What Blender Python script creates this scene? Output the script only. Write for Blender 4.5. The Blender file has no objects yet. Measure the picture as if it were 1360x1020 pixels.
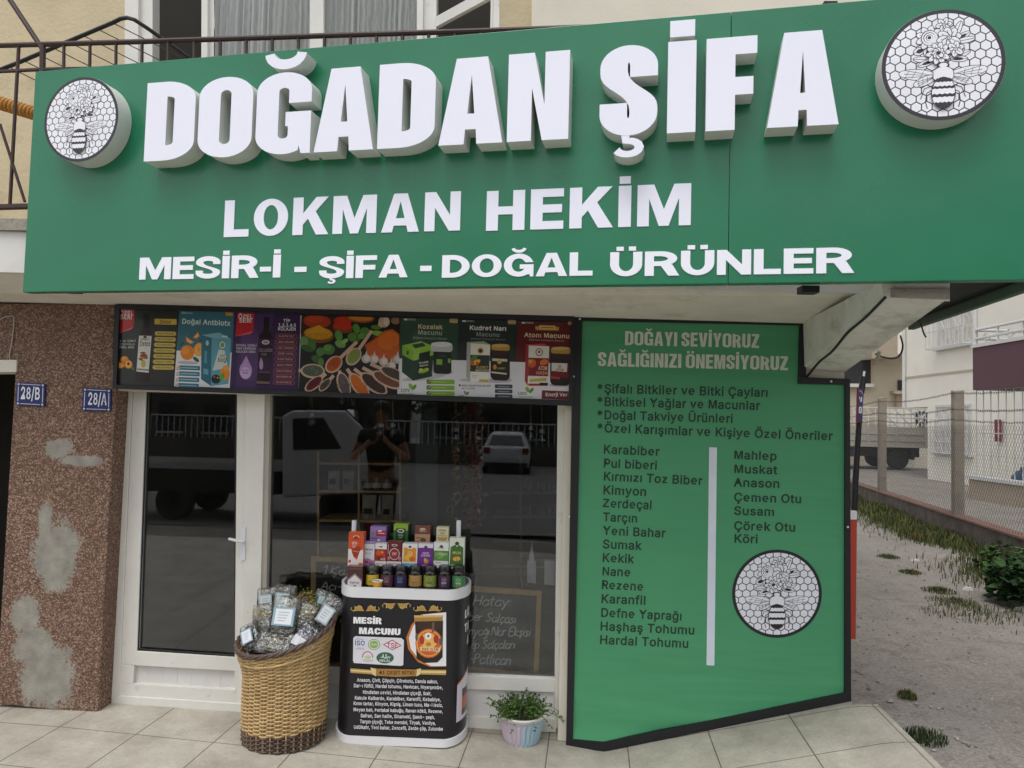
import bpy, math, random
import numpy as np
from mathutils import Vector, Matrix, noise
from mathutils.geometry import tessellate_polygon

# ------------------------------------------------------------------ camera, sky, sun, exposure
SC = bpy.context.scene
COL = SC.collection
R_ = math.radians
FPX, CX, CY = 980.0, 680.0, 510.0           # focal length and centre, in pixels of the photograph
YAW, PITCH, ROLL = R_(2.0), R_(2.75), 0.026
D = 3.85                                    # distance to the front of the shop front
_fw = Vector((-math.sin(YAW) * math.cos(PITCH), math.cos(YAW) * math.cos(PITCH), math.sin(PITCH)))
_h = Vector((math.cos(YAW), math.sin(YAW), 0))
_u = _h.cross(_fw)
_cr = math.cos(ROLL) * _h + math.sin(ROLL) * _u
_cu = math.cos(ROLL) * _u - math.sin(ROLL) * _h
def ray(px, py):
    return _cr * ((px - CX) / FPX) - _cu * ((py - CY) / FPX) + _fw
_d = ray(130, 945)
CAMZ = -_d.z * D / _d.y
CAM = Vector((0, 0, CAMZ))
cam = bpy.data.cameras.new("camera")
camo = bpy.data.objects.new("camera", cam)
COL.objects.link(camo)
m3 = Matrix((_cr, _cu, -_fw)).transposed()
camo.matrix_world = Matrix.Translation(CAM) @ m3.to_4x4()
cam.sensor_width = 36.0
cam.lens = FPX / 1360.0 * 36.0
cam.clip_start, cam.clip_end = 0.05, 400
SC.camera = camo

SUN_EL, SUN_AZ = R_(66), R_(200)            # azimuth measured from +Y clockwise
world = bpy.data.worlds.new("World")
SC.world = world
world.use_nodes = True
wn = world.node_tree
sky = wn.nodes.new('ShaderNodeTexSky')
sky.sky_type = 'NISHITA'
sky.sun_disc = False
sky.sun_elevation = SUN_EL
sky.sun_rotation = SUN_AZ
sky.dust_density = 3.0
hs = wn.nodes.new('ShaderNodeHueSaturation')
hs.inputs['Saturation'].default_value = 0.22
wn.links.new(sky.outputs[0], hs.inputs['Color'])
wn.links.new(hs.outputs[0], wn.nodes['Background'].inputs[0])
wn.nodes['Background'].inputs[1].default_value = 0.15
sun = bpy.data.lights.new("sun", 'SUN')
sun.energy = 0.7
sun.angle = R_(25)
sun.color = (1.0, 0.97, 0.93)
suno = bpy.data.objects.new("sun", sun)
COL.objects.link(suno)
_sd = Vector((math.sin(SUN_AZ) * math.cos(SUN_EL), math.cos(SUN_AZ) * math.cos(SUN_EL), math.sin(SUN_EL)))
suno.rotation_euler = _sd.to_track_quat('Z', 'Y').to_euler()
SC.view_settings.view_transform = 'Standard'
SC.view_settings.look = 'None'
SC.view_settings.exposure = 0.52
SC.view_settings.gamma = 1.0
SC.cycles.max_bounces = 8

GLYPHS = {
    37: [967, [0, 312, 371, 352, 389, 384, 416, 407, 451, 421, 490, 425, 532, 425, 569, 421, 610, 407, 649, 384, 684, 352, 711, 312, 729, 264, 734, 218, 729, 177, 711, 145, 684, 121, 650, 107, 610, 103, 569, 103, 532, 107, 490, 121, 451, 144, 416, 177, 389, 217, 371, 264, 366], [1, 244, 478, 232, 489, 224, 508, 221, 535, 221, 566, 224, 592, 233, 611, 245, 623, 265, 627, 284, 623, 296, 612, 304, 592, 307, 566, 307, 535, 304, 508, 296, 489, 284, 478, 264, 474], [0, 759, -31, 800, -13, 832, 14, 855, 48, 868, 88, 873, 130, 873, 166, 869, 208, 855, 247, 832, 282, 800, 309, 760, 327, 713, 332, 666, 327, 625, 309, 593, 282, 570, 247, 556, 208, 551, 166, 551, 130, 555, 88, 569, 48, 592, 14, 625, -14, 665, -31, 713, -36], [1, 693, 75, 680, 86, 672, 106, 669, 132, 669, 163, 672, 190, 681, 209, 693, 221, 713, 225, 733, 221, 744, 210, 752, 190, 755, 164, 755, 132, 752, 106, 744, 86, 732, 75, 713, 71], [0, 297, -23, 810, 723, 674, 723, 162, -23]],
    42: [660, [0, 391, 283, 386, 412, 495, 342, 553, 444, 439, 503, 553, 562, 495, 664, 386, 594, 391, 723, 276, 723, 281, 594, 172, 664, 114, 562, 229, 503, 114, 444, 172, 342, 281, 412, 276, 283]],
    44: [295, [0, 157, -187, 242, 121, 96, 121, 48, -187]],
    45: [660, [0, 157, 359, 157, 235, 510, 235, 510, 359]],
    47: [380, [0, 251, 756, 13, -128, 138, -128, 376, 756]],
    48: [660, [0, 414, -21, 482, 15, 535, 72, 574, 148, 596, 241, 604, 350, 596, 458, 573, 551, 535, 628, 482, 685, 414, 721, 335, 733, 256, 721, 188, 685, 135, 628, 96, 551, 73, 458, 66, 350, 73, 241, 96, 148, 134, 72, 188, 15, 255, -21, 335, -33], [1, 296, 98, 263, 119, 236, 154, 214, 205, 201, 270, 196, 350, 201, 430, 214, 495, 236, 546, 263, 581, 296, 602, 335, 609, 374, 602, 407, 581, 434, 546, 455, 495, 469, 430, 473, 350, 469, 270, 455, 205, 434, 154, 407, 119, 374, 98, 335, 91]],
    49: [660, [0, 584, -23, 584, 98, 105, 98, 105, -23], [0, 288, 723, 118, 599, 118, 447, 319, 594, 292, 594, 292, -23, 426, -23, 426, 723]],
    50: [660, [0, 582, -23, 582, 101, 256, 101, 256, 74, 462, 291, 504, 342, 534, 387, 555, 429, 567, 470, 570, 513, 563, 571, 540, 625, 503, 670, 455, 704, 397, 725, 333, 733, 268, 725, 209, 703, 159, 668, 122, 620, 98, 563, 87, 475, 218, 475, 224, 531, 234, 558, 250, 579, 271, 595, 298, 606, 331, 609, 362, 606, 389, 597, 410, 583, 427, 564, 437, 540, 441, 511, 438, 484, 429, 459, 415, 433, 364, 369, 88, 74, 88, -23]],
    51: [660, [0, 394, -25, 458, -4, 511, 31, 552, 78, 578, 135, 587, 199, 579, 262, 553, 319, 512, 366, 457, 401, 389, 420, 291, 421, 297, 339, 559, 625, 559, 723, 96, 723, 96, 599, 396, 599, 396, 626, 216, 420, 216, 318, 299, 318, 352, 313, 391, 300, 419, 282, 438, 258, 449, 230, 453, 199, 449, 167, 437, 141, 418, 120, 392, 105, 360, 95, 324, 92, 289, 95, 259, 103, 234, 116, 215, 134, 203, 156, 192, 204, 55, 204, 72, 118, 101, 65, 143, 23, 196, -8, 257, -26, 323, -33]],
    52: [660, [0, 614, 122, 614, 247, 195, 247, 195, 222, 491, 723, 350, 723, 54, 224, 54, 122], [0, 518, -23, 518, 460, 388, 460, 388, -23]],
    53: [660, [0, 397, -24, 459, 1, 511, 40, 551, 93, 576, 155, 584, 224, 580, 277, 566, 326, 544, 370, 515, 408, 478, 440, 436, 463, 389, 477, 339, 482, 298, 479, 260, 469, 225, 453, 203, 438, 233, 438, 251, 599, 550, 599, 550, 723, 134, 723, 90, 327, 206, 314, 234, 336, 261, 347, 292, 355, 322, 358, 358, 353, 389, 341, 415, 320, 434, 293, 447, 260, 451, 223, 447, 186, 435, 154, 416, 128, 391, 109, 361, 96, 327, 92, 298, 95, 271, 104, 249, 118, 232, 136, 220, 157, 210, 202, 78, 202, 92, 121, 118, 70, 156, 27, 205, -6, 263, -26, 328, -33]],
    54: [660, [0, 401, -25, 461, 0, 511, 38, 549, 88, 573, 149, 581, 216, 574, 283, 552, 341, 516, 389, 469, 426, 412, 448, 347, 455, 314, 452, 284, 444, 257, 430, 234, 413, 216, 392, 182, 336, 243, 336, 510, 723, 358, 723, 193, 481, 144, 403, 111, 337, 93, 279, 87, 223, 95, 153, 119, 91, 157, 39, 207, 0, 267, -24, 334, -33], [1, 302, 94, 274, 106, 251, 125, 233, 150, 222, 182, 218, 218, 222, 253, 233, 283, 251, 308, 274, 326, 302, 338, 334, 342, 367, 338, 394, 326, 417, 307, 435, 283, 446, 252, 450, 216, 446, 181, 435, 150, 417, 125, 394, 106, 367, 94, 334, 90]],
    55: [660, [0, 264, -23, 583, 612, 583, 723, 86, 723, 86, 599, 445, 599, 445, 622, 119, -23]],
    56: [660, [0, 406, -26, 469, -5, 522, 28, 563, 72, 589, 126, 598, 186, 593, 234, 577, 279, 552, 318, 521, 350, 483, 374, 459, 381, 459, 353, 495, 369, 536, 410, 563, 464, 571, 523, 564, 581, 540, 632, 503, 674, 455, 706, 398, 726, 335, 733, 270, 726, 213, 706, 165, 674, 128, 632, 104, 581, 97, 523, 105, 463, 132, 410, 173, 368, 210, 352, 210, 381, 186, 374, 148, 350, 116, 318, 92, 278, 76, 234, 71, 186, 80, 126, 106, 72, 147, 28, 200, -5, 263, -26, 334, -33], [1, 295, 94, 263, 104, 238, 119, 220, 139, 209, 162, 205, 191, 209, 221, 221, 247, 240, 269, 266, 286, 298, 297, 334, 301, 370, 297, 402, 286, 428, 269, 447, 247, 459, 221, 463, 191, 459, 163, 448, 139, 430, 119, 405, 104, 373, 94, 334, 91], [1, 304, 425, 278, 434, 257, 448, 242, 467, 232, 490, 229, 517, 232, 544, 242, 566, 257, 584, 277, 598, 303, 607, 334, 610, 365, 607, 391, 598, 412, 584, 426, 566, 436, 544, 439, 517, 436, 490, 426, 467, 410, 448, 390, 434, 364, 425, 334, 422]],
    65: [697, [0, 156, -23, 307, 409, 392, 681, 312, 681, 365, 505, 550, -23, 693, -23, 419, 723, 284, 723, 13, -23], [1, 197, 218, 197, 250, 509, 250, 509, 218]],
    66: [664, [0, 363, -23, 442, -17, 507, 4, 558, 36, 594, 80, 614, 131, 621, 187, 615, 243, 597, 291, 569, 329, 535, 357, 497, 376, 479, 380, 479, 351, 496, 357, 527, 375, 554, 399, 576, 430, 590, 469, 594, 515, 587, 569, 567, 620, 533, 663, 486, 696, 426, 716, 356, 723, 83, 723, 83, -23], [1, 218, 295, 363, 295, 402, 291, 433, 279, 457, 262, 474, 241, 485, 216, 489, 189, 482, 155, 462, 128, 423, 109, 359, 101, 218, 101], [1, 218, 599, 352, 599, 405, 591, 437, 573, 456, 546, 462, 511, 459, 485, 448, 462, 432, 443, 409, 428, 382, 419, 349, 416, 218, 416]],
    67: [739, [0, 446, -28, 499, -16, 547, 5, 591, 34, 629, 70, 660, 113, 682, 162, 703, 244, 568, 244, 553, 196, 539, 170, 522, 148, 501, 130, 477, 115, 450, 105, 421, 98, 392, 96, 337, 103, 288, 125, 248, 160, 216, 209, 196, 272, 188, 350, 195, 427, 216, 491, 248, 540, 288, 575, 336, 597, 392, 604, 421, 602, 450, 596, 477, 585, 501, 571, 522, 552, 539, 530, 553, 504, 568, 456, 703, 456, 682, 538, 659, 587, 628, 630, 591, 666, 547, 695, 498, 716, 446, 728, 390, 733, 299, 721, 217, 685, 149, 628, 98, 551, 66, 458, 55, 350, 66, 242, 98, 148, 149, 72, 217, 15, 299, -21, 390, -33]],
    68: [728, [0, 428, -12, 517, 22, 588, 78, 640, 153, 671, 245, 681, 351, 671, 457, 640, 549, 589, 623, 520, 678, 434, 712, 334, 723, 128, 723, 128, 599, 326, 599, 396, 591, 451, 569, 493, 534, 524, 486, 543, 425, 549, 351, 543, 277, 523, 215, 492, 166, 449, 131, 391, 109, 317, 101, 132, 101, 132, -23, 325, -23], [0, 83, 723, 83, -23, 218, -23, 218, 723]],
    69: [613, [0, 562, -23, 562, 101, 218, 101, 218, 292, 535, 292, 535, 416, 218, 416, 218, 599, 559, 599, 559, 723, 83, 723, 83, -23]],
    71: [753, [0, 477, -23, 552, 5, 615, 52, 664, 113, 694, 189, 704, 274, 704, 375, 389, 375, 389, 251, 632, 273, 574, 306, 565, 226, 548, 181, 521, 145, 486, 118, 443, 102, 393, 96, 338, 103, 289, 125, 248, 160, 216, 209, 196, 272, 188, 350, 195, 427, 216, 491, 247, 540, 288, 575, 335, 597, 389, 604, 421, 602, 450, 595, 476, 584, 499, 569, 519, 550, 537, 528, 551, 502, 569, 457, 706, 457, 684, 537, 661, 585, 630, 627, 592, 664, 548, 693, 499, 715, 445, 728, 387, 733, 297, 721, 216, 685, 148, 628, 97, 551, 66, 458, 55, 350, 66, 242, 97, 149, 148, 72, 216, 15, 299, -21, 393, -33]],
    72: [748, [0, 218, -23, 218, 296, 540, 296, 540, -23, 675, -23, 675, 723, 540, 723, 540, 420, 218, 420, 218, 723, 83, 723, 83, -23]],
    73: [291, [0, 83, -23, 218, -23, 218, 723, 83, 723]],
    74: [582, [0, 369, -18, 444, 28, 493, 103, 509, 198, 509, 723, 374, 723, 374, 202, 367, 151, 347, 118, 317, 99, 278, 92, 237, 99, 207, 119, 188, 151, 180, 202, 180, 261, 46, 261, 46, 198, 61, 103, 110, 28, 186, -18, 278, -33]],
    75: [679, [0, 345, 356, 350, 356, 688, 721, 513, 723, 271, 461, 144, 306, 149, 155], [0, 218, -23, 218, 723, 83, 723, 83, -23], [0, 685, -23, 338, 464, 253, 357, 523, -23]],
    76: [578, [0, 543, -23, 543, 101, 218, 101, 218, 723, 83, 723, 83, -23]],
    77: [901, [0, 214, -23, 214, 400, 209, 652, 144, 652, 401, -23, 509, -23, 672, 392, 761, 652, 698, 652, 694, -23, 827, -23, 827, 723, 663, 723, 486, 265, 414, 44, 496, 44, 465, 149, 247, 723, 83, 723, 83, -23]],
    78: [757, [0, 218, -23, 218, 401, 209, 651, 134, 640, 207, 512, 543, -23, 684, -23, 684, 723, 549, 723, 549, 268, 558, 47, 628, 58, 559, 190, 223, 723, 83, 723, 83, -23]],
    79: [771, [0, 482, -21, 563, 15, 631, 72, 682, 148, 714, 242, 725, 350, 714, 458, 682, 551, 631, 628, 563, 685, 482, 721, 390, 733, 299, 721, 218, 685, 150, 628, 98, 551, 66, 458, 55, 350, 66, 242, 98, 148, 150, 72, 218, 15, 299, -21, 390, -33], [1, 337, 103, 289, 124, 248, 159, 216, 209, 196, 272, 188, 350, 196, 428, 216, 491, 248, 540, 289, 576, 337, 597, 390, 604, 444, 597, 491, 576, 532, 541, 564, 492, 585, 428, 592, 350, 585, 272, 564, 208, 532, 159, 491, 124, 444, 103, 390, 96]],
    80: [649, [0, 218, -23, 218, 599, 341, 599, 387, 595, 421, 583, 444, 565, 461, 542, 470, 513, 474, 478, 470, 444, 461, 414, 444, 391, 421, 373, 388, 361, 342, 357, 150, 357, 150, 233, 348, 233, 426, 240, 492, 265, 543, 304, 580, 354, 601, 413, 609, 478, 601, 543, 580, 602, 543, 652, 491, 691, 426, 715, 348, 723, 83, 723, 83, -23]],
    81: [771, [0, 563, -89, 714, -89, 465, 242, 314, 242], [0, 482, -21, 563, 15, 631, 72, 682, 148, 714, 242, 725, 350, 714, 458, 682, 551, 631, 628, 563, 685, 482, 721, 390, 733, 299, 721, 218, 685, 150, 628, 98, 551, 66, 458, 55, 350, 66, 242, 98, 148, 150, 72, 218, 15, 299, -21, 390, -33], [1, 337, 103, 289, 124, 248, 159, 216, 209, 196, 272, 188, 350, 196, 428, 216, 491, 248, 540, 289, 576, 337, 597, 390, 604, 444, 597, 491, 576, 532, 541, 564, 492, 585, 428, 592, 350, 585, 272, 564, 208, 532, 159, 491, 124, 444, 103, 390, 96]],
    82: [655, [0, 218, -23, 218, 599, 342, 599, 389, 595, 422, 584, 446, 568, 462, 546, 471, 518, 475, 484, 471, 451, 462, 425, 446, 404, 423, 388, 389, 378, 343, 374, 132, 374, 132, 249, 349, 249, 426, 256, 491, 278, 543, 314, 581, 362, 602, 420, 609, 484, 602, 549, 581, 607, 544, 656, 492, 693, 426, 716, 349, 723, 83, 723, 83, -23], [0, 650, -23, 453, 338, 301, 338, 495, -23]],
    83: [651, [0, 410, -28, 478, -6, 533, 28, 574, 75, 600, 130, 608, 190, 603, 240, 586, 283, 561, 318, 531, 345, 496, 367, 426, 397, 322, 426, 265, 445, 240, 458, 221, 474, 209, 493, 205, 517, 208, 541, 219, 562, 237, 580, 262, 595, 295, 605, 332, 608, 385, 601, 425, 583, 452, 555, 470, 497, 602, 497, 588, 579, 561, 631, 520, 674, 468, 706, 406, 726, 335, 733, 266, 726, 203, 706, 149, 674, 107, 629, 80, 575, 71, 512, 85, 440, 125, 381, 188, 338, 269, 307, 353, 284, 421, 260, 445, 247, 462, 231, 472, 214, 475, 192, 471, 164, 458, 141, 437, 120, 408, 104, 372, 94, 331, 91, 294, 94, 260, 102, 232, 117, 211, 136, 197, 159, 185, 211, 48, 211, 64, 124, 92, 69, 134, 25, 189, -9, 255, -29, 331, -35]],
    84: [654, [0, 265, 599, 265, -23, 399, -23, 399, 599, 620, 599, 620, 723, 44, 723, 44, 599]],
    85: [749, [0, 462, -26, 534, 1, 593, 43, 638, 98, 666, 164, 675, 237, 675, 723, 540, 723, 540, 247, 535, 203, 521, 167, 498, 137, 467, 114, 427, 99, 379, 94, 331, 99, 291, 114, 260, 137, 237, 167, 222, 203, 217, 247, 217, 723, 83, 723, 83, 237, 92, 164, 120, 98, 164, 43, 224, 1, 297, -26, 379, -34]],
    86: [697, [0, 422, -23, 693, 723, 550, 723, 400, 291, 314, 19, 395, 19, 341, 196, 155, 723, 13, 723, 287, -23]],
    87: [981, [0, 358, -23, 496, 489, 532, 677, 457, 677, 495, 485, 632, -23, 770, -23, 974, 723, 835, 723, 720, 275, 666, 31, 735, 31, 722, 97, 563, 723, 427, 723, 309, 275, 255, 31, 322, 31, 302, 134, 154, 723, 15, 723, 219, -23]],
    89: [686, [0, 415, -23, 415, 280, 691, 723, 534, 723, 389, 486, 348, 413, 295, 294, 402, 294, 349, 413, 161, 723, 4, 723, 280, 280, 280, -23]],
    90: [640, [0, 596, -23, 596, 101, 317, 101, 115, 97, 149, -3, 226, 97, 592, 628, 592, 723, 55, 723, 55, 599, 330, 599, 534, 603, 500, 703, 426, 606, 57, 71, 57, -23]],
    97: [572, [0, 289, -31, 328, -20, 360, -3, 386, 17, 411, 48, 381, 48, 381, -23, 509, -23, 509, 347, 504, 404, 487, 451, 461, 488, 429, 515, 394, 533, 357, 545, 290, 552, 244, 549, 199, 539, 156, 521, 116, 494, 82, 457, 46, 387, 172, 349, 190, 383, 202, 398, 217, 411, 237, 422, 262, 430, 292, 432, 321, 430, 343, 422, 359, 411, 370, 397, 376, 378, 379, 354, 375, 343, 364, 339, 227, 320, 153, 302, 118, 286, 87, 263, 62, 233, 47, 195, 42, 148, 48, 95, 69, 49, 101, 12, 143, -14, 191, -30, 243, -35], [1, 232, 88, 210, 93, 193, 102, 182, 113, 175, 127, 173, 144, 176, 163, 183, 177, 196, 187, 216, 197, 240, 204, 387, 228, 379, 224, 379, 191, 376, 164, 365, 140, 349, 118, 325, 101, 295, 90, 257, 86]],
    98: [621, [0, 407, -25, 467, 3, 516, 47, 553, 107, 576, 178, 583, 260, 576, 341, 553, 412, 516, 471, 466, 516, 406, 543, 339, 552, 289, 548, 249, 534, 218, 513, 195, 491, 174, 462, 202, 462, 202, 723, 72, 723, 72, -23, 200, -23, 200, 58, 174, 58, 195, 28, 219, 5, 250, -16, 290, -30, 339, -34], [1, 289, 93, 259, 108, 235, 133, 217, 167, 205, 210, 201, 261, 205, 311, 216, 353, 235, 386, 258, 410, 288, 425, 326, 431, 364, 425, 394, 410, 418, 385, 436, 351, 448, 309, 451, 261, 447, 212, 436, 169, 418, 134, 394, 109, 363, 93, 326, 88]],
    99: [581, [0, 349, -32, 388, -23, 425, -9, 458, 11, 487, 35, 511, 64, 531, 97, 553, 157, 427, 189, 413, 150, 394, 121, 367, 100, 330, 88, 309, 87, 268, 93, 237, 109, 212, 135, 194, 170, 182, 212, 179, 258, 182, 305, 194, 347, 212, 382, 237, 408, 268, 425, 309, 431, 349, 425, 381, 409, 403, 385, 412, 370, 425, 333, 551, 365, 529, 424, 509, 457, 485, 485, 456, 509, 423, 527, 387, 541, 349, 549, 308, 552, 235, 543, 171, 515, 119, 470, 79, 411, 55, 339, 47, 258, 55, 178, 79, 107, 119, 48, 171, 3, 235, -25, 308, -34]],
    100: [621, [0, 341, -30, 381, -16, 412, 5, 435, 28, 457, 58, 430, 58, 430, -23, 558, -23, 558, 723, 428, 723, 428, 462, 456, 462, 436, 491, 412, 514, 381, 534, 341, 548, 292, 552, 224, 543, 164, 516, 115, 471, 77, 412, 54, 341, 47, 260, 54, 178, 77, 107, 114, 47, 164, 3, 224, -25, 291, -34], [1, 267, 93, 237, 109, 212, 134, 194, 169, 183, 212, 179, 261, 182, 309, 194, 351, 212, 385, 236, 410, 266, 425, 304, 431, 342, 425, 372, 410, 396, 386, 414, 353, 425, 311, 429, 261, 425, 210, 413, 167, 395, 133, 371, 108, 341, 93, 304, 88]],
    101: [593, [0, 370, -30, 420, -15, 464, 8, 501, 38, 529, 75, 557, 141, 431, 172, 412, 133, 399, 116, 383, 104, 364, 94, 341, 89, 316, 87, 276, 91, 243, 105, 216, 126, 196, 156, 183, 196, 178, 245, 178, 289, 182, 327, 194, 361, 212, 390, 237, 412, 268, 426, 305, 431, 342, 426, 371, 413, 394, 391, 411, 360, 422, 323, 429, 237, 524, 315, 103, 327, 103, 210, 558, 210, 552, 336, 536, 396, 511, 446, 478, 486, 440, 516, 397, 536, 351, 548, 305, 552, 233, 543, 169, 514, 117, 468, 78, 409, 55, 337, 47, 257, 55, 177, 79, 106, 118, 47, 172, 3, 238, -25, 314, -34]],
    102: [386, [0, 9, 545, 9, 427, 360, 427, 360, 545], [0, 241, -23, 241, 574, 245, 602, 253, 617, 266, 625, 303, 629, 352, 617, 386, 733, 333, 748, 281, 752, 239, 748, 199, 735, 164, 713, 135, 681, 117, 641, 111, 595, 111, -23]],
    103: [622, [0, 372, -225, 432, -208, 483, -179, 524, -137, 550, -81, 559, -14, 559, 545, 431, 545, 431, 462, 458, 462, 437, 491, 413, 514, 382, 534, 342, 548, 292, 552, 225, 543, 165, 516, 115, 472, 78, 414, 54, 343, 47, 263, 55, 183, 78, 114, 116, 58, 166, 17, 225, -8, 291, -17, 340, -12, 380, 1, 411, 20, 435, 42, 456, 71, 428, 71, 428, -6, 420, -55, 396, -85, 358, -104, 307, -111, 272, -108, 244, -100, 223, -88, 207, -75, 168, -26, 60, -87, 93, -139, 121, -169, 156, -194, 200, -214, 250, -226, 308, -230], [1, 267, 109, 236, 124, 212, 146, 194, 178, 183, 218, 179, 265, 182, 312, 194, 352, 212, 385, 236, 410, 267, 425, 305, 431, 343, 425, 373, 411, 397, 387, 415, 354, 426, 313, 430, 265, 426, 216, 414, 176, 396, 145, 373, 123, 343, 109, 305, 104]],
    104: [601, [0, 206, 349, 217, 378, 234, 400, 255, 416, 282, 426, 311, 430, 352, 423, 381, 403, 400, 370, 407, 322, 407, -23, 537, -23, 537, 332, 531, 397, 513, 452, 482, 496, 440, 527, 391, 546, 336, 552, 274, 544, 219, 517, 174, 470, 128, 373, 202, 373, 202, 723, 72, 723, 72, -23, 202, -23, 202, 311]],
    105: [266, [0, 202, -23, 202, 545, 72, 545, 72, -23], [0, 169, 592, 196, 609, 214, 634, 220, 665, 214, 696, 196, 721, 169, 738, 138, 744, 107, 738, 81, 721, 63, 696, 56, 665, 63, 634, 81, 609, 107, 592, 138, 586]],
    106: [266, [0, 72, -39, 69, -67, 61, -83, 48, -92, 24, -96, -14, -96, -14, -221, 79, -214, 123, -198, 158, -171, 184, -135, 198, -91, 202, -42, 202, 545, 72, 545], [0, 169, 592, 195, 609, 214, 634, 220, 665, 214, 696, 195, 721, 169, 738, 138, 744, 107, 738, 80, 721, 62, 696, 56, 665, 62, 634, 80, 609, 107, 592, 138, 586]],
    107: [561, [0, 276, 251, 286, 251, 566, 542, 405, 545, 179, 314, 151, 314, 153, 140], [0, 202, -23, 202, 723, 72, 723, 72, -23], [0, 583, -23, 288, 349, 196, 257, 416, -23]],
    108: [266, [0, 72, -23, 202, -23, 202, 723, 72, 723]],
    109: [876, [0, 202, -23, 202, 326, 206, 361, 216, 386, 232, 406, 251, 420, 273, 429, 297, 432, 330, 426, 355, 411, 371, 388, 377, 355, 377, -23, 507, -23, 507, 339, 510, 366, 519, 388, 532, 406, 549, 420, 572, 429, 599, 432, 631, 427, 658, 412, 675, 389, 682, 347, 682, -23, 812, -23, 812, 352, 806, 412, 787, 463, 757, 503, 718, 532, 673, 549, 624, 554, 579, 550, 538, 537, 501, 516, 469, 487, 445, 452, 420, 382, 496, 382, 469, 467, 434, 513, 385, 545, 325, 555, 287, 551, 250, 539, 217, 519, 187, 491, 164, 455, 138, 383, 201, 383, 200, 545, 72, 545, 72, -23]],
    110: [601, [0, 206, 349, 217, 378, 234, 400, 255, 416, 282, 426, 311, 430, 352, 423, 381, 403, 400, 370, 407, 322, 407, -23, 537, -23, 537, 332, 531, 397, 512, 452, 481, 496, 440, 527, 391, 546, 336, 552, 274, 544, 219, 517, 174, 470, 128, 373, 200, 373, 200, 545, 72, 545, 72, -23, 202, -23, 202, 311]],
    111: [608, [0, 382, -25, 446, 3, 499, 48, 538, 107, 562, 178, 570, 258, 563, 339, 538, 411, 499, 470, 446, 515, 382, 543, 308, 552, 235, 543, 171, 515, 119, 470, 79, 411, 55, 339, 47, 258, 55, 178, 79, 107, 119, 48, 171, 3, 235, -25, 308, -34], [1, 268, 93, 237, 109, 212, 135, 194, 170, 182, 212, 179, 258, 182, 305, 194, 347, 212, 382, 237, 408, 268, 425, 308, 431, 349, 425, 381, 408, 406, 382, 424, 347, 435, 305, 439, 258, 435, 212, 424, 170, 406, 135, 381, 109, 349, 93, 308, 87]],
    112: [621, [0, 202, -219, 202, 58, 174, 58, 195, 28, 219, 5, 250, -16, 290, -30, 339, -34, 407, -25, 467, 3, 516, 47, 553, 107, 576, 178, 583, 260, 576, 341, 553, 412, 516, 471, 466, 516, 406, 543, 339, 552, 289, 548, 249, 534, 218, 513, 194, 491, 174, 462, 200, 462, 200, 545, 72, 545, 72, -219], [1, 289, 93, 259, 108, 235, 133, 217, 167, 205, 210, 201, 261, 205, 311, 216, 353, 235, 386, 258, 410, 288, 425, 326, 431, 364, 425, 394, 410, 418, 385, 436, 351, 448, 309, 451, 261, 447, 212, 436, 169, 418, 134, 394, 109, 363, 93, 326, 88]],
    114: [393, [0, 202, -23, 202, 325, 206, 354, 216, 378, 232, 398, 253, 412, 278, 422, 308, 425, 381, 418, 381, 552, 266, 546, 220, 525, 184, 492, 168, 465, 200, 465, 200, 545, 72, 545, 72, -23]],
    115: [539, [0, 335, -29, 390, -12, 436, 15, 472, 51, 494, 96, 502, 147, 492, 204, 461, 252, 411, 287, 345, 310, 265, 329, 230, 340, 209, 352, 199, 365, 196, 381, 201, 400, 217, 417, 244, 430, 281, 434, 318, 430, 342, 416, 359, 397, 379, 355, 500, 382, 475, 446, 452, 482, 421, 511, 381, 534, 334, 548, 280, 552, 223, 547, 172, 531, 128, 505, 94, 470, 71, 426, 64, 376, 74, 318, 106, 270, 156, 235, 222, 212, 309, 191, 338, 181, 356, 170, 365, 157, 368, 142, 363, 123, 346, 105, 315, 91, 272, 86, 235, 90, 207, 102, 187, 122, 166, 173, 42, 147, 64, 77, 90, 37, 126, 5, 169, -17, 219, -30, 274, -34]],
    116: [350, [0, 9, 545, 9, 427, 327, 427, 327, 545], [0, 89, 126, 100, 63, 133, 12, 187, -19, 254, -29, 344, -17, 319, 100, 266, 92, 237, 95, 228, 100, 222, 111, 219, 136, 219, 671, 89, 671]],
    117: [601, [0, 335, -22, 390, 4, 436, 51, 482, 149, 410, 149, 410, -23, 537, -23, 537, 545, 407, 545, 407, 211, 403, 174, 393, 144, 376, 122, 354, 106, 328, 96, 299, 92, 258, 99, 229, 119, 210, 152, 202, 200, 202, 545, 72, 545, 72, 190, 78, 126, 97, 70, 128, 26, 170, -6, 219, -24, 274, -30]],
    118: [572, [0, 350, -23, 568, 545, 426, 545, 294, 173, 246, 6, 336, 6, 288, 173, 155, 545, 14, 545, 231, -23]],
    120: [558, [0, 161, -23, 246, 105, 345, 273, 219, 273, 405, -23, 559, -23, 298, 332, 299, 195, 550, 545, 398, 545, 324, 433, 225, 260, 349, 260, 174, 545, 19, 545, 270, 198, 270, 337, 8, -23]],
    121: [572, [0, 127, -222, 188, -219, 224, -208, 256, -189, 284, -162, 307, -129, 325, -89, 568, 545, 427, 545, 293, 173, 245, 6, 336, 6, 288, 173, 155, 545, 14, 545, 222, -2, 197, -69, 185, -86, 174, -95, 161, -100, 146, -100, 91, -92, 60, -208]],
    122: [560, [0, 512, -23, 512, 101, 219, 101, 219, 75, 504, 447, 504, 545, 66, 545, 66, 421, 350, 421, 350, 448, 57, 71, 57, -23]],
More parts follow.
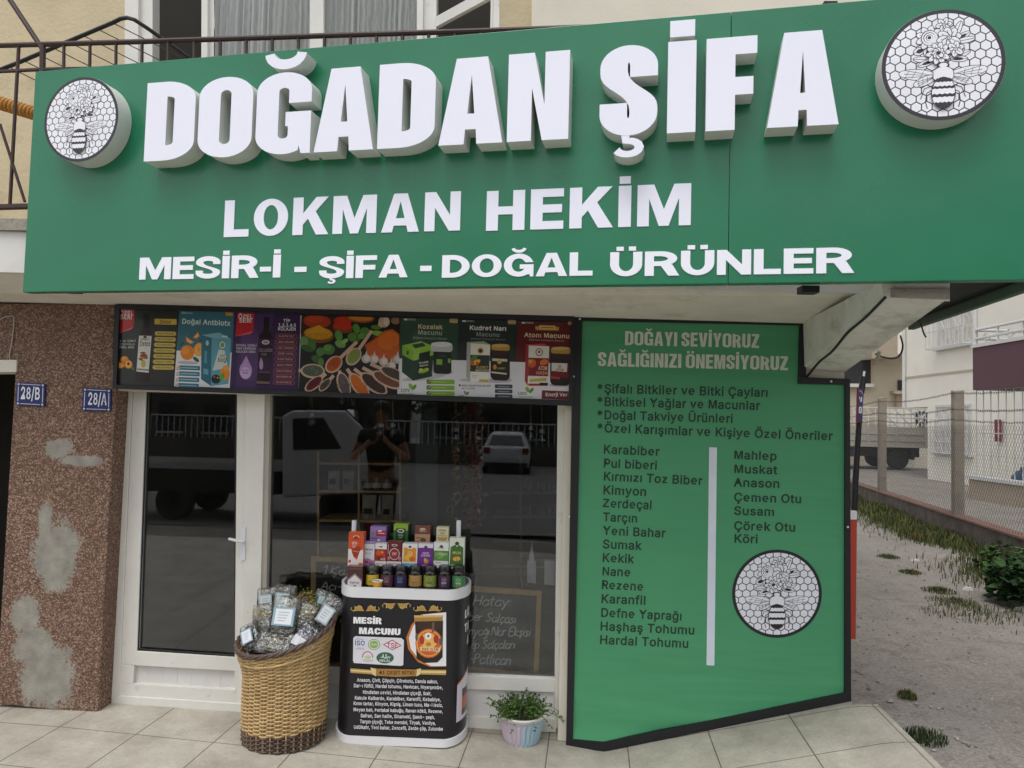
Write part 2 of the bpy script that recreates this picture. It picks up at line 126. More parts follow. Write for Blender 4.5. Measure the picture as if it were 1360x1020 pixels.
    199: [739, [0, 446, -28, 499, -16, 547, 5, 591, 34, 629, 70, 660, 113, 682, 162, 703, 244, 568, 244, 553, 196, 539, 170, 522, 148, 501, 130, 477, 115, 450, 105, 421, 98, 392, 96, 337, 103, 288, 125, 248, 160, 216, 209, 196, 272, 188, 350, 195, 427, 216, 491, 248, 540, 288, 575, 336, 597, 392, 604, 421, 602, 450, 596, 477, 585, 501, 571, 522, 552, 539, 530, 553, 504, 568, 456, 703, 456, 682, 538, 659, 587, 628, 630, 591, 666, 547, 695, 498, 716, 446, 728, 390, 733, 299, 721, 217, 685, 149, 628, 98, 551, 66, 458, 55, 350, 66, 242, 98, 148, 149, 72, 217, 15, 299, -21, 390, -33], [0, 394, -224, 447, -219, 489, -201, 516, -167, 525, -121, 518, -80, 495, -47, 459, -29, 435, -25, 435, 41, 348, 41, 328, -112, 414, -116, 414, -126, 314, -129, 314, -224]],
    214: [771, [0, 482, -21, 563, 15, 631, 72, 682, 148, 714, 242, 725, 350, 714, 458, 682, 551, 631, 628, 563, 685, 482, 721, 390, 733, 299, 721, 218, 685, 150, 628, 98, 551, 66, 458, 55, 350, 66, 242, 98, 148, 150, 72, 218, 15, 299, -21, 390, -33], [1, 337, 103, 289, 124, 248, 159, 216, 209, 196, 272, 188, 350, 196, 428, 216, 491, 248, 540, 289, 576, 337, 597, 390, 604, 444, 597, 491, 576, 532, 541, 564, 492, 585, 428, 592, 350, 585, 272, 564, 208, 532, 159, 491, 124, 444, 103, 390, 96], [0, 520, 770, 545, 787, 563, 813, 568, 843, 563, 873, 545, 899, 520, 916, 490, 922, 459, 916, 434, 899, 416, 873, 410, 843, 416, 812, 434, 787, 459, 770, 490, 764], [0, 322, 770, 348, 787, 365, 813, 371, 843, 365, 873, 348, 899, 322, 916, 292, 922, 261, 916, 236, 899, 218, 873, 212, 843, 218, 812, 236, 787, 261, 770, 292, 764]],
    220: [749, [0, 462, -26, 534, 1, 593, 43, 638, 98, 666, 164, 675, 237, 675, 723, 540, 723, 540, 247, 535, 203, 521, 167, 498, 137, 467, 114, 427, 99, 379, 94, 331, 99, 291, 114, 260, 137, 237, 167, 222, 203, 217, 247, 217, 723, 83, 723, 83, 237, 92, 164, 120, 98, 164, 43, 224, 1, 297, -26, 379, -34], [0, 509, 770, 534, 787, 551, 813, 557, 843, 551, 873, 534, 899, 509, 916, 478, 922, 448, 916, 422, 899, 405, 873, 399, 843, 405, 812, 422, 787, 448, 770, 478, 764], [0, 311, 770, 336, 787, 354, 813, 359, 843, 354, 873, 336, 899, 311, 916, 280, 922, 250, 916, 225, 899, 207, 873, 201, 843, 207, 812, 225, 787, 250, 770, 280, 764]],
    231: [581, [0, 349, -32, 388, -23, 425, -9, 458, 11, 487, 35, 511, 64, 531, 97, 553, 157, 427, 189, 413, 150, 394, 121, 367, 100, 330, 88, 309, 87, 268, 93, 237, 109, 212, 135, 194, 170, 182, 212, 179, 258, 182, 305, 194, 347, 212, 382, 237, 408, 268, 425, 309, 431, 349, 425, 381, 409, 403, 385, 412, 370, 425, 333, 551, 365, 529, 424, 509, 457, 485, 485, 456, 509, 423, 527, 387, 541, 349, 549, 308, 552, 235, 543, 171, 515, 119, 470, 79, 411, 55, 339, 47, 258, 55, 178, 79, 107, 119, 48, 171, 3, 235, -25, 308, -34], [0, 313, -219, 366, -214, 408, -196, 435, -162, 444, -117, 437, -75, 414, -43, 378, -24, 355, -21, 355, 46, 267, 46, 247, -108, 333, -112, 333, -121, 233, -125, 233, -219]],
    246: [608, [0, 382, -25, 446, 3, 499, 48, 538, 107, 562, 178, 570, 258, 563, 339, 538, 411, 499, 470, 446, 515, 382, 543, 308, 552, 235, 543, 171, 515, 119, 470, 79, 411, 55, 339, 47, 258, 55, 178, 79, 107, 119, 48, 171, 3, 235, -25, 308, -34], [1, 268, 93, 237, 109, 212, 135, 194, 170, 182, 212, 179, 258, 182, 305, 194, 347, 212, 382, 237, 408, 268, 425, 308, 431, 349, 425, 381, 408, 406, 382, 424, 347, 435, 305, 439, 258, 435, 212, 424, 170, 406, 135, 381, 109, 349, 93, 308, 87], [0, 438, 592, 463, 609, 480, 634, 486, 665, 480, 695, 463, 721, 438, 738, 407, 744, 377, 738, 351, 721, 334, 695, 328, 665, 334, 634, 351, 609, 377, 592, 407, 586], [0, 240, 592, 265, 609, 283, 634, 288, 665, 283, 695, 265, 721, 240, 738, 210, 744, 179, 738, 154, 721, 136, 695, 130, 665, 136, 634, 154, 609, 179, 592, 210, 586]],
    252: [601, [0, 335, -22, 390, 4, 436, 51, 482, 149, 410, 149, 410, -23, 537, -23, 537, 545, 407, 545, 407, 211, 403, 174, 393, 144, 376, 122, 354, 106, 328, 96, 299, 92, 258, 99, 229, 119, 210, 152, 202, 200, 202, 545, 72, 545, 72, 190, 78, 126, 97, 70, 128, 26, 170, -6, 219, -24, 274, -30], [0, 434, 592, 460, 609, 477, 634, 483, 665, 477, 695, 460, 721, 434, 738, 404, 744, 374, 738, 348, 721, 331, 695, 325, 665, 331, 634, 348, 609, 374, 592, 404, 586], [0, 237, 592, 262, 609, 279, 634, 285, 665, 279, 695, 262, 721, 237, 738, 206, 744, 176, 738, 150, 721, 133, 695, 127, 665, 133, 634, 150, 609, 176, 592, 206, 586]],
    287: [622, [0, 372, -225, 432, -208, 483, -179, 524, -137, 550, -81, 559, -14, 559, 545, 431, 545, 431, 462, 458, 462, 437, 491, 413, 514, 382, 534, 342, 548, 292, 552, 225, 543, 165, 516, 115, 472, 78, 414, 54, 343, 47, 263, 55, 183, 78, 114, 116, 58, 166, 17, 225, -8, 291, -17, 340, -12, 380, 1, 411, 20, 435, 42, 456, 71, 428, 71, 428, -6, 420, -55, 396, -85, 358, -104, 307, -111, 272, -108, 244, -100, 223, -88, 207, -75, 168, -26, 60, -87, 93, -139, 121, -169, 156, -194, 200, -214, 250, -226, 308, -230], [1, 267, 109, 236, 124, 212, 146, 194, 178, 183, 218, 179, 265, 182, 312, 194, 352, 212, 385, 236, 410, 267, 425, 305, 431, 343, 425, 373, 411, 397, 387, 415, 354, 426, 313, 430, 265, 426, 216, 414, 176, 396, 145, 373, 123, 343, 109, 305, 104], [0, 347, 578, 385, 593, 418, 618, 443, 650, 459, 687, 467, 751, 359, 751, 352, 708, 341, 693, 325, 682, 304, 679, 283, 682, 268, 693, 257, 708, 249, 751, 142, 751, 151, 687, 167, 649, 192, 618, 224, 593, 262, 578, 304, 573]],
    304: [291, [0, 83, -23, 218, -23, 218, 723, 83, 723], [0, 181, 770, 208, 787, 226, 812, 232, 843, 226, 874, 208, 899, 181, 917, 150, 922, 119, 916, 93, 899, 75, 874, 68, 843, 75, 812, 93, 787, 119, 770, 150, 764]],
    305: [266, [0, 202, -23, 202, 545, 72, 545, 72, -23]],
    350: [651, [0, 410, -28, 478, -6, 533, 28, 574, 75, 600, 130, 608, 190, 603, 240, 586, 283, 561, 318, 531, 345, 496, 367, 426, 397, 322, 426, 265, 445, 240, 458, 221, 474, 209, 493, 205, 517, 208, 541, 219, 562, 237, 580, 262, 595, 295, 605, 332, 608, 385, 601, 425, 583, 452, 555, 470, 497, 602, 497, 588, 579, 561, 631, 520, 674, 468, 706, 406, 726, 335, 733, 266, 726, 203, 706, 149, 674, 107, 629, 80, 575, 71, 512, 85, 440, 125, 381, 188, 338, 269, 307, 353, 284, 421, 260, 445, 247, 462, 231, 472, 214, 475, 192, 471, 164, 458, 141, 437, 120, 408, 104, 372, 94, 331, 91, 294, 94, 260, 102, 232, 117, 211, 136, 197, 159, 185, 211, 48, 211, 64, 124, 92, 69, 134, 25, 189, -9, 255, -29, 331, -35], [0, 336, -219, 389, -214, 431, -196, 458, -162, 466, -117, 459, -75, 437, -43, 401, -24, 377, -21, 377, 46, 289, 46, 269, -108, 356, -112, 356, -121, 256, -125, 256, -219]],
    351: [539, [0, 335, -29, 390, -12, 436, 15, 472, 51, 494, 96, 502, 147, 492, 204, 461, 252, 411, 287, 345, 310, 265, 329, 230, 340, 209, 352, 199, 365, 196, 381, 201, 400, 217, 417, 244, 430, 281, 434, 318, 430, 342, 416, 359, 397, 379, 355, 500, 382, 475, 446, 452, 482, 421, 511, 381, 534, 334, 548, 280, 552, 223, 547, 172, 531, 128, 505, 94, 470, 71, 426, 64, 376, 74, 318, 106, 270, 156, 235, 222, 212, 309, 191, 338, 181, 356, 170, 365, 157, 368, 142, 363, 123, 346, 105, 315, 91, 272, 86, 235, 90, 207, 102, 187, 122, 166, 173, 42, 147, 64, 77, 90, 37, 126, 5, 169, -17, 219, -30, 274, -34], [0, 283, -219, 336, -214, 378, -196, 405, -162, 414, -117, 407, -75, 384, -43, 348, -24, 325, -21, 325, 46, 237, 46, 217, -108, 303, -112, 303, -121, 203, -125, 203, -219]],
    32: [295],
}
# ------------------------------------------------------------------ planes of the place
class Plane:
    def __init__(s, p0, n):
        s.p0 = Vector(p0); s.n = Vector(n).normalized()
    def hit(s, px, py, off=0.0):            # off = metres towards the viewer
        d = ray(px, py)
        t = ((s.p0 - s.n * off) - CAM).dot(s.n) / d.dot(s.n)
        return CAM + d * t
def FP(px, py, y=D):
    d = ray(px, py); return CAM + d * (y / d.y)
def GP(px, py, z=0.0):
    d = ray(px, py); return CAM + d * ((z - CAM.z) / d.z)
DD = D + 0.12                               # door and window plane
SYAW = R_(10.0)
SN = Vector((math.sin(SYAW), math.cos(SYAW), 0))
_p = ray(30, 388); SP0 = CAM + _p * (3.36 / _p.y)
SIGN = Plane(SP0, SN)
SU = Vector((math.cos(SYAW), -math.sin(SYAW), 0))
def SUV(px, py, off=0.0):                   # pixel -> (u, v) on the sign plane
    h = SIGN.hit(px, py, off) - SP0
    return h.dot(SU), h.z
def SXYZ(u, v, off=0.0):
    return SP0 + SU * u + Vector((0, 0, v)) - SN * off

# ------------------------------------------------------------------ materials
def lin(c):
    if isinstance(c, str):
        c = c.lstrip('#'); c = [int(c[i:i + 2], 16) / 255 for i in (0, 2, 4)]
        return tuple(x / 12.92 if x <= 0.04045 else ((x + 0.055) / 1.055) ** 2.4 for x in c)
    return tuple(c)
def newmat(name):
    m = bpy.data.materials.new(name); m.use_nodes = True
    return m, m.node_tree, m.node_tree.nodes['Principled BSDF']
def N(nt, typ, **kw):
    n = nt.nodes.new(typ)
    for k, v in kw.items():
        if k in n.inputs: n.inputs[k].default_value = v
        else: setattr(n, k, v)
    return n
def mixc(nt, fac, a, b, typ='MIX'):
    n = nt.nodes.new('ShaderNodeMix'); n.data_type = 'RGBA'; n.blend_type = typ
    for s, v in ((0, fac), (6, a), (7, b)):
        if hasattr(v, 'links') or isinstance(v, bpy.types.NodeSocket): nt.links.new(v, n.inputs[s])
        elif s == 0: n.inputs[0].default_value = v
        else: n.inputs[s].default_value = (*v, 1)
    return n.outputs[2]
def ramp(nt, src, a, b, ca=(0, 0, 0), cb=(1, 1, 1)):
    r = nt.nodes.new('ShaderNodeValToRGB')
    r.color_ramp.elements[0].position = a; r.color_ramp.elements[1].position = b
    r.color_ramp.elements[0].color = (*ca, 1); r.color_ramp.elements[1].color = (*cb, 1)
    nt.links.new(src, r.inputs[0]); return r.outputs[0]
def noise_out(nt, scale, detail=4, rough=0.55, vec=None):
    n = N(nt, 'ShaderNodeTexNoise', Scale=scale, Detail=detail, Roughness=rough)
    if vec is None:
        vec = N(nt, 'ShaderNodeTexCoord').outputs['Object']
    nt.links.new(vec, n.inputs['Vector'])
    return n.outputs['Fac']
def mat(name, col, rough=0.6, var=0.12, scale=6.0, bump=0.0, bscale=60.0, metal=0.0, spec=0.5, dirt=None, coat=0.0):
    m, nt, b = newmat(name)
    c = lin(col)
    f = noise_out(nt, scale, 6, 0.6)
    lo = tuple(x * (1 - var) for x in c); hi = tuple(min(1, x * (1 + var)) for x in c)
    o = mixc(nt, ramp(nt, f, 0.3, 0.7), lo, hi)
    if dirt:
        dcol, dsc, a, b2, amt = dirt
        mk = ramp(nt, noise_out(nt, dsc, 8, 0.7), a, b2, (0, 0, 0), (amt,) * 3)
        o = mixc(nt, mk, o, lin(dcol))
    nt.links.new(o, b.inputs['Base Color'])
    b.inputs['Roughness'].default_value = rough
    b.inputs['Metallic'].default_value = metal
    b.inputs['Specular IOR Level'].default_value = spec
    b.inputs['Coat Weight'].default_value = coat
    b.inputs['Coat Roughness'].default_value = .22
    if bump:
        bn = N(nt, 'ShaderNodeBump', Strength=bump, Distance=0.01)
        nt.links.new(noise_out(nt, bscale, 6, 0.65), bn.inputs['Height'])
        nt.links.new(bn.outputs[0], b.inputs['Normal'])
    return m
def printmat(name, rough, coat=0.0, spec=0.5):
    m, nt, b = newmat(name)
    a = nt.nodes.new('ShaderNodeVertexColor'); a.layer_name = 'Col'
    f = ramp(nt, noise_out(nt, 9, 5), 0.3, 0.75, (0.9,) * 3, (1.0,) * 3)
    nt.links.new(mixc(nt, 1.0, a.outputs[0], f, 'MULTIPLY'), b.inputs['Base Color'])
    b.inputs['Roughness'].default_value = rough
    b.inputs['Coat Weight'].default_value = coat
    b.inputs['Specular IOR Level'].default_value = spec
    return m
M = {}
M['print'] = printmat('printed_surface', 0.42)
M['gloss'] = printmat('glossy_print', 0.28, 0.15)
M['matte'] = printmat('matte_colours', 0.8, 0.0, 0.25)

# ------------------------------------------------------------------ objects
ORG = {}
def tag(o, label=None, cat=None, group=None, kind=None):
    if label: o['label'] = label
    if cat: o['category'] = cat
    if group: o['group'] = group
    if kind: o['kind'] = kind
    return o
def thing(name, label, cat, loc, group=None):
    o = bpy.data.objects.new(name, None); COL.objects.link(o)
    o.empty_display_size = 0.1
    o.location = loc
    ORG[o.name] = Vector(loc)
    return tag(o, label, cat, group)
class MB:
    def __init__(s):
        s.v = []; s.f = []; s.c = []; s.sm = False
    def add(s, vs, fs, col=None):
        b = len(s.v); s.v += [tuple(v) for v in vs]
        s.f += [[i + b for i in f] for f in fs]; s.c += [col] * len(fs)
        return s
    def box(s, lo, hi, col=None):
        x0, y0, z0 = lo; x1, y1, z1 = hi
        return s.hexa([(x0, y0, z0), (x1, y0, z0), (x1, y0, z1), (x0, y0, z1)], [(x0, y1, z0), (x1, y1, z0), (x1, y1, z1), (x0, y1, z1)], col)
    def hexa(s, q, r, col=None):            # front ring q, back ring r (any n)
        n = len(q)
        fs = [list(range(n)), list(range(2 * n - 1, n - 1, -1))] + [[i, i + n, (i + 1) % n + n, (i + 1) % n] for i in range(n)]
        return s.add(list(q) + list(r), fs, col)
    def slab(s, quad, depth, col=None):     # front polygon of 3-D points pushed back along depth
        d = Vector(depth); q = [Vector(p) for p in quad]
        return s.hexa(q, [p + d for p in q], col)
    def poly(s, loops, col=None):           # flat polygon with holes, 3-D loops
        L = [[Vector(p) for p in l] for l in loops]
        t = tessellate_polygon(L)
        return s.add([p for l in L for p in l], [list(x) for x in t], col)
    def prism(s, loops, depth, col=None):
        s.poly(loops, col); d = Vector(depth)
        for l in loops:
            n = len(l); q = [Vector(p) for p in l]
            s.add(q + [p + d for p in q], [[i, (i + 1) % n, (i + 1) % n + n, i + n] for i in range(n)], col)
        return s
    def tube(s, pts, r, seg=8, col=None, closed=False, caps=True):
        P = [Vector(p) for p in pts]; n = len(P)
        rs = r if isinstance(r, (list, tuple)) else [r] * n
        ref = None; vs = []
        for i in range(n):
            a = P[i - 1] if (i > 0 or closed) else P[i]
            b = P[(i + 1) % n] if (i < n - 1 or closed) else P[i]
            t = (b - a)
            t = t.normalized() if t.length > 1e-9 else Vector((0, 0, 1))
            if ref is None:
                ref = Vector((0, 0, 1)) if abs(t.z) < 0.9 else Vector((1, 0, 0))
            e1 = (ref - t * ref.dot(t)).normalized(); ref = e1
            e2 = t.cross(e1)
            for k in range(seg):
                an = 2 * math.pi * k / seg
                vs.append(P[i] + (e1 * math.cos(an) + e2 * math.sin(an)) * rs[i])
        fs = []
        for i in range(n if closed else n - 1):
            j = (i + 1) % n
            for k in range(seg):
                k2 = (k + 1) % seg
                fs.append([i * seg + k, i * seg + k2, j * seg + k2, j * seg + k])
        if caps and not closed:
            fs += [list(range(seg))[::-1], [(n - 1) * seg + k for k in range(seg)]]
        return s.add(vs, fs, col)
    def lathe(s, prof, cen=(0, 0, 0), seg=24, col=None, sx=1.0, sy=1.0, axis=None):
        c = Vector(cen); vs = []; n = len(prof)
        q = Vector((0, 0, 1)).rotation_difference(Vector(axis)) if axis is not None else None
        for r, z in prof:
            for k in range(seg):
                a = 2 * math.pi * k / seg
                p = Vector((math.cos(a) * r * sx, math.sin(a) * r * sy, z))
                if q: p = q @ p
                vs.append(c + p)
        fs = [[i * seg + k, i * seg + (k + 1) % seg, (i + 1) * seg + (k + 1) % seg, (i + 1) * seg + k] for i in range(n - 1) for k in range(seg)]
        if prof[0][0] > 1e-4: fs.append(list(range(seg))[::-1])
        if prof[-1][0] > 1e-4: fs.append([(n - 1) * seg + k for k in range(seg)])
        return s.add(vs, fs, col)
    def build(s, name, material, parent=None, label=None, smooth=False, bevel=0.0, origin=None, flip=False):
        org = Vector(origin) if origin is not None else Vector((0, 0, 0))
        if parent is not None: org = ORG[parent.name]
        me = bpy.data.meshes.new(name)
        me.from_pydata([(v[0] - org.x, v[1] - org.y, v[2] - org.z) for v in s.v], [], s.f)
        if any(c is not None for c in s.c):
            at = me.color_attributes.new('Col', 'FLOAT_COLOR', 'CORNER')
            buf = []
            for f, c in zip(s.f, s.c):
                cc = lin(c if c is not None else '#808080')
                buf += [*cc, 1.0] * len(f)
            at.data.foreach_set('color', buf)
        me.validate(clean_customdata=False)
        me.update()
        mats = material if isinstance(material, list) else [material]
        for m_ in mats: me.materials.append(M[m_] if isinstance(m_, str) else m_)
        if smooth:
            me.shade_smooth()
            if hasattr(me, 'set_sharp_from_angle'): me.set_sharp_from_angle(angle=R_(40))
        o = bpy.data.objects.new(name, me); COL.objects.link(o)
        if parent is not None: o.parent = parent
        else: o.location = org
        ORG[o.name] = org
        if label: o['label'] = label
        if bevel:
            b = o.modifiers.new('edge', 'BEVEL'); b.width = bevel; b.segments = 2; b.limit_method = 'ANGLE'; b.angle_limit = R_(40)
        return o

# ------------------------------------------------------------------ lettering
GLY = {}
for _ch, _g in GLYPHS.items():
    _lo = [(q[0], [(q[i] / 700.0, q[i + 1] / 700.0) for i in range(1, len(q), 2)]) for q in _g[1:]]
    _shapes = [[l] for hole, l in _lo if not hole]
    for hole, l in _lo:
        if hole:
            for _s in _shapes:
                o = _s[0]
                if min(p[0] for p in o) <= l[0][0] <= max(p[0] for p in o) and min(p[1] for p in o) <= l[0][1] <= max(p[1] for p in o):
                    _s.append(l); break
    GLY[chr(_ch)] = (_g[0] / 700.0, _shapes)
def text_polys(s, shear=0.0):
    x = 0; out = []
    for ch in s:
        adv, sh = GLY.get(ch, GLY.get('-'))
        out.append([[[(p[0] + x + shear * p[1], p[1]) for p in l] for l in shp] for shp in sh])
        x += adv
    return out, x                            # list per char of shapes; cap height = 1

def arc(cx, cy, rx, ry, a0, a1, n=10):
    return [(cx + rx * math.cos(R_(a0 + (a1 - a0) * i / n)), cy + ry * math.sin(R_(a0 + (a1 - a0) * i / n))) for i in range(n + 1)]
def pen(pts, sv, sh, closed=False):
    L = []; Rr = []
    n = len(pts)
    for i in range(n):
        a = pts[i - 1] if i > 0 or closed else pts[i]
        b = pts[(i + 1) % n] if i < n - 1 or closed else pts[i]
        tx, ty = b[0] - a[0], b[1] - a[1]; l = math.hypot(tx, ty) or 1
        nx, ny = -ty / l, tx / l
        w = math.hypot(sv * nx, sh * ny) / 2
        L.append((pts[i][0] + nx * w, pts[i][1] + ny * w)); Rr.append((pts[i][0] - nx * w, pts[i][1] - ny * w))
    return [L, Rr[::-1]] if closed else [L + Rr[::-1]]
def rr(x0, y0, x1, y1, rx, ry, n=8):
    rx = min(rx, (x1 - x0) / 2); ry = min(ry, (y1 - y0) / 2)
    return arc(x1 - rx, y1 - ry, rx, ry, 0, 90, n) + arc(x0 + rx, y1 - ry, rx, ry, 90, 180, n) + arc(x0 + rx, y0 + ry, rx, ry, 180, 270, n) + arc(x1 - rx, y0 + ry, rx, ry, 270, 360, n)
HW = dict(I=0.0, M=1.28, A=1.08, K=1.06, E=.84, F=.8, L=.78, Y=1.02, S=.96, Z=.9, N=1.0, V=1.05, R=1.02, O=1.06, G=1.04)
def heavy(ch, W0, s, h, ry):                 # one heavy capital: nominal width, vertical stem, horizontal bar, corner radius
    base = {'Ş': 'S', 'İ': 'I', 'Ğ': 'G', 'Ö': 'O', 'Ü': 'U', 'Ç': 'C'}.get(ch, ch)
    W = W0 * HW.get(base, 1.0); P = []
    if base == 'I': W = s; P = [[[(0, 0), (s, 0), (s, 1), (0, 1)]]]
    elif base == 'L': P = [[[(0, 0), (W, 0), (W, h), (s, h), (s, 1), (0, 1)]]]
    elif base == 'E':
        c0, c1 = .5 - h / 2 + .01, .5 + h / 2 + .01
        P = [[[(0, 0), (W, 0), (W, h), (s, h), (s, c0), (W * .95, c0), (W * .95, c1), (s, c1), (s, 1 - h), (W, 1 - h), (W, 1), (0, 1)]]]
    elif base == 'F':
        c0, c1 = .47 - h / 2, .47 + h / 2
        P = [[[(0, 0), (s, 0), (s, c0), (W * .93, c0), (W * .93, c1), (s, c1), (s, 1 - h), (W, 1 - h), (W, 1), (0, 1)]]]
    elif base == 'H':
        P = [[[(0, 0), (s, 0), (s, .5 - h / 2), (W - s, .5 - h / 2), (W - s, 0), (W, 0), (W, 1), (W - s, 1), (W - s, .5 + h / 2), (s, .5 + h / 2), (s, 1), (0, 1)]]]
    elif base == 'N':
        s2 = s * .93; d = .6
        P = [[[(0, 0), (s2, 0), (s2, d), (W - s2 * 1.08, 0), (W, 0), (W, 1), (W - s2, 1), (W - s2, 1 - d), (s2 * 1.08, 1), (0, 1)]]]
    elif base == 'M':
        s2 = s * .92; a = W / 2
        P = [[[(0, 0), (s2, 0), (s2, .66), (a - s * .38, 0), (a + s * .38, 0), (W - s2, .66), (W - s2, 0), (W, 0), (W, 1), (W - s * 1.3, 1), (a, .40), (s * 1.3, 1), (0, 1)]]]
    elif base == 'A':
        ap = s * 1.25; ya = .80; c0, c1 = .17, .17 + h * .95; f = s * 1.02
        xi = lambda y: f + (W / 2 - f) * y / ya
        xi2 = lambda y: xi(y) * .985
        P = [[[(0, 0), (f, 0), (xi2(c0), c0), (W - xi2(c0), c0), (W - f, 0), (W, 0), ((W + ap) / 2, 1), ((W - ap) / 2, 1)], [(xi(c1), c1), (W / 2, ya), (W - xi(c1), c1)]]]
    elif base == 'K':
        P = [[[(0, 0), (s, 0), (s, .27), (s + (W - s) * .2, .43), (W - s * 1.12, 0), (W + s * .08, 0), (s + (W - s) * .5, .62), (W, 1), (W - s * 1.18, 1), (s, .57), (s, 1), (0, 1)]]]
    elif base == 'V':
        P = [[[(W / 2 - s * .62, 0), (W / 2 + s * .62, 0), (W, 1), (W - s, 1), (W / 2, .26), (s, 1), (0, 1)]]]
    elif base == 'Y':
        P = [[[(W / 2 - s / 2, 0), (W / 2 + s / 2, 0), (W / 2 + s / 2, .4), (W, 1), (W - s * 1.02, 1), (W / 2, .62), (s * 1.02, 1), (0, 1), (W / 2 - s / 2, .4)]]]
    elif base == 'Z':
        P = [[[(0, 0), (W, 0), (W, h), (s * 1.15, h), (W, 1 - h), (W, 1), (0, 1), (0, 1 - h), (W - s * 1.2, 1 - h), (0, h)]]]
    elif base == 'T': P = [[[(W / 2 - s / 2, 0), (W / 2 + s / 2, 0), (W / 2 + s / 2, 1 - h), (W, 1 - h), (W, 1), (0, 1), (0, 1 - h), (W / 2 - s / 2, 1 - h)]]]
    elif base == 'O': P = [[rr(0, 0, W, 1, W / 2, ry), rr(s, h * .86, W - s, 1 - h * .86, (W - 2 * s) / 2, max(ry - h, (W - 2 * s) / 2 * .9))]]
    elif base == 'D':
        r2 = min(W - s * .5, W * .62); o = [(0, 0)] + arc(W - r2, ry, r2, ry, -90, 0) + arc(W - r2, 1 - ry, r2, ry, 0, 90) + [(0, 1)]
        ri = max(.03, min(r2 - s, W - 2 * s)); rj = max(.03, ry - h)
        P = [[o, [(s, h)] + arc(W - s - ri, h + rj, ri, rj, -90, 0) + arc(W - s - ri, 1 - h - rj, ri, rj, 0, 90) + [(s, 1 - h)]]]
    elif base == 'U':
        P = [[[(0, 1)] + arc(W / 2, ry, W / 2, ry, 180, 360, 16) + [(W, 1), (W - s, 1)] + arc(W / 2, max(ry, h), W / 2 - s, max(ry - h, .02), 0, -180, 16) + [(s, 1)]]]
    elif base == 'R':
        b0 = .40; r2 = min((1 - b0) / 2, W * .5); rx = min(W - s * .6, W * .5); ri = max(.02, r2 - h)
        rxi = max(.02, min(rx - s * .55, W - 2 * s))
        o = [(0, 0), (s, 0), (s, b0)] + arc(W * .97 - rx, b0 + r2, rx, r2, -90, 90, 14) + [(0, 1)]
        k = [(s, b0 + h * .9)] + arc(W * .97 - s - rxi * .8, (b0 + 1) / 2 - .005 + 0, rxi * .8, max(.02, (1 - b0 - 1.85 * h) / 2), -90, 90, 10) + [(s, 1 - h * .95)]
        P = [[o, k], [[(W - s * 1.06, 0), (W + s * .12, 0), (W * .82, .46), (W * .45, .46)]]]
    elif base in 'CG':
        r = ry; ix, iy = W / 2 - s, max(r - h, .02)
        lo = .34 if base == 'G' else .38
        top = [(W, .62)] + [p for p in arc(W / 2, 1 - r, W / 2, r, 0, 180, 18) if not (p[0] > W / 2 and p[1] < .63)] + [(0, r)]
        inner = [p for p in arc(W / 2, r, ix, iy, 0, -180, 14) if not (p[0] > W / 2 and p[1] > lo - .01)] + [p for p in arc(W / 2, 1 - r, ix, iy, 180, 0, 14) if not (p[0] > W / 2 and p[1] < .63)] + [(W - s, .62)]
        if base == 'C': o = top + [p for p in arc(W / 2, r, W / 2, r, 180, 360, 18)[1:] if not (p[0] > W / 2 and p[1] > .37)] + [(W, .38), (W - s, .38)] + inner
        else:
            c1 = .34 + h * .9
            o = top + arc(W / 2, r, W / 2, r, 180, 305, 14)[1:] + [(W - s * .5, .10), (W - s * .4, 0), (W, 0), (W, c1), (W * .54, c1), (W * .54, .34), (W - s, .34)] + inner
        P = [[o]]
    elif base == 'S':
        r = min(ry, .27); ix, iy = W / 2 - s, max(r - h, .02)
        def cub(p0, p1, p2, p3, n=10):
            return [tuple((1 - t) ** 3 * p0[d] + 3 * (1 - t) ** 2 * t * p1[d] + 3 * (1 - t) * t * t * p2[d] + t ** 3 * p3[d] for d in (0, 1)) for t in [i / n for i in range(n + 1)]]
        o = [(W, .645), (W, 1 - r)] + arc(W / 2, 1 - r, W / 2, r, 0, 180, 18)[1:] + cub((0, .70), (0, .50), (W - s, .48), (W - s, .27)) + arc(W / 2, r, ix, iy, 0, -180, 12)[1:] + [(s, .36), (0, .36)]
        o += [(0, r)] + arc(W / 2, r, W / 2, r, 180, 360, 18)[1:] + cub((W, .30), (W, .50), (s, .52), (s, .73)) + arc(W / 2, 1 - r, ix, iy, 180, 0, 12)[1:] + [(W - s, .645)]
        o = [p for i, p in enumerate(o) if math.dist(p, o[i - 1]) > .004]
        P = [[o]]
    elif base == '-': W = W0 * .42; P = [[[(0, .27), (W, .27), (W, .27 + h), (0, .27 + h)]]]
    elif base == ' ': W = W0 * .38
    m = W / 2
    if ch == 'İ': P.append([[(m - s * .44, 1.05), (m + s * .44, 1.05), (m + s * .44, 1.23), (m - s * .44, 1.23)]])
    if ch in 'ÖÜ':
        for x in (m - s * .68, m + s * .68): P.append([[(x - s * .4, 1.05), (x + s * .4, 1.05), (x + s * .4, 1.22), (x - s * .4, 1.22)]])
    if ch == 'Ğ': P.append(pen(arc(m, 1.235, s * .72, .135, 180, 360, 12), s * .42, .12))
    if ch in 'ŞÇ': P.append(pen([(m - .02, .01), (m - .02, -.055)] + arc(m - .0, -.13, s * .42, .075, 70, -160, 10), s * .34, .07))
    return W, P
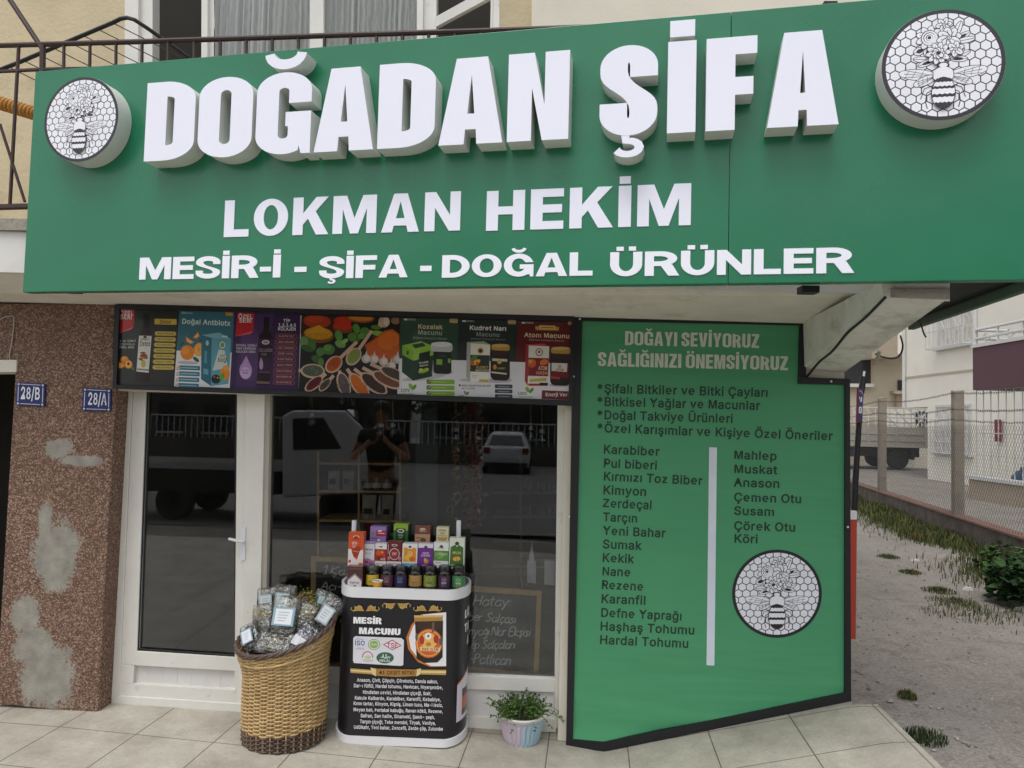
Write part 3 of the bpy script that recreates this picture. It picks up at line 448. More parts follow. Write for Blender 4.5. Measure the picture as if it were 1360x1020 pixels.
def _fix_glyphs():                          # letters drawn from strokes
    s = .19
    def sh(poly, k=0.0): return [[(x + .1, y) for x, y in poly]]
    def put(ch, w, shapes): GLY[ch] = (w + .2, [[[(x + .1, y) for x, y in l] for l in shp] for shp in shapes])
    put('M', .98, [[[(0, 0), (s, 0), (s, .72), (.49 - .085, 0), (.49 + .085, 0), (.98 - s, .72), (.98 - s, 0), (.98, 0), (.98, 1), (.98 - .27, 1), (.49, .27), (.27, 1), (0, 1)]]])
    put('N', .8, [[[(0, 0), (s, 0), (s, .68), (.8 - s, 0), (.8, 0), (.8, 1), (.8 - s, 1), (.8 - s, .32), (s, 1), (0, 1)]]])
    for ch, w, h, b in (('Z', .78, 1, .17), ('z', .6, .75, .15)):
        put(ch, w, [[[(0, 0), (w, 0), (w, b), (.25, b), (w, h - b), (w, h), (0, h), (0, h - b), (w - .26, h - b), (0, b)]]])
    put('8', .7, [[rr(.03, .46, .67, 1.01, .4, .4), rr(.21, .59, .49, .88, .3, .3)], [rr(0, -.02, .7, .56, .4, .4), rr(.19, .12, .51, .44, .3, .3)]])
    e = pen(arc(.36, .375, .27, .32, 5, 320, 26), s, .16)
    put('e', .72, [e, [[(.1, .31), (.715, .31), (.715, .44), (.1, .44)]]])
    put('E', .72, [[[(0, 0), (.72, 0), (.72, .165), (s, .165), (s, .42), (.66, .42), (.66, .58), (s, .58), (s, .835), (.71, .835), (.71, 1), (0, 1)]]])
_fix_glyphs()
def heavy_text(s, style, gap=0.06):
    x = 0; out = []
    for ch in s:
        W, P = heavy(ch, *style)
        out.append((ch, [[[(p[0] + x, p[1]) for p in l] for l in shp] for shp in P])); x += W + (gap if ch != ' ' else 0)
    return out, x - gap
IMPACT = (.58, .24, .2, .25)
BLACK = (.92, .28, .215, .5)
COND = (.50, .2, .17, .2)

# ------------------------------------------------------------------ flat printed artwork (colours lie in layers a fraction of a millimetre thick)
class Print:
    def __init__(s, step=0.00012):
        s.it = []; s.step = step; s.grid = {}; s.cell = None
    def _lvl(s, bb):
        l = 0
        for b, k in s.it_b:
            if b[0] < bb[2] and b[2] > bb[0] and b[1] < bb[3] and b[3] > bb[1] and k >= l: l = k + 1
        return l
    it_b = None
    def poly(s, loops, col, lvl=None):
        if s.it_b is None: s.it_b = []
        xs = [p[0] for p in loops[0]]; ys = [p[1] for p in loops[0]]
        bb = (min(xs), min(ys), max(xs), max(ys))
        if lvl is None: lvl = s._lvl(bb)
        s.it_b.append((bb, lvl)); s.it.append((loops, col, lvl)); return lvl
    def rect(s, x0, y0, x1, y1, col): return s.poly([[(x0, y0), (x1, y0), (x1, y1), (x0, y1)]], col)
    def ell(s, x, y, rx, ry, col, n=28, rot=0):
        c, q = math.cos(R_(rot)), math.sin(R_(rot))
        return s.poly([[(x + c * a - q * b, y + q * a + c * b) for a, b in arc(0, 0, rx, ry, 0, 360 * (n - 1) / n, n - 1)]], col)
    def rrect(s, x0, y0, x1, y1, r, col): return s.poly([rr(x0, y0, x1, y1, r, r, 5)], col)
    def line(s, pts, w, col, closed=False):
        return s.poly(pen(pts, w, w, closed), col)
    def text(s, t, p0, p1, hgt, col, shear=0.0, align='fit', up=-1):
        # baseline from p0 to p1; 'fit' stretches to it, 'left'/'mid' keep the natural width. up=-1: v grows downwards
        ch, W = text_polys(t, shear)
        L = math.dist(p0, p1); ex = ((p1[0] - p0[0]) / L, (p1[1] - p0[1]) / L)
        k = L / W if align == 'fit' else hgt
        o = p0 if align in ('fit', 'left') else (p0[0] + ex[0] * (L - W * k) / 2, p0[1] + ex[1] * (L - W * k) / 2)
        ey = (ex[1], -ex[0]) if up < 0 else (-ex[1], ex[0])
        s._put(ch, o, ex, ey, k, hgt, col)
    def heavy(s, t, p0, p1, hgt, col, style=COND, gap=.05, up=-1, shear=0.0):
        ch, W = heavy_text(t, style, gap); L = math.dist(p0, p1); ex = ((p1[0] - p0[0]) / L, (p1[1] - p0[1]) / L)
        ey = (ex[1], -ex[0]) if up < 0 else (-ex[1], ex[0])
        s._put([c[1] for c in ch], p0, ex, ey, L / W, hgt, col, shear)
    def _put(s, chars, o, ex, ey, kx, ky, col, shear=0.0):
        base = None
        f = lambda p: (o[0] + ex[0] * p[0] * kx + ey[0] * p[1] * ky + shear * p[1] * ky, o[1] + ex[1] * p[0] * kx + ey[1] * p[1] * ky)
        S = [[[f(p) for p in l] for l in shp] for c in chars for shp in c]
        if not S: return
        al = [p for shp in S for p in shp[0]]
        lvl = s._lvl((min(p[0] for p in al), min(p[1] for p in al), max(p[0] for p in al), max(p[1] for p in al))) if s.it_b else 0
        i = 0
        for c in chars:
            for j, shp in enumerate(c):
                s.poly(S[i], col, lvl + j); i += 1
    def build(s, name, mp, material='print', parent=None, label=None, origin=None, sub=None):
        mb = MB()
        for loops, col, lvl in s.it:
            o = lvl * s.step
            mb.poly([[mp(p[0], p[1], o) for p in l] for l in loops], col)
        return mb.build(name, material, parent, label, origin=origin)

def clip_circle(poly, cx, cy, r, n=48):
    out = poly
    for i in range(n):
        a = 2 * math.pi * i / n; nx, ny = math.cos(a), math.sin(a); lim = r
        inp = out; out = []
        for j in range(len(inp)):
            p, q = inp[j - 1], inp[j]
            dp = (p[0] - cx) * nx + (p[1] - cy) * ny - lim; dq = (q[0] - cx) * nx + (q[1] - cy) * ny - lim
            if (dp <= 0) != (dq <= 0):
                t = dp / (dp - dq); out.append((p[0] + (q[0] - p[0]) * t, p[1] + (q[1] - p[1]) * t))
            if dq <= 0: out.append(q)
        if len(out) < 3: return None
    return out
def emblem(P, T, ring=True, ink='#2b2a33', paper='#f2f3fa'):
    # honeycomb disc with flowers and a bee; T maps unit disc (y up) to the canvas
    def po(loops, c): return P.poly([[T(*p) for p in l] for l in loops], c)
    def el(x, y, rx, ry, c, rot=0, n=20):
        cc, q = math.cos(R_(rot)), math.sin(R_(rot))
        return po([[(x + cc * a - q * b, y + q * a + cc * b) for a, b in arc(0, 0, rx, ry, 0, 360 * (n - 1) / n, n - 1)]], c)
    def ln(pts, w, c=ink, closed=False): return po(pen(pts, w, w, closed), c)
    po([arc(0, 0, 1, 1, 0, 357, 119)], ink)
    R = .93; pitch = .172; hr = pitch / math.sqrt(3) * .89
    inside = lambda x, y: abs(x) < .40 and -.02 < y < .78 and (x * x / .16 + (y - .36) ** 2 / .18) < 1
    l0 = None
    for j in range(-9, 10):
        for i in range(-9, 10):
            x = (i + (.5 if j % 2 else 0)) * pitch; y = j * pitch * math.sqrt(3) / 2
            if math.hypot(x, y) > R + hr: continue
            h = clip_circle([(x + hr * math.cos(R_(30 + 60 * k)), y + hr * math.sin(R_(30 + 60 * k))) for k in range(6)], 0, 0, R)
            if h: P.poly([[T(*p) for p in h]], paper, 1)
    def petal(x, y, a, l, w, base=0.0):
        cx, cy = x + math.cos(R_(a)) * (base + l / 2), y + math.sin(R_(a)) * (base + l / 2)
        el(cx, cy, l / 2 + .012, w / 2 + .012, ink, a, 14); el(cx, cy, l / 2, w / 2, paper, a, 14)
    def flower(x, y, r, n, a0=0, core=.25, w=.62):
        for k in range(n): petal(x, y, a0 + 360 * k / n, r, r * w)
        for k in range(n):
            a = R_(a0 + 360 * k / n); ln([(x + math.cos(a) * r * .25, y + math.sin(a) * r * .25), (x + math.cos(a) * r * .7, y + math.sin(a) * r * .7)], .008)
        el(x, y, r * core, r * core, ink); el(x, y, r * core * .68, r * core * .68, paper); el(x, y, r * core * .3, r * core * .3, ink)
    def leaf(x, y, a, l, w, dark=False):
        petal(x, y, a, l, w)
        if dark: el(x + math.cos(R_(a)) * l * .42, y + math.sin(R_(a)) * l * .42, l * .34, w * .3, ink, a, 12)
        ln([(x, y), (x + math.cos(R_(a)) * l, y + math.sin(R_(a)) * l)], .009)
    for a in (150, 175, 200): leaf(-.12, .1, a, .36 if a == 175 else .3, .1, a == 200)
    for a in (20, -5, 38): leaf(.12, .1, a, .34 if a == 20 else .28, .1, a == -5)
    for x, y, a in ((.2, .42, 30), (.24, .4, 8), (.2, .5, 70)): leaf(x, y, a, .28, .1, a == 30)
    for x, y, a in ((-.3, .3, 200), (-.2, .14, 115), (.17, .2, 80)): leaf(x, y, a, .18, .13, True)
    flower(.02, .72, .13, 6, 10)
    flower(-.22, .5, .22, 9, 0, .6, .5); 
    for r in (.13, .09, .05): el(-.22, .5, r + .008, r + .008, ink); el(-.215, .495, r, r, paper)
    el(-.22, .5, .03, .03, ink)
    flower(.1, .47, .2, 8, 12, .2)
    flower(.2, .26, .14, 6, 20, .25)
    flower(-.08, .2, .2, 10, 5, .3, .45)
    for k in range(8): petal(-.08, .2, 45 * k, .1, .07)
    el(-.08, .2, .035, .035, ink)
    # wings
    for sg in (-1, 1):
        for a, l, w in ((8, .62, .19), (-22, .4, .15)):
            an = a if sg > 0 else 180 - a
            x, y = sg * .1, -.2
            petal(x, y, an, l, w)
            for da in (-7, 0, 7):
                ln([(x, y), (x + math.cos(R_(an + da)) * l * .86, y + math.sin(R_(an + da)) * l * .86)], .008)
            for t in (.4, .6, .78):
                c = (x + math.cos(R_(an)) * l * t, y + math.sin(R_(an)) * l * t); pr = R_(an + 70)
                ln([(c[0] - math.cos(pr) * w * .38, c[1] - math.sin(pr) * w * .38), (c[0] + math.cos(pr) * w * .38, c[1] + math.sin(pr) * w * .38)], .007)
        ln([(sg * .12, -.42), (sg * .26, -.5), (sg * .28, -.66), (sg * .25, -.78)], .016)
        ln([(sg * .12, -.35), (sg * .3, -.42), (sg * .36, -.6)], .013)
    # body
    el(0, -.03, .1, .07, ink); el(0, -.02, .07, .04, paper)
    el(0, -.20, .175, .15, ink); 
    po([[(-.16, -.25)] + arc(0, -.17, .16, .12, 180, 0, 12) + [(.16, -.25)] + [(.16 - .032 * k, -.25 - (.03 if k % 2 else 0)) for k in range(1, 10)]], paper)
    el(0, -.52, .2, .29, ink)
    for y0, y1 in ((-.33, -.39), (-.45, -.53), (-.60, -.68)):
        def hw(y): return .185 * math.sqrt(max(0, 1 - ((y + .52) / .28) ** 2))
        top = [(-hw(y0) + 2 * hw(y0) * k / 9, y0 + (.012 if k % 2 else 0)) for k in range(10)]
        bot = [(hw(y1) - 2 * hw(y1) * k / 9, y1 - (.018 if k % 2 else 0)) for k in range(10)]
        po([top + bot], paper)
# ------------------------------------------------------------------ building materials
def pavers():
    m, nt, b = newmat('pavement_tiles')
    tc = N(nt, 'ShaderNodeTexCoord').outputs['Object']
    mp = N(nt, 'ShaderNodeMapping'); nt.links.new(tc, mp.inputs[0]); mp.inputs['Rotation'].default_value = (0, 0, R_(4))
    mp.inputs['Location'].default_value = (.17, .12, 0)
    br = N(nt, 'ShaderNodeTexBrick', Scale=1.0)
    br.offset = 0.0; br.inputs['Brick Width'].default_value = .40; br.inputs['Row Height'].default_value = .40
    br.inputs['Mortar Size'].default_value = .0035; br.inputs['Mortar Smooth'].default_value = .3; br.inputs['Bias'].default_value = 0
    br.inputs['Color1'].default_value = (*lin('#bdb8ad'), 1); br.inputs['Color2'].default_value = (*lin('#bdb8ad'), 1); br.inputs['Mortar'].default_value = (*lin('#6d675d'), 1)
    nt.links.new(mp.outputs[0], br.inputs['Vector'])
    f = noise_out(nt, 3.2, 8, .72)
    o = mixc(nt, 1.0, br.outputs['Color'], ramp(nt, f, .25, .72, (.52, .50, .47), (1.03, 1.03, 1.0)), 'MULTIPLY')
    f2 = noise_out(nt, 70, 4, .7)
    o = mixc(nt, 1.0, o, ramp(nt, f2, .3, .7, (.86,) * 3, (1.08,) * 3), 'MULTIPLY')
    st = ramp(nt, noise_out(nt, 1.7, 8, .8), .54, .74, (0,) * 3, (.6,) * 3)
    o = mixc(nt, st, o, lin('#766d5e'))
    wh = ramp(nt, noise_out(nt, 26, 3, .8), .70, .78, (0,) * 3, (.55,) * 3)
    o = mixc(nt, wh, o, lin('#c9c5bb'))
    nt.links.new(o, b.inputs['Base Color']); b.inputs['Roughness'].default_value = .62
    bn = N(nt, 'ShaderNodeBump', Strength=.25, Distance=.004); nt.links.new(br.outputs['Fac'], bn.inputs['Height']); bn.invert = True
    b2 = N(nt, 'ShaderNodeBump', Strength=.2, Distance=.003); nt.links.new(f2, b2.inputs['Height']); nt.links.new(bn.outputs[0], b2.inputs['Normal'])
    nt.links.new(b2.outputs[0], b.inputs['Normal'])
    return m
def granite():
    m, nt, b = newmat('granite_chip_render')
    tc = N(nt, 'ShaderNodeTexCoord').outputs['Object']
    v = N(nt, 'ShaderNodeTexVoronoi', Scale=165.0); nt.links.new(tc, v.inputs['Vector'])
    r = nt.nodes.new('ShaderNodeValToRGB'); cr = r.color_ramp
    for i, (p, c) in enumerate(((0, '#42322a'), (.3, '#62493b'), (.55, '#735747'), (.75, '#876b59'), (.93, '#a88f7b'))):
        e = cr.elements[i] if i < 2 else cr.elements.new(p)
        e.position = p; e.color = (*lin(c), 1)
    sx = N(nt, 'ShaderNodeSeparateColor'); nt.links.new(v.outputs['Color'], sx.inputs[0]); nt.links.new(sx.outputs[0], r.inputs[0])
    o = mixc(nt, ramp(nt, noise_out(nt, 2.5, 5), .3, .7, (0,) * 3, (.35,) * 3), r.outputs[0], lin('#5d4034'))
    # cement repairs: blobs with a ragged edge
    nz = N(nt, 'ShaderNodeTexNoise', Scale=9.0, Detail=8.0, Roughness=.65); nt.links.new(tc, nz.inputs['Vector'])
    sp = N(nt, 'ShaderNodeSeparateXYZ'); nt.links.new(tc, sp.inputs[0])
    best = None
    for x, z, rx, rz in PATCHES:
        def mth(op, a, bb=None):
            n = N(nt, 'ShaderNodeMath', operation=op)
            for i, q in enumerate((a, bb)):
                if q is None: continue
                if isinstance(q, (int, float)): n.inputs[i].default_value = q
                else: nt.links.new(q, n.inputs[i])
            return n.outputs[0]
        dx = mth('DIVIDE', mth('SUBTRACT', sp.outputs[0], x), rx); dz = mth('DIVIDE', mth('SUBTRACT', sp.outputs[2], z), rz)
        dd = mth('SUBTRACT', 1.0, mth('SQRT', mth('ADD', mth('MULTIPLY', dx, dx), mth('MULTIPLY', dz, dz))))
        best = dd if best is None else mth('MAXIMUM', best, dd)
    nn = N(nt, 'ShaderNodeMath', operation='MULTIPLY_ADD'); nt.links.new(nz.outputs[0], nn.inputs[0]); nn.inputs[1].default_value = 1.1; nn.inputs[2].default_value = -.55
    n3 = N(nt, 'ShaderNodeTexNoise', Scale=85.0, Detail=2.0); nt.links.new(tc, n3.inputs['Vector'])
    n4 = N(nt, 'ShaderNodeMath', operation='MULTIPLY_ADD'); nt.links.new(n3.outputs[0], n4.inputs[0]); n4.inputs[1].default_value = .8; n4.inputs[2].default_value = -.4
    s1 = N(nt, 'ShaderNodeMath', operation='ADD'); nt.links.new(best, s1.inputs[0]); nt.links.new(nn.outputs[0], s1.inputs[1])
    s2 = N(nt, 'ShaderNodeMath', operation='ADD'); nt.links.new(s1.outputs[0], s2.inputs[0]); nt.links.new(n4.outputs[0], s2.inputs[1])
    mk = ramp(nt, s2.outputs[0], .0, .22)
    gr = mixc(nt, ramp(nt, noise_out(nt, 14, 6), .3, .7), lin('#7d7a71'), lin('#9a968b'))
    o = mixc(nt, mk, o, gr)
    nt.links.new(o, b.inputs['Base Color']); b.inputs['Roughness'].default_value = .75
    bn = N(nt, 'ShaderNodeBump', Strength=.5, Distance=.004); nt.links.new(v.outputs['Distance'], bn.inputs['Height'])
    nt.links.new(bn.outputs[0], b.inputs['Normal'])
    return m
def signmat():
    m, nt, b = newmat('green_composite_panel')
    tc = N(nt, 'ShaderNodeTexCoord').outputs['Object']
    o = mixc(nt, ramp(nt, noise_out(nt, 1.1, 3), .3, .7), lin('#136e4b'), lin('#187551'))
    mp = N(nt, 'ShaderNodeMapping'); nt.links.new(tc, mp.inputs[0]); mp.inputs['Scale'].default_value = (9, 9, .7)
    st = ramp(nt, noise_out(nt, 1.6, 6, .7, mp.outputs[0]), .56, .78, (0,) * 3, (.22,) * 3)
    o = mixc(nt, st, o, lin('#357a60')); nt.links.new(o, b.inputs['Base Color'])
    nt.links.new(ramp(nt, noise_out(nt, 2.2, 6, .65), .3, .7, (.24,) * 3, (.38,) * 3), b.inputs['Roughness'])
    b.inputs['Specular IOR Level'].default_value = .5; b.inputs['Coat Weight'].default_value = .12; b.inputs['Coat Roughness'].default_value = .2
    bn = N(nt, 'ShaderNodeBump', Strength=.25, Distance=.05); nt.links.new(noise_out(nt, 1.5, 2, .5), bn.inputs['Height'])
    nt.links.new(bn.outputs[0], b.inputs['Normal']); nt.links.new(bn.outputs[0], b.inputs['Coat Normal'])
    return m
def glassmat(name, tint=(.84, .86, .86), k=1.5, base=.01):
    m, nt, b = newmat(name)
    out = nt.nodes['Material Output']
    tr = N(nt, 'ShaderNodeBsdfTransparent'); tr.inputs[0].default_value = (*tint, 1)
    gl = N(nt, 'ShaderNodeBsdfGlossy'); gl.inputs['Roughness'].default_value = 0.0; gl.inputs['Color'].default_value = (.95, .97, 1, 1)
    fr = N(nt, 'ShaderNodeFresnel', IOR=1.5)
    mm = N(nt, 'ShaderNodeMath', operation='MULTIPLY_ADD'); nt.links.new(fr.outputs[0], mm.inputs[0]); mm.inputs[1].default_value = k; mm.inputs[2].default_value = base
    mm.use_clamp = True
    mx = N(nt, 'ShaderNodeMixShader'); nt.links.new(mm.outputs[0], mx.inputs[0]); nt.links.new(tr.outputs[0], mx.inputs[1]); nt.links.new(gl.outputs[0], mx.inputs[2])
    nt.links.new(mx.outputs[0], out.inputs['Surface'])
    nt.nodes.remove(b)
    return m
def gravel():
    m, nt, b = newmat('worn_gravel_asphalt')
    f = noise_out(nt, .9, 8, .7); f2 = noise_out(nt, 55, 5, .75); f3 = noise_out(nt, 7, 7, .7)
    o = mixc(nt, ramp(nt, f, .3, .7), lin('#837d77'), lin('#9a948d'))
    o = mixc(nt, ramp(nt, f3, .50, .68, (0,) * 3, (.55,) * 3), o, lin('#6b655b'))
    o = mixc(nt, 1.0, o, ramp(nt, f2, .3, .72, (.55,) * 3, (1.25,) * 3), 'MULTIPLY')
    v = N(nt, 'ShaderNodeTexVoronoi', Scale=60.0); nt.links.new(N(nt, 'ShaderNodeTexCoord').outputs['Object'], v.inputs['Vector'])
    o = mixc(nt, ramp(nt, v.outputs['Distance'], .12, .2, (.5,) * 3, (0,) * 3), o, lin('#aca7a0'))
    nt.links.new(o, b.inputs['Base Color']); b.inputs['Roughness'].default_value = .95; b.inputs['Specular IOR Level'].default_value = .2
    bn = N(nt, 'ShaderNodeBump', Strength=.7, Distance=.012); nt.links.new(f2, bn.inputs['Height']); nt.links.new(bn.outputs[0], b.inputs['Normal'])
    return m
def curtain():
    m, nt, b = newmat('net_curtain')
    tc = N(nt, 'ShaderNodeTexCoord').outputs['Object']
    w = N(nt, 'ShaderNodeTexWave', Scale=9.0, Distortion=2.0, Detail=3.0); nt.links.new(tc, w.inputs['Vector'])
    o = mixc(nt, w.outputs['Fac'], lin('#b5b1a9'), lin('#e6e2da'))
    nt.links.new(o, b.inputs['Base Color']); b.inputs['Roughness'].default_value = .8
    return m
PATCHES = [(p.x, p.z, a, c) for p, a, c in (
    (FP(78, 596), .085, .06), (FP(105, 612), .13, .035), (FP(60, 690), .045, .10), (FP(75, 735), .13, .19),
    (FP(34, 815), .09, .11), (FP(62, 900), .17, .20), (FP(45, 860), .12, .12))]
M['pavers'] = pavers(); M['granite'] = granite(); M['gravel'] = gravel(); M['curtain'] = curtain()
M['clear_glass'] = glassmat('upper_window_glass', (.92, .94, .94), .7, 0.0); M['glass'] = glassmat('window_glass', k=1.15, base=.015)
M['far_glass'] = glassmat('dark_window_glass', (.25, .27, .28), 2.0, .04)
M['plaster'] = mat('soffit_plaster', '#d6d1c5', .85, .10, 2.5, .35, 45, dirt=('#8d8779', 3.0, .55, .75, .5))
M['bracket'] = mat('patched_plaster', '#d8d9d0', .85, .10, 4, .55, 28, dirt=('#8b877c', 5.0, .5, .68, .65))
M['concrete'] = mat('raw_concrete', '#9c958a', .9, .18, 9, .6, 50, dirt=('#5c554b', 9.0, .5, .65, .7))
M['white_paint'] = mat('white_painted_wall', '#d8d6d2', .75, .05, 3, .1, 40, dirt=('#9d9a93', 4, .58, .75, .4))
M['stucco'] = mat('cream_stucco', '#c6b797', .9, .10, 3, .5, 35, dirt=('#8f8060', 3.2, .56, .74, .55))
M['offwhite'] = mat('off_white_render', '#dad3c3', .85, .05, 2, .15, 40, dirt=('#b4ab98', 1.5, .55, .8, .4))
M['pvc'] = mat('old_white_pvc', '#dad8d1', .42, .05, 5, .06, 30, dirt=('#8b8371', 11, .60, .74, .45))
M['pvc_side'] = mat('pvc_reveal', '#a9a498', .5, .06, 5)
M['pvc_panel'] = mat('pvc_tongue_panel', '#d4d2cf', .4, .05, 5, dirt=('#98938a', 8, .6, .75, .35))
M['seal'] = mat('black_seal', '#1c1c1c', .7)
M['sign_green'] = signmat()
M['green_back'] = mat('dull_green_sheet', '#44604f', .6, .10, 5, dirt=('#26352d', 6, .5, .7, .5))
M['sign_dark'] = mat('dark_sign_back', '#16211d', .6, .1, 5)
M['letter_white'] = mat('white_acrylic', '#eceefb', .25, .015, 2, spec=.5)
M['letter_side'] = mat('white_letter_edge', '#d3d6d2', .45, .04, 6)
M['flat_white'] = mat('white_vinyl', '#f0f1fb', .4, .01, 3)
M['black_frame'] = mat('black_metal_frame', '#15161a', .45, .1, 10)
M['iron'] = mat('rusty_brown_iron', '#3c2b27', .6, .25, 20, .2, 90)
M['black_iron'] = mat('black_tube', '#1c1c20', .45, .15, 12)
M['wire'] = mat('grey_wire', '#4b4b4b', .5)
M['dark'] = mat('dark_interior_tone', '#35322e', .9, .1, 2)  # dark tone standing in for unlit insides; also the shop floor
M['dark_wall'] = mat('shop_inner_wall', '#8a857a', .9, .1, 2)
M['wood'] = mat('pale_timber', '#c69e66', .6, .2, 14, .1, 30)
M['slate'] = mat('chalkboard_slate', '#23262a', .75, .25, 4, dirt=('#4b4e52', 5, .5, .75, .35))
M['white_gloss'] = mat('white_plastic', '#d9d9dc', .3, .02, 3)
M['orange_sheet'] = mat('orange_sheet', '#ad3c28', .55, .05, 6)

# ------------------------------------------------------------------ ground
XB0, XB1 = FP(757, 985).x, FP(1128, 930).x
ZR = max(.05, FP(1128, 930).z)
GX = [(-9.0, 0.0), (-2.3, 0.0), (.16, -.062), (FP(803, 998, D - .015).x, FP(803, 998, D - .015).z - .004), (FP(1129, 931, D - .015).x, FP(1129, 931, D - .015).z - .004), (1.9, ZR + .01), (99.0, ZR + .02)]
def gz(x):                                  # height of the ground: it falls gently along the shop, then ramps up to the alley
    for (a, za), (b, zb_) in zip(GX, GX[1:]):
        if x <= b: return za + (zb_ - za) * max(0.0, (x - a) / (b - a))
    return GX[-1][1]
def GG(px, py):                             # pixel -> point on that ground
    z = 0.0
    for _ in range(12):
        p = GP(px, py, z); z = gz(p.x)
    return p
def drop(y): return -min(.3, max(0.0, -1.0 - y) * .14)   # the street lies lower than the pavement
def sheet(xs, ys, dz, name, material, kind='structure', wob=0.0):
    mb = MB(); n = len(xs)
    for y in ys:
        for x in xs:
            mb.v.append((x, y, gz(x) + dz + drop(y) + (noise.noise(Vector((x * .9, y * .9, 0))) * wob if wob else 0)))
    for j in range(len(ys) - 1):
        for i in range(n - 1):
            mb.f.append([j * n + i, j * n + i + 1, (j + 1) * n + i + 1, (j + 1) * n + i]); mb.c.append(None)
    o = mb.build(name, material, smooth=True); o['kind'] = kind; return o
def fr(a, b, n): return [a + (b - a) * i / n for i in range(n + 1)]
sheet([-60, -20] + fr(-6, 10, 80) + [14, 20, 30, 60], [-60, -20] + fr(-6, 14, 100) + [18, 24, 35, 60], -.03, 'alley_ground', 'gravel', wob=.012)
_e0, _e1 = GP(1165, 936, ZR), GP(1250, 1018, ZR)
def pavement():
    mb = MB(); xs = fr(-6, XB1, 60); rows = []
    ys = [-1.2, 0, 1.2, 2.4, _e0.y]
    sl = (_e1.x - _e0.x) / (_e1.y - _e0.y)
    for y in ys:
        xe = _e0.x + sl * (y - _e0.y)
        r = [(x, y) for x in xs if x < xe - .01] + [(xe, y)]
        rows.append(r)
    n = min(len(r) for r in rows)
    xs2 = fr(0, 1, 160)
    top = [[(-6 + (r[-1][0] + 6) * t, r[-1][1]) for t in xs2] for r in rows]
    m = len(xs2)
    for r in top:
        for x, y in r: mb.v.append((x, y, gz(x)))
    for j in range(len(ys) - 1):
        for i in range(m - 1): mb.f.append([j * m + i, j * m + i + 1, (j + 1) * m + i + 1, (j + 1) * m + i]); mb.c.append(None)
    # strip back to the door, left of the alley
    b = len(mb.v)
    for y in (_e0.y, DD + .3):
        for t in xs2: 
            x = -6 + (XB1 + 6) * t; mb.v.append((x, y, gz(x)))
    for i in range(m - 1): mb.f.append([b + i, b + i + 1, b + m + i + 1, b + m + i]); mb.c.append(None)
    # kerb edge towards the alley
    e = [(r[-1][0], r[-1][1], gz(r[-1][0])) for r in rows]
    b = len(mb.v); mb.v += e + [(x + .01, y, z - .12) for x, y, z in e]
    k = len(e)
    for j in range(k - 1): mb.f.append([b + j, b + j + 1, b + k + j + 1, b + k + j]); mb.c.append(None)
    o = mb.build('pavement', 'pavers'); o['kind'] = 'structure'
pavement()

# ------------------------------------------------------------------ the shop building
BLD = thing('shop_building', 'old apartment building with a granite chip pillar, white shop door and balcony over the shop', 'building', (0, D + .3, 0))
def quad(pts, y): return [FP(a, b, y) for a, b in pts]
def slabq(mb, pts, y, dep, col=None): return mb.slab(quad(pts, y), (0, dep, 0), col)
# pillar and granite over the neighbouring doorway
mb = MB()
slabq(mb, [(21, 484), (156, 486), (130, 948), (-6, 935)], D, .30)
slabq(mb, [(-160, 402), (153, 404), (149.6, 486), (-160, 484)], D + .002, .30); slabq(mb, [(-900, 400), (-160, 402), (-160, 935), (-900, 915)], D + .001, .30)
mb.build('granite_pillar', 'granite', BLD, bevel=.004)
mb = MB(); slabq(mb, [(-160, 478), (22, 478), (21.5, 494), (-160, 494)], D - .01, .2)
mb.build('door_lintel', 'plaster', BLD)
mb = MB(); slabq(mb, [(-200, 490), (30, 490), (10, 948), (-200, 948)], D + .9, .05)
mb.build('dark_doorway', 'dark', BLD)  # dark sheet stands in for the unlit inside of the open doorway
# wall over the door behind the poster board, wall behind the banner
mb = MB()
x0, x1 = FP(150, 520).x, XB1 + .02
mb.box((x0 - .25, D + .02, FP(400, 525).z), (FP(757, 500).x, D + .1, FP(400, 400).z + .12))
mb.box((FP(752, 500).x, D + .03, -.1), (XB1 - .02, D + .25, FP(900, 430).z + .2))
mb.box((XB1 - .22, D + .25, -.1), (XB1 - .02, 9.0, 2.9))
mb.build('shop_wall', 'offwhite', BLD)
# soffit under the balcony and slab front
FLx = Vector((-3.3, 3.52, 0)); zf = CAM.z + (ray(10, 348) * (3.46 / ray(10, 348).y)).z
zb = FP(152, 403, D).z
mb = MB()
_br = FP(1068, 434, D)
bl, br_ = Vector((-6.2, D + .15, zb + .01)), Vector((XB1 + .1, D + .15, _br.z))
fl, frr = Vector((-6.2, 3.67, zf)), Vector((XB1 + .1, 3.22, _br.z + .06))
mb.hexa([bl, br_, frr, fl], [p + Vector((0, 0, .10)) for p in (bl, br_, frr, fl)])
mb.build('soffit', 'plaster', BLD)
ztop = CAM.z + (ray(10, 294) * (3.46 / ray(10, 294).y)).z
mb = MB()
a, b_ = Vector((-6.2, 3.64, zf + .0)), Vector((XB1 + .1, 3.19, _br.z + .06))
dn = Vector((0, .6, 0)); up = Vector((0, 0, ztop - zf))
mb.hexa([a, b_, b_ + up, a + up], [p + dn * .04 for p in (a, b_, b_ + up, a + up)])
mb.build('balcony_fascia', 'white_paint', BLD)
mb = MB(); a2 = a + up + Vector((0, -.02, .002)); b2 = b_ + up + Vector((0, -.02, .002)); hh = Vector((0, 0, .055))
mb.hexa([a2, b2, b2 + hh, a2 + hh], [p + Vector((0, 1.2, 0)) for p in (a2, b2, b2 + hh, a2 + hh)])
mb.build('balcony_slab', 'concrete', BLD)
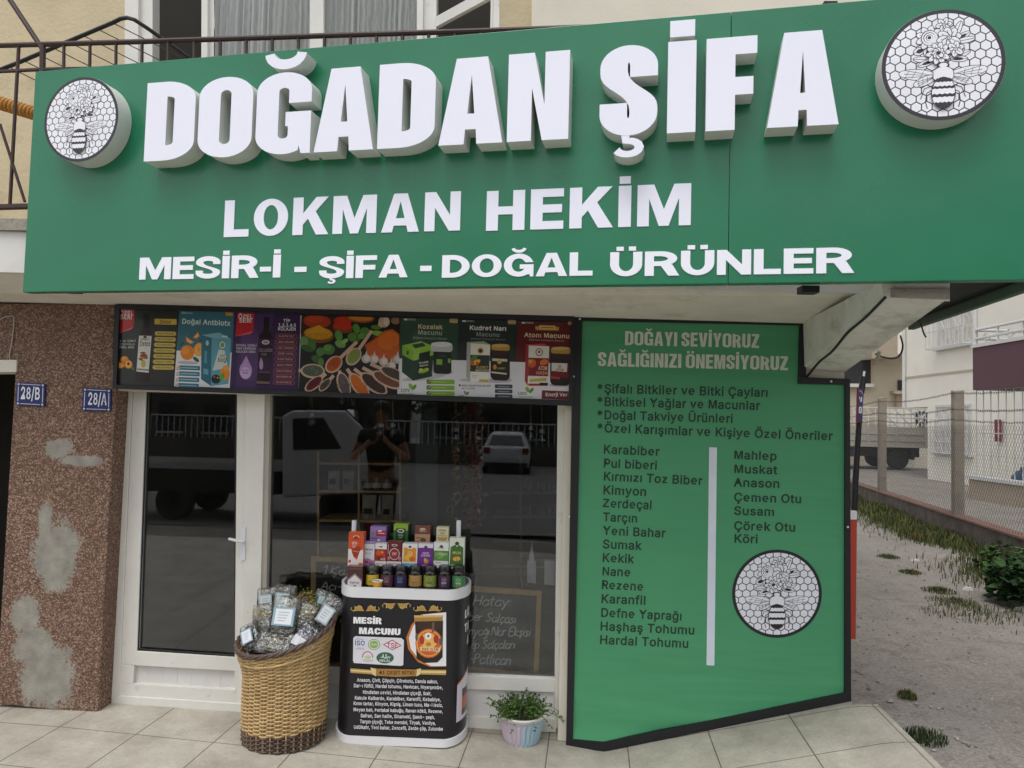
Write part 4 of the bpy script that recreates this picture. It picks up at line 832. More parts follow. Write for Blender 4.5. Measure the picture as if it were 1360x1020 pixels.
# bracket beam
mb = MB()
W = [FP(1070, 428), FP(1072, 500), FP(1128, 505), FP(1128, 430)]
def back(px, py): return SIGN.hit(px, py, -.10)
F = [back(1172, 372), back(1176, 394), back(1259, 398), back(1259, 372)]
W = [p + Vector((0, .25, 0)) for p in W]
# subdivide along the length with a gentle sag and rough profile
rings = []
for i in range(13):
    t = i / 12
    r = [W[k].lerp(F[k], t) for k in range(4)]
    j = .016 * noise.noise(Vector((t * 9, 0, 3))) + .006 * noise.noise(Vector((t * 31, 2, 3)))
    r[1] = r[1] + Vector((j, 0, .6 * j)); r[2] = r[2] + Vector((-j, 0, -.5 * j))
    rings.append(r)
for r in rings: mb.v += [tuple(p) for p in r]
for i in range(12):
    for k in range(4): mb.f.append([i * 4 + k, i * 4 + (k + 1) % 4, i * 4 + 4 + (k + 1) % 4, i * 4 + 4 + k]); mb.c.append(None)
mb.f += [[0, 1, 2, 3], [51, 50, 49, 48]]; mb.c += [None, None]
mb.build('bracket_beam', 'bracket', BLD, bevel=.006)
mb = MB()
q = [back(1183, 384), back(1183, 395), back(1259.5, 397.5), back(1260, 384)]
mb.slab([p - SN * .01 for p in q], SN * .03)
mb.build('bracket_end', 'concrete', BLD)
# upper wall with windows
YU = 4.6
mb = MB()
def up_rect(x0, x1, y0, y1, y=YU, dep=.12):
    slabq(mb, [(x0, y0), (x1, y0), (x1, y1), (x0, y1)], y, dep)
up_rect(-900, 166, -260, 420)
up_rect(664, 706, -260, 420)
up_rect(166, 664, 200, 420)
up_rect(166, 664, -260, -120)
mb.build('upper_wall', 'stucco', BLD)
mb = MB(); up_rect(706, 1170, -260, 420, YU - .05, 4.4); mb.build('upper_wall', 'offwhite', BLD, label='smoother off-white upper wall')
# balcony window: frames, curtain, open casement
WIN = None
mb = MB()
for x0, x1, d_ in ((166, 184, 0), (184, 203, .03), (268, 276, .0), (277, 286, .03), (412, 430, .0), (554, 562, .0), (562, 580, .03), (652, 664, 0)):
    slabq(mb, [(x0, -130), (x1, -130), (x1 - 1, 210), (x0 - 1, 210)], YU + d_, .09)
slabq(mb, [(166, 196), (664, 196), (664, 212), (166, 212)], YU - .01, .12)
WIN = mb.build('window_frame', 'pvc', BLD)
mb = MB()
for k in range(2):
    x0, x1 = ((284, 414), (430, 556))[k]
    P = [FP(x0 + (x1 - x0) * i / 60, 0, YU + .06).x for i in range(61)]
    b = len(mb.v)
    for i, x in enumerate(P):
        yy = YU + .09 + .018 * math.sin(i * 1.25 + k) + .01 * math.sin(i * 2.9)
        mb.v += [(x, yy, 2.6), (x, yy, 5.4)]
    for i in range(60): mb.f.append([b + 2 * i, b + 2 * i + 2, b + 2 * i + 3, b + 2 * i + 1]); mb.c.append(None)
mb.build('curtain', 'curtain', BLD, smooth=True)
mb = MB()
for x0, x1 in ((284, 414), (430, 556)):
    slabq(mb, [(x0, -120), (x1, -120), (x1, 198), (x0, 198)], YU + .03, .006)
mb.build('window_pane', 'clear_glass', BLD)
mb = MB(); slabq(mb, [(-100, -200), (900, -200), (900, 400), (-100, 400)], YU + 1.2, .05); mb.build('dark_room', 'dark', BLD)  # dark sheet in place of the unlit room behind the window
# open casement, hinged and swung out
mb = MB()
c = [FP(580, -60, YU), FP(640, -60, YU - .30), FP(640, 160, YU - .30), FP(580, 150, YU)]
def frame4(mb, q, w, dep):
    q = [Vector(p) for p in q]; ce = sum(q, Vector()) / 4
    inn = [p + (ce - p).normalized() * w * 1.4 for p in q]
    for i in range(4):
        j = (i + 1) % 4
        mb.slab([q[i], q[j], inn[j], inn[i]], dep)
zt = FP(600, 14, YU - .1).z
c = [Vector((FP(578, 20, YU).x, YU - .02, zt)), Vector((FP(655, 20, YU - .35).x, YU - .38, zt)), Vector((FP(655, 20, YU - .35).x, YU - .38, 2.3)), Vector((FP(578, 20, YU).x, YU - .02, 2.3))]
frame4(mb, c, .05, (0, .035, 0))
mb.build('open_casement', 'pvc', BLD)

# balcony railing
RP = Plane((-2.3, 3.52, 0), (math.sin(R_(3.5)), math.cos(R_(3.5)), 0))
mb = MB()
def rh(x, y): return RP.hit(x, y)
mb.tube([rh(-90, 64), rh(0, 60.5), rh(180, 55.5), rh(460, 46.5), rh(640, 41), rh(812, 35), rh(1100, 23)], .013, 8)
mb.tube([rh(-90, 98), rh(0, 95), rh(60, 92), rh(500, 84)], .010, 6)
mb.tube([rh(-90, 279), rh(0, 275), rh(40, 274), rh(500, 268)], .016, 6)
for x0, x1 in ((25, 13), (-14, -30)): mb.tube([rh(x0, 61), rh(x1, 275)], .009, 6)
for i in range(32):
    x = 85 + 34.6 * i
    if x > 780: break
    mb.tube([rh(x, 58 - (x - 85) * .031), rh(x - 1, 150)], .0085, 6)
mb.tube([rh(57, 58), rh(53, 275)], .014, 8)
mb.tube([rh(13, -2) , rh(-20, -60)], .013, 8)
mb.tube([rh(57, 66), rh(13.5, 0), rh(-20, -52)], .013, 8)
mb.tube([rh(0, 165), rh(33, 268)], .008, 6)
mb.build('balcony_railing', 'iron', BLD, smooth=True)

# ------------------------------------------------------------------ shop door and shop window
DOOR = thing('shop_door', 'white plastic shop door with a tall dark glass pane and a white handle', 'door', FP(240, 930, DD))
mb = MB()
slabq(mb, [(160, 505), (176.5, 506), (158, 928), (143.5, 937)], DD, .07)
slabq(mb, [(326, 505), (352, 507), (343, 953), (320, 951)], DD - .012, .09)
slabq(mb, [(143.5, 937), (158, 924), (324, 935), (325, 951)], DD - .004, .07)
mb.build('door_frame', 'pvc', DOOR, bevel=.003)
mb = MB(); slabq(mb, [(352, 507), (359, 507), (351.5, 895), (345.5, 895)], DD - .002, .06); mb.build('door_reveal', 'pvc_side', DOOR)  # return of the frame; its shade is put into the greyer pvc tone
mb = MB()
slabq(mb, [(177.5, 505), (194.5, 506), (181, 884), (160.5, 882), ], DD + .004, .05)
slabq(mb, [(160.5, 882), (178.5, 884), (176.5, 908), (159.0, 907)], DD + .004, .05)
slabq(mb, [(181, 864.5), (313.5, 873), (312.8, 891.5), (178.5, 884)], DD + .005, .05)
slabq(mb, [(159, 907), (311.7, 916), (311, 935.5), (158.6, 923.5)], DD + .004, .05)
slabq(mb, [(314.8, 505), (326.5, 506), (324, 937), (311, 935.5)], DD + .003, .05)
mb.build('door_sash', 'pvc', DOOR, bevel=.003)
mb = MB(); slabq(mb, [(178, 883), (314, 891), (313, 917), (176, 909)], DD + .03, .02)
for i in range(1, 7):
    x = 178 + 134 * i / 7
    slabq(mb, [(x - .5, 883.5 + i * 1.2), (x + .5, 883.5 + i * 1.2), (x - .8, 909 + i * 1.2), (x - 1.8, 909 + i * 1.2)], DD + .0285, .004)
mb.build('door_panel', 'pvc_panel', DOOR)
mb = MB(); slabq(mb, [(193, 500), (316, 500), (315, 874), (180, 866)], DD + .03, .006)
mb.build('glass_pane', 'glass', DOOR)
mb = MB()
for p in ([(194.5, 506), (197, 506), (183.5, 864), (181, 864)], [(312, 506), (315.2, 506), (314, 873), (311.2, 872.5)], [(181, 861.5), (313, 870.5), (313, 873.5), (181, 864.5)]):
    slabq(mb, p, DD + .012, .01)
mb.build('glazing_seal', 'seal', DOOR)
mb = MB()
h0 = FP(322.5, 720, DD - .05)
mb.tube([FP(322.5, 719, DD), FP(322.5, 719, DD - .045), FP(314, 718, DD - .055), FP(304, 715.5, DD - .05)], [.009, .009, .008, .007], 10)
slabq(mb, [(319, 700), (326, 700), (325.5, 744), (318.5, 744)], DD - .018, .008)
mb.build('door_handle', 'white_gloss', DOOR, smooth=True)
SWIN = thing('shop_window', 'wide shop window in a white plastic frame above ribbed kick panels', 'shop window', FP(550, 962, DD))
mb = MB()
slabq(mb, [(741, 530), (761, 531), (758, 968), (736, 967)], DD - .006, .09)
slabq(mb, [(344.5, 884), (739, 902), (739, 920), (344, 905)], DD, .07)
slabq(mb, [(344, 943), (739, 955), (739, 973), (344, 957)], DD - .01, .1)
mb.build('window_frame', 'pvc', SWIN, bevel=.003)
mb = MB(); slabq(mb, [(344, 903), (742, 918), (742, 958), (344, 945)], DD + .02, .02)
for i in range(1, 18):
    x = 344 + 398 * i / 18
    slabq(mb, [(x - .45, 903 + i * .83), (x + .45, 903 + i * .83), (x - .2, 945 + i * .7), (x - 1.1, 945 + i * .7)], DD + .0185, .004)
slabq(mb, [(344, 903.5), (742, 918.5), (742, 920.5), (344, 905.5)], DD + .0185, .004)
mb.build('kick_panel', 'pvc_panel', SWIN)
mb = MB(); slabq(mb, [(350, 500), (745, 500), (741, 905), (344, 888)], DD + .035, .006)
mb.build('glass_pane', 'glass', SWIN)
mb = MB(); slabq(mb, [(553, 500), (582, 500), (579, 905), (550, 900)], DD + .06, .12); mb.build('dark_mullion', 'sign_dark', SWIN)

# shop interior
mb = MB()
xl, xr = FP(150, 520).x - .1, FP(757, 520).x + .25
zc = FP(400, 415).z
mb.box((xl - .1, DD + .10, -.05), (xl, 7.6, zc)); mb.box((xr, DD + .10, -.05), (xr + .1, 7.6, zc))
mb.box((xl, 7.5, -.05), (xr, 7.6, zc)); mb.box((xl - .1, DD + .1, zc), (xr + .1, 7.6, zc + .05))
mb.build('shop_interior', 'dark_wall', BLD)
mb = MB(); mb.box((xl, DD + .12, .0), (xr, 7.5, .012)); o = mb.build('interior_floor', 'dark'); o['kind'] = 'structure'

# ------------------------------------------------------------------ the big sign
SH = SUV(47, 95)[1]
SEAM = SUV(967, 380)[0]; SEND = SUV(1425, 200)[0]
SG = thing('shop_sign', 'long green shop sign with raised white letters DOĞADAN ŞİFA', 'sign', SXYZ(0, 0))
for a, b in ((0, SEAM - .001), (SEAM + .001, SEND)):
    mb = MB(); q = [SXYZ(a, 0), SXYZ(b, 0), SXYZ(b, SH), SXYZ(a, SH)]
    mb.slab(q, SN * .05); mb.build('sign_panel', 'sign_green', SG, bevel=.002)
mb = MB()
for v in (.03, SH - .07):
    mb.slab([SXYZ(.02, v, -.052), SXYZ(SEND - .02, v, -.052), SXYZ(SEND - .02, v + .04, -.052), SXYZ(.02, v + .04, -.052)], SN * .05)
mb.build('sign_rail', 'sign_dark', SG)
EL = .09
def fit_letters(word, u0, u1, v0, v1, style, gap):
    ch, W = heavy_text(word, style, gap); k = (u1 - u0) / W
    for c, shapes in ch:
        if c == ' ': continue
        mb = MB()
        for i, shp in enumerate(shapes):
            e = EL - .0006 * i
            L = [[SXYZ(u0 + p[0] * k, v0 + p[1] * (v1 - v0), e) for p in l] for l in shp]
            mb.poly(L, None)
        nf = len(mb.f)
        for i, shp in enumerate(shapes):
            for l in shp:
                q = [SXYZ(u0 + p[0] * k, v0 + p[1] * (v1 - v0), EL - .0006 * i) for p in l]; n = len(q)
                mb.add(q + [p + SN * (EL - .0006 * i) for p in q], [[j, (j + 1) % n, (j + 1) % n + n, j + n] for j in range(n)])
        o = mb.build('raised_letter', ['letter_white', 'letter_side'], SG)
        for i, p in enumerate(o.data.polygons): p.material_index = 0 if i < nf else 1
A0 = SUV(191, 211, EL); A1 = SUV(754.5, 186.5, EL); A2 = SUV(1113.8, 166.7, EL); T1 = SUV(756, 68.6, EL); T0 = SUV(197, 107, EL)
Sx = SUV(796, 160, EL)
vb = (A0[1] + A1[1] + A2[1]) / 3; vt = (T1[1] + T0[1] + SUV(1092, 41.4, EL)[1]) / 3
fit_letters('DOĞADAN', A0[0], A1[0], vb, vt, (.60, .255, .19, .23), .045)
fit_letters('ŞİFA', Sx[0], A2[0], vb, vt, (.62, .285, .19, .24), .10)
P = Print()
def suv_flat(w, p0, p1, t, style, gap):
    a, b, c = SUV(*p0), SUV(*p1), SUV(*t)
    ch, W = heavy_text(w, style, gap); v0 = (a[1] + b[1]) / 2; hgt = c[1] - a[1]; k = (b[0] - a[0]) / W
    out = MB()
    for i, (cc, shapes) in enumerate(ch):
        for j, shp in enumerate(shapes):
            v = lambda p: v0 + p[1] * hgt
            out.prism([[SXYZ(a[0] + p[0] * k, v(p), .0035 + .0003 * j) for p in l] for l in shp], SN * .0035)
    return out
mb = suv_flat('LOKMAN', (297.6, 314), (611, 307.5), (299.3, 265.5), (.86, .265, .2, .5), .13)
m2 = suv_flat('HEKİM', (645.6, 306.5), (917.3, 299.5), (646.5, 254), (.86, .265, .2, .5), .13)
mb.build('lettering', 'letter_white', SG); m2.build('lettering', 'letter_white', SG)
for w, p0, p1, t in (('MESİR-İ', (185.3, 371), (372.5, 369.2), (187.5, 342)), ('-', (391, 369), (407, 369), (391, 340.7)), ('ŞİFA', (424, 369.8), (541.5, 368.6), (425, 340.5)),
                     ('-', (558, 368), (573, 368), (558, 339)), ('DOĞAL', (587, 368.3), (787, 366.8), (588, 338.5)), ('ÜRÜNLER', (810, 366.5), (1132.5, 363.6), (811, 334.5))):
    m2 = suv_flat(w, p0, p1, t, (1.12, .315, .208, .5) if w != '-' else (1.3, .3, .24, .5), .09); m2.build('lettering', 'flat_white', SG)
def logo_disc(cx, cy, rim, off):
    u, v = SUV(cx, cy, off); r = abs(SUV(rim[0], rim[1], off)[1] - SUV(rim[0], rim[2], off)[1]) / 2
    mb = MB(); n = 64
    ring = [(u + r * math.cos(2 * math.pi * i / n), v + r * math.sin(2 * math.pi * i / n)) for i in range(n)]
    mb.hexa([SXYZ(a, b, off - .001) for a, b in ring], [SXYZ(a, b, .002) for a, b in ring])
    o = mb.build('emblem_disc', 'letter_side', SG, smooth=True)
    P = Print(.00008); emblem(P, lambda x, y: (u + x * r * .995, v + y * r * .995))
    P.build('emblem_print', lambda a, b, l: SXYZ(a, b, off + .0005 + l), 'print', o)
logo_disc(107.5, 158.5, (107, 102, 214.5), .085)
logo_disc(1252, 86, (1252, 12, 159.5), .085)
# end panel turned back along the side of the building, dull green sheet with a dark inner face
mb = MB()
pa, pb = FP(1206, 434, 4.15), SXYZ(SEND - .01, 0, -.06)
pa.z = pb.z = (pa.z + pb.z) / 2
nrm = Vector((-(pb - pa).y, (pb - pa).x, 0)).normalized()
if nrm.x < 0: nrm = -nrm
hz = Vector((0, 0, .95))
mb.hexa([pa, pb, pb + hz, pa + hz], [p + nrm * .03 for p in (pa, pb, pb + hz, pa + hz)])
mb.build('side_panel', 'green_back', SG)
mb = MB()
for k, (o_, w) in enumerate(((.05, .05), (.30, .04), (.6, .04))):
    q = [pa + Vector((0, 0, o_)) - nrm * .04, pb + Vector((0, 0, o_)) - nrm * .04]
    mb.hexa([q[0], q[1], q[1] + Vector((0, 0, w)), q[0] + Vector((0, 0, w))], [p + nrm * .036 for p in (q[0], q[1], q[1] + Vector((0, 0, w)), q[0] + Vector((0, 0, w)))])
mb.hexa([pa + Vector((0, 0, .04)) - nrm * .004, pb + Vector((0, 0, .04)) - nrm * .004, pb + hz - nrm * .004, pa + hz - nrm * .004], [pa + Vector((0, 0, .04)) - nrm * .001, pb + Vector((0, 0, .04)) - nrm * .001, pb + hz - nrm * .001, pa + hz - nrm * .001])
mb.build('side_panel_back', 'sign_dark', SG)
# fixing clips seen under and over the sign
for x in (92, 1078):
    mb = MB(); p = SIGN.hit(x, 386, -.08); mb.box((p.x - .035, p.y, p.z - .006), (p.x + .03, p.y + .06, p.z + .02)); mb.build('fixing_clip', 'black_iron', SG)
for x, y in ((1101, 7), (1197, 0)):
    mb = MB(); p = SIGN.hit(x, y, -.06); mb.box((p.x - .025, p.y - .02, p.z - .03), (p.x + .025, p.y + .05, p.z + .006)); mb.build('fixing_clip', 'black_iron', SG)
# ------------------------------------------------------------------ banner
def banner_green():
    m, nt, b = newmat('green_banner_vinyl')
    o = mixc(nt, ramp(nt, noise_out(nt, 1.5, 3), .3, .7), lin('#449266'), lin('#4a986b'))
    nt.links.new(o, b.inputs['Base Color']); b.inputs['Roughness'].default_value = .42
    tc = N(nt, 'ShaderNodeTexCoord').outputs['Object']
    mp = N(nt, 'ShaderNodeMapping'); nt.links.new(tc, mp.inputs[0]); mp.inputs['Scale'].default_value = (.8, 1, 4.5); mp.inputs['Rotation'].default_value = (0, R_(-9), 0)
    nz = N(nt, 'ShaderNodeTexNoise', Scale=1.6, Detail=2.0); nt.links.new(mp.outputs[0], nz.inputs['Vector'])
    bn = N(nt, 'ShaderNodeBump', Strength=.6, Distance=.03); nt.links.new(nz.outputs[0], bn.inputs['Height']); nt.links.new(bn.outputs[0], b.inputs['Normal'])
    return m
M['banner_green'] = banner_green()
YB = D - .015
BN = thing('banner_sign', 'green banner in a black frame listing herbs and spices beside the shop window', 'banner', FP(940, 950, YB))
fo = [(761.5, 421), (1070, 425.5), (1070.7, 501), (1129, 503), (1130.5, 931), (803, 998), (752, 993)]
fi = [(773.4, 426), (1062.3, 432), (1060.4, 509.5), (1122.7, 511), (1122, 921), (802, 986), (761, 982)]
mb = MB(); mb.prism([quad(fo, YB), quad(fi, YB)], (0, .03, 0)); mb.build('banner_frame', 'black_frame', BN, bevel=.002)
def banner_sheet():
    poly = [(768, 423), (1066, 428), (1066, 506), (1126, 508), (1126, 926), (803, 992), (757, 988)]
    mb = MB(); W3 = quad(poly, YB + .013)
    x0, x1 = min(p.x for p in W3), max(p.x for p in W3); z0, z1 = min(p.z for p in W3), max(p.z for p in W3)
    import bmesh
    bm = bmesh.new(); vs = [bm.verts.new(p) for p in W3]; bm.faces.new(vs)
    for i in range(1, 40):
        z = z0 + (z1 - z0) * i / 40
        bmesh.ops.bisect_plane(bm, geom=bm.verts[:] + bm.edges[:] + bm.faces[:], plane_co=(0, 0, z), plane_no=(0, 0, 1))
    for i in range(1, 20):
        x = x0 + (x1 - x0) * i / 20
        bmesh.ops.bisect_plane(bm, geom=bm.verts[:] + bm.edges[:] + bm.faces[:], plane_co=(x, 0, 0), plane_no=(1, 0, 0))
    zr = z0 + .42
    for v in bm.verts:
        k = max(0, (zr - v.co.z) / .42)
        sag = v.co.z + .06 * (v.co.x - x0)
        v.co.y += .009 * k * (math.sin(sag * 46) * .6 + math.sin(sag * 21 + 1.3 * v.co.x))
    bm.verts.index_update()
    mb.add([v.co for v in bm.verts], [[v.index for v in f.verts] for f in bm.faces]); bm.free()
    return mb.build('banner_sheet', 'banner_green', BN, smooth=True)
banner_sheet()
mp_b = lambda y: (lambda u, v, l: FP(u, v, y + .0115 - l))
MB_B = mp_b(YB)
INK = '#1a3527'
for txt, p0, p1, h in (('DOĞAYI SEVİYORUZ', (830, 458.3), (1008, 462.2), 18.6), ('SAĞLIĞINIZI ÖNEMSİYORUZ', (794, 486.2), (1046.4, 491.8), 18.6)):
    P = Print(); P.heavy(txt, p0, p1, h, '#d3dacf', (.5, .19, .17, .2), .07); P.build('lettering', MB_B, 'print', BN)
rows = [('*Şifalı Bitkiler ve Bitki Çayları', 791.3, 521.4, 1020.4, 527), ('*Bitkisel Yağlar ve Macunlar', 791.3, 538.7, 1009.5, 544.3), ('*Doğal Takviye Ürünleri', 791.3, 556.3, 973.7, 561.6), ('*Özel Karışımlar ve Kişiye Özel Öneriler', 791.3, 573.7, 1106, 584.8)]
for t, a, b, c, d_ in rows: P = Print(); P.text(t, (a, b), (c, d_), 11.4, INK); P.build('lettering', MB_B, 'print', BN)
P = Print()
for t, x, y, x1 in (('Karabiber', 800.5, 602, 876), ('Pul biberi', 800.5, 620.5, 873), ('Kırmızı Toz Biber', 800.5, 638, 933), ('Kimyon', 800, 656, 859), ('Zerdeçal', 799.5, 673.5, 866), ('Tarçın', 800, 692, 847), ('Yeni Bahar', 800, 710, 884), ('Sumak', 799.5, 728, 852), ('Kekik', 799, 746, 842), ('Nane', 799, 764, 838), ('Rezene', 798, 782, 855), ('Karanfil', 797.5, 800.5, 858), ('Defne Yaprağı', 797, 819, 906), ('Haşhaş Tohumu', 796, 837, 923), ('Hardal Tohumu', 795.5, 855, 915)):
    P = Print(); P.text(t, (x, y), (x1, y + (x1 - x) * .045), 11.3, INK); P.build('lettering', MB_B, 'print', BN)
P = Print()
for t, x, y, x1 in (('Mahlep', 974, 609.5, 1032), ('Muskat', 974, 628, 1032.5), ('Anason', 974, 646, 1036), ('Çemen Otu', 974, 665.5, 1065), ('Susam', 974, 683.5, 1029), ('Çörek Otu', 974, 703.5, 1057), ('Köri', 974, 720.5, 1007)):
    P = Print(); P.text(t, (x, y), (x1, y + (x1 - x) * .03), 11, INK); P.build('lettering', MB_B, 'print', BN)
P = Print(); P.poly([[(941.8, 594), (952.3, 594.3), (948.8, 884), (938.3, 883.5)]], '#d8e0ec'); P.build('divider_bar', MB_B, 'print', BN)
P = Print(.00008); emblem(P, lambda x, y: (1032 + x * 59.5, 788.5 - y * 58.5), ink='#1d1f25', paper='#e9eaf2')
P.build('emblem_print', MB_B, 'print', BN)
for x, y in ((1104, 506.5), (770, 423.5), (755.8, 686), (762, 500), (1126, 700)):
    p = FP(x, y, YB - .002); mb = MB(); mb.lathe([(.006, 0), (.005, .003), (0, .004)], p, 8, axis=(0, -1, 0)); mb.build('frame_screw', 'white_gloss', BN)

# ------------------------------------------------------------------ poster board over the window
YP = D - .035
PB = thing('poster_board', 'black framed strip of seven product posters above the shop window', 'poster board', FP(455, 525, YP))
ot = [(152, 404), (763, 419), (760.5, 539), (149.5, 516)]
it = [(158.5, 410), (759.5, 426.5), (755, 532), (154.5, 511)]
mb = MB(); mb.prism([quad(ot, YP), quad(it, YP)], (0, .05, 0)); mb.build('board_frame', 'black_frame', PB, bevel=.002)
mb = MB(); slabq(mb, [(154, 406), (761, 421), (758, 537), (151, 514)], YP + .02, .02); mb.build('board_back', 'black_frame', PB)
def Z(x0, y0, s): return lambda x, y: (x0 + x / s, y0 + y / s)
z2, z3, z4 = Z(150, 395, 6.8), Z(330, 395, 6.8), Z(520, 410, 1360 / 260)
class Zp:                                   # a print drawn in enlarged pixels of the photograph
    def __init__(s, z, step=.00012): s.P = Print(step); s.z = z; s.k = z(1, 0)[0] - z(0, 0)[0]
    def q(s, pts, c): return s.P.poly([[s.z(*p) for p in pts]], c)
    def r(s, x0, y0, x1, y1, c, sl=.04): return s.q([(x0, y0), (x1, y0 + (x1 - x0) * sl), (x1, y1 + (x1 - x0) * sl), (x0, y1)], c)
    def rr(s, x0, y0, x1, y1, rad, c, sl=.04): return s.q([(a, b + (a - x0) * sl) for a, b in rr(x0, y0, x1, y1, rad, rad, 4)], c)
    def e(s, x, y, rx, ry, c, rot=0, n=20):
        cc, qq = math.cos(R_(rot)), math.sin(R_(rot))
        return s.q([(x + cc * a - qq * b, y + qq * a + cc * b) for a, b in arc(0, 0, rx, ry, 0, 360 * (n - 1) / n, n - 1)], c)
    def t(s, txt, x0, y0, x1, h, c, sl=.04, heavy=None, shear=0.0):
        a, b = s.z(x0, y0), s.z(x1, y0 + (x1 - x0) * sl)
        if heavy: s.P.heavy(txt, a, b, h * s.k, c, heavy)
        else: s.P.text(txt, a, b, h * s.k, c, shear)
    def l(s, pts, w, c, closed=False): return s.P.poly(pen([s.z(*p) for p in pts], w * s.k, w * s.k, closed), c)
    def speck(s, x, y, rx, ry, cols, n, r=5, seed=1):
        g = random.Random(seed)
        for _ in range(n):
            a = g.uniform(0, 6.28); q = math.sqrt(g.random())
            s.P.it.append(([[s.z(x + math.cos(a) * rx * q + r * g.uniform(-1, 1), y + math.sin(a) * ry * q + r * g.uniform(-1, 1)) for _k in range(3)]], g.choice(cols), 40))
    def done(s, name, par, y, label=None): return s.P.build(name, lambda u, v, l: FP(u, v, y - .001 - l), 'gloss', par, label)
YQ = YP + .019
WT = '#e8e8ea'
# 1 apricot kernel bottle poster
p = Zp(z2); p.q([(40, 95), (602, 108), (552, 800), (22, 785)], '#2c2e2a')
p.q([(62, 100), (195, 104), (188, 262), (165, 290), (40, 325)], '#c2272c'); p.q([(40, 325), (188, 262), (165, 290)], '#e0605c')
p.t('ÖZEL', 62, 158, 185, 38, WT, 0.02); p.t('SERİ', 66, 196, 172, 36, WT, 0.02)
p.q([(35, 385), (215, 385), (210, 470), (30, 462)], '#141513')
for i, t in enumerate(('DOĞAL İÇİMLİ', 'KAYISI PULLU', 'BİTKİSEL SİRKE')): p.t(t, 36, 402 + i * 29, 206 - 6 * i, 18, '#c9c9c4', 0)
p.q([(275, 148), (325, 150), (326, 265), (272, 263)], '#191412'); p.q([(272, 263), (326, 265), (352, 330), (332, 760), (200, 755), (232, 325)], '#2b1712')
p.q([(236, 345), (350, 348), (322, 680), (212, 668)], '#d8d8d0'); p.t('Detox', 240, 440, 335, 44, '#3a2a1c', 0.0, shear=.2)
p.e(290, 358, 16, 10, '#1e1a16'); p.t('DİMES', 250, 385, 325, 14, '#332b25', 0); p.e(278, 530, 34, 22, '#8a4a1e'); p.e(262, 548, 18, 12, '#c97a2a'); p.e(298, 545, 20, 12, '#a9571f'); p.e(275, 600, 22, 34, '#b9b14a'); p.e(270, 500, 26, 8, '#7a4a2a')
p.e(250, 560, 22, 8, '#5a3a22', 30); p.q([(220, 640), (325, 648), (322, 665), (216, 655)], '#8d877e')
for x, y, rx, ry in ((105, 560, 36, 30), (65, 612, 40, 28), (140, 605, 36, 38)): p.e(x, y, rx, ry, '#e08a22')
p.e(60, 612, 28, 16, '#f0b050', 10); p.e(140, 600, 26, 28, '#f2b64e'); p.e(140, 600, 13, 15, '#5a2a14'); p.e(178, 640, 20, 12, '#3f7a2a', 60); p.e(95, 548, 18, 12, '#f0a640')
p.rr(375, 192, 575, 243, 8, '#d1b24a', .02); p.t('Detox', 420, 235, 525, 32, '#3a2e12', .02, shear=.2)
for i in range(7):
    y = 305 + 51 * i; x = 378 - 3.5 * i; p.rr(x, y, x + 194, y + 40, 18, '#b79b42', .02); p.rr(x + 3, y + 4, x + 190, y + 36, 15, '#cdb659', .02)
    p.t(('ŞEKER DENGESİ', 'KABIZLIĞI GİDERMEYE', 'KİLO KAYBINA DESTEK', 'BAĞIŞIKLIĞI GÜÇLÜ', 'SİNDİRİMİ DÜZENLER', 'ENERJİ VERİR', 'HÜCRELERİ YENİLER')[i].replace('Ğ', 'G').replace('Ü', 'U'), x + 22, y + 28, x + 172, 15, '#4a3d17', .02)
p.done('poster', PB, YQ, 'dark poster of an oil bottle with apricots')
# 2 blue carton poster
p = Zp(z2); p.q([(602, 108), (1097, 128), (1055, 818), (552, 800)], '#e2e2e4'); p.q([(602, 108), (1097, 128), (1075, 498), (575, 480)], '#3a6f80')
p.t('Doğal Antbiotx', 620, 236, 1062, 44, '#d8e6e8', .045); p.t('DİMES', 618, 148, 662, 18, '#c9d6da', .03); p.r(665, 135, 720, 146, '#8fb0ba'); p.r(1018, 135, 1082, 165, '#d8922a')
p.e(675, 590, 92, 16, '#b5b7bd', 3); p.e(672, 498, 62, 68, '#e5861e'); p.e(655, 480, 34, 36, '#f09a34'); p.e(776, 470, 46, 62, '#ef9c30', 12); p.e(776, 470, 38, 53, '#f6b655', 12); p.e(776, 470, 8, 10, '#e88a20')
for a in range(0, 360, 45): p.l([(776, 470), (776 + 34 * math.cos(R_(a)), 470 + 48 * math.sin(R_(a)))], 3, '#e98f24')
p.q([(655, 352), (735, 405), (700, 420), (665, 400)], '#ec8f2c'); p.q([(660, 362), (725, 404), (700, 412), (670, 396)], '#f7bb62'); p.q([(770, 310), (782, 350), (755, 372), (722, 362)], '#ec8f2c'); p.q([(768, 322), (774, 350), (752, 364), (733, 358)], '#f7bb62')
p.e(750, 560, 34, 16, '#35552f', 40); p.e(712, 340, 20, 7, '#3c6a3a', 60); p.e(800, 385, 26, 9, '#2f5a34', -30); p.e(622, 420, 24, 10, '#2f5a34', 150)
for i in range(4):
    y = 612 + 53 * i; x = 572 - 4 * i; p.r(x, y, x + 215, y + 40, '#3f7488'); p.r(x, y, x + 32, y + 34, '#d9d2cc'); p.l([(x + 6, y + 18), (x + 14, y + 27), (x + 30, y + 6)], 6, '#d0552a'); p.r(x + 40, y + 18, x + 195, y + 26, '#9cc0cb'); 
p.q([(800, 340), (892, 365), (885, 800), (795, 738)], '#2e6b80'); p.q([(892, 365), (1068, 375), (1042, 780), (885, 800)], '#5d9fb2'); p.q([(800, 340), (960, 316), (1068, 375), (892, 365)], '#78b2c2')
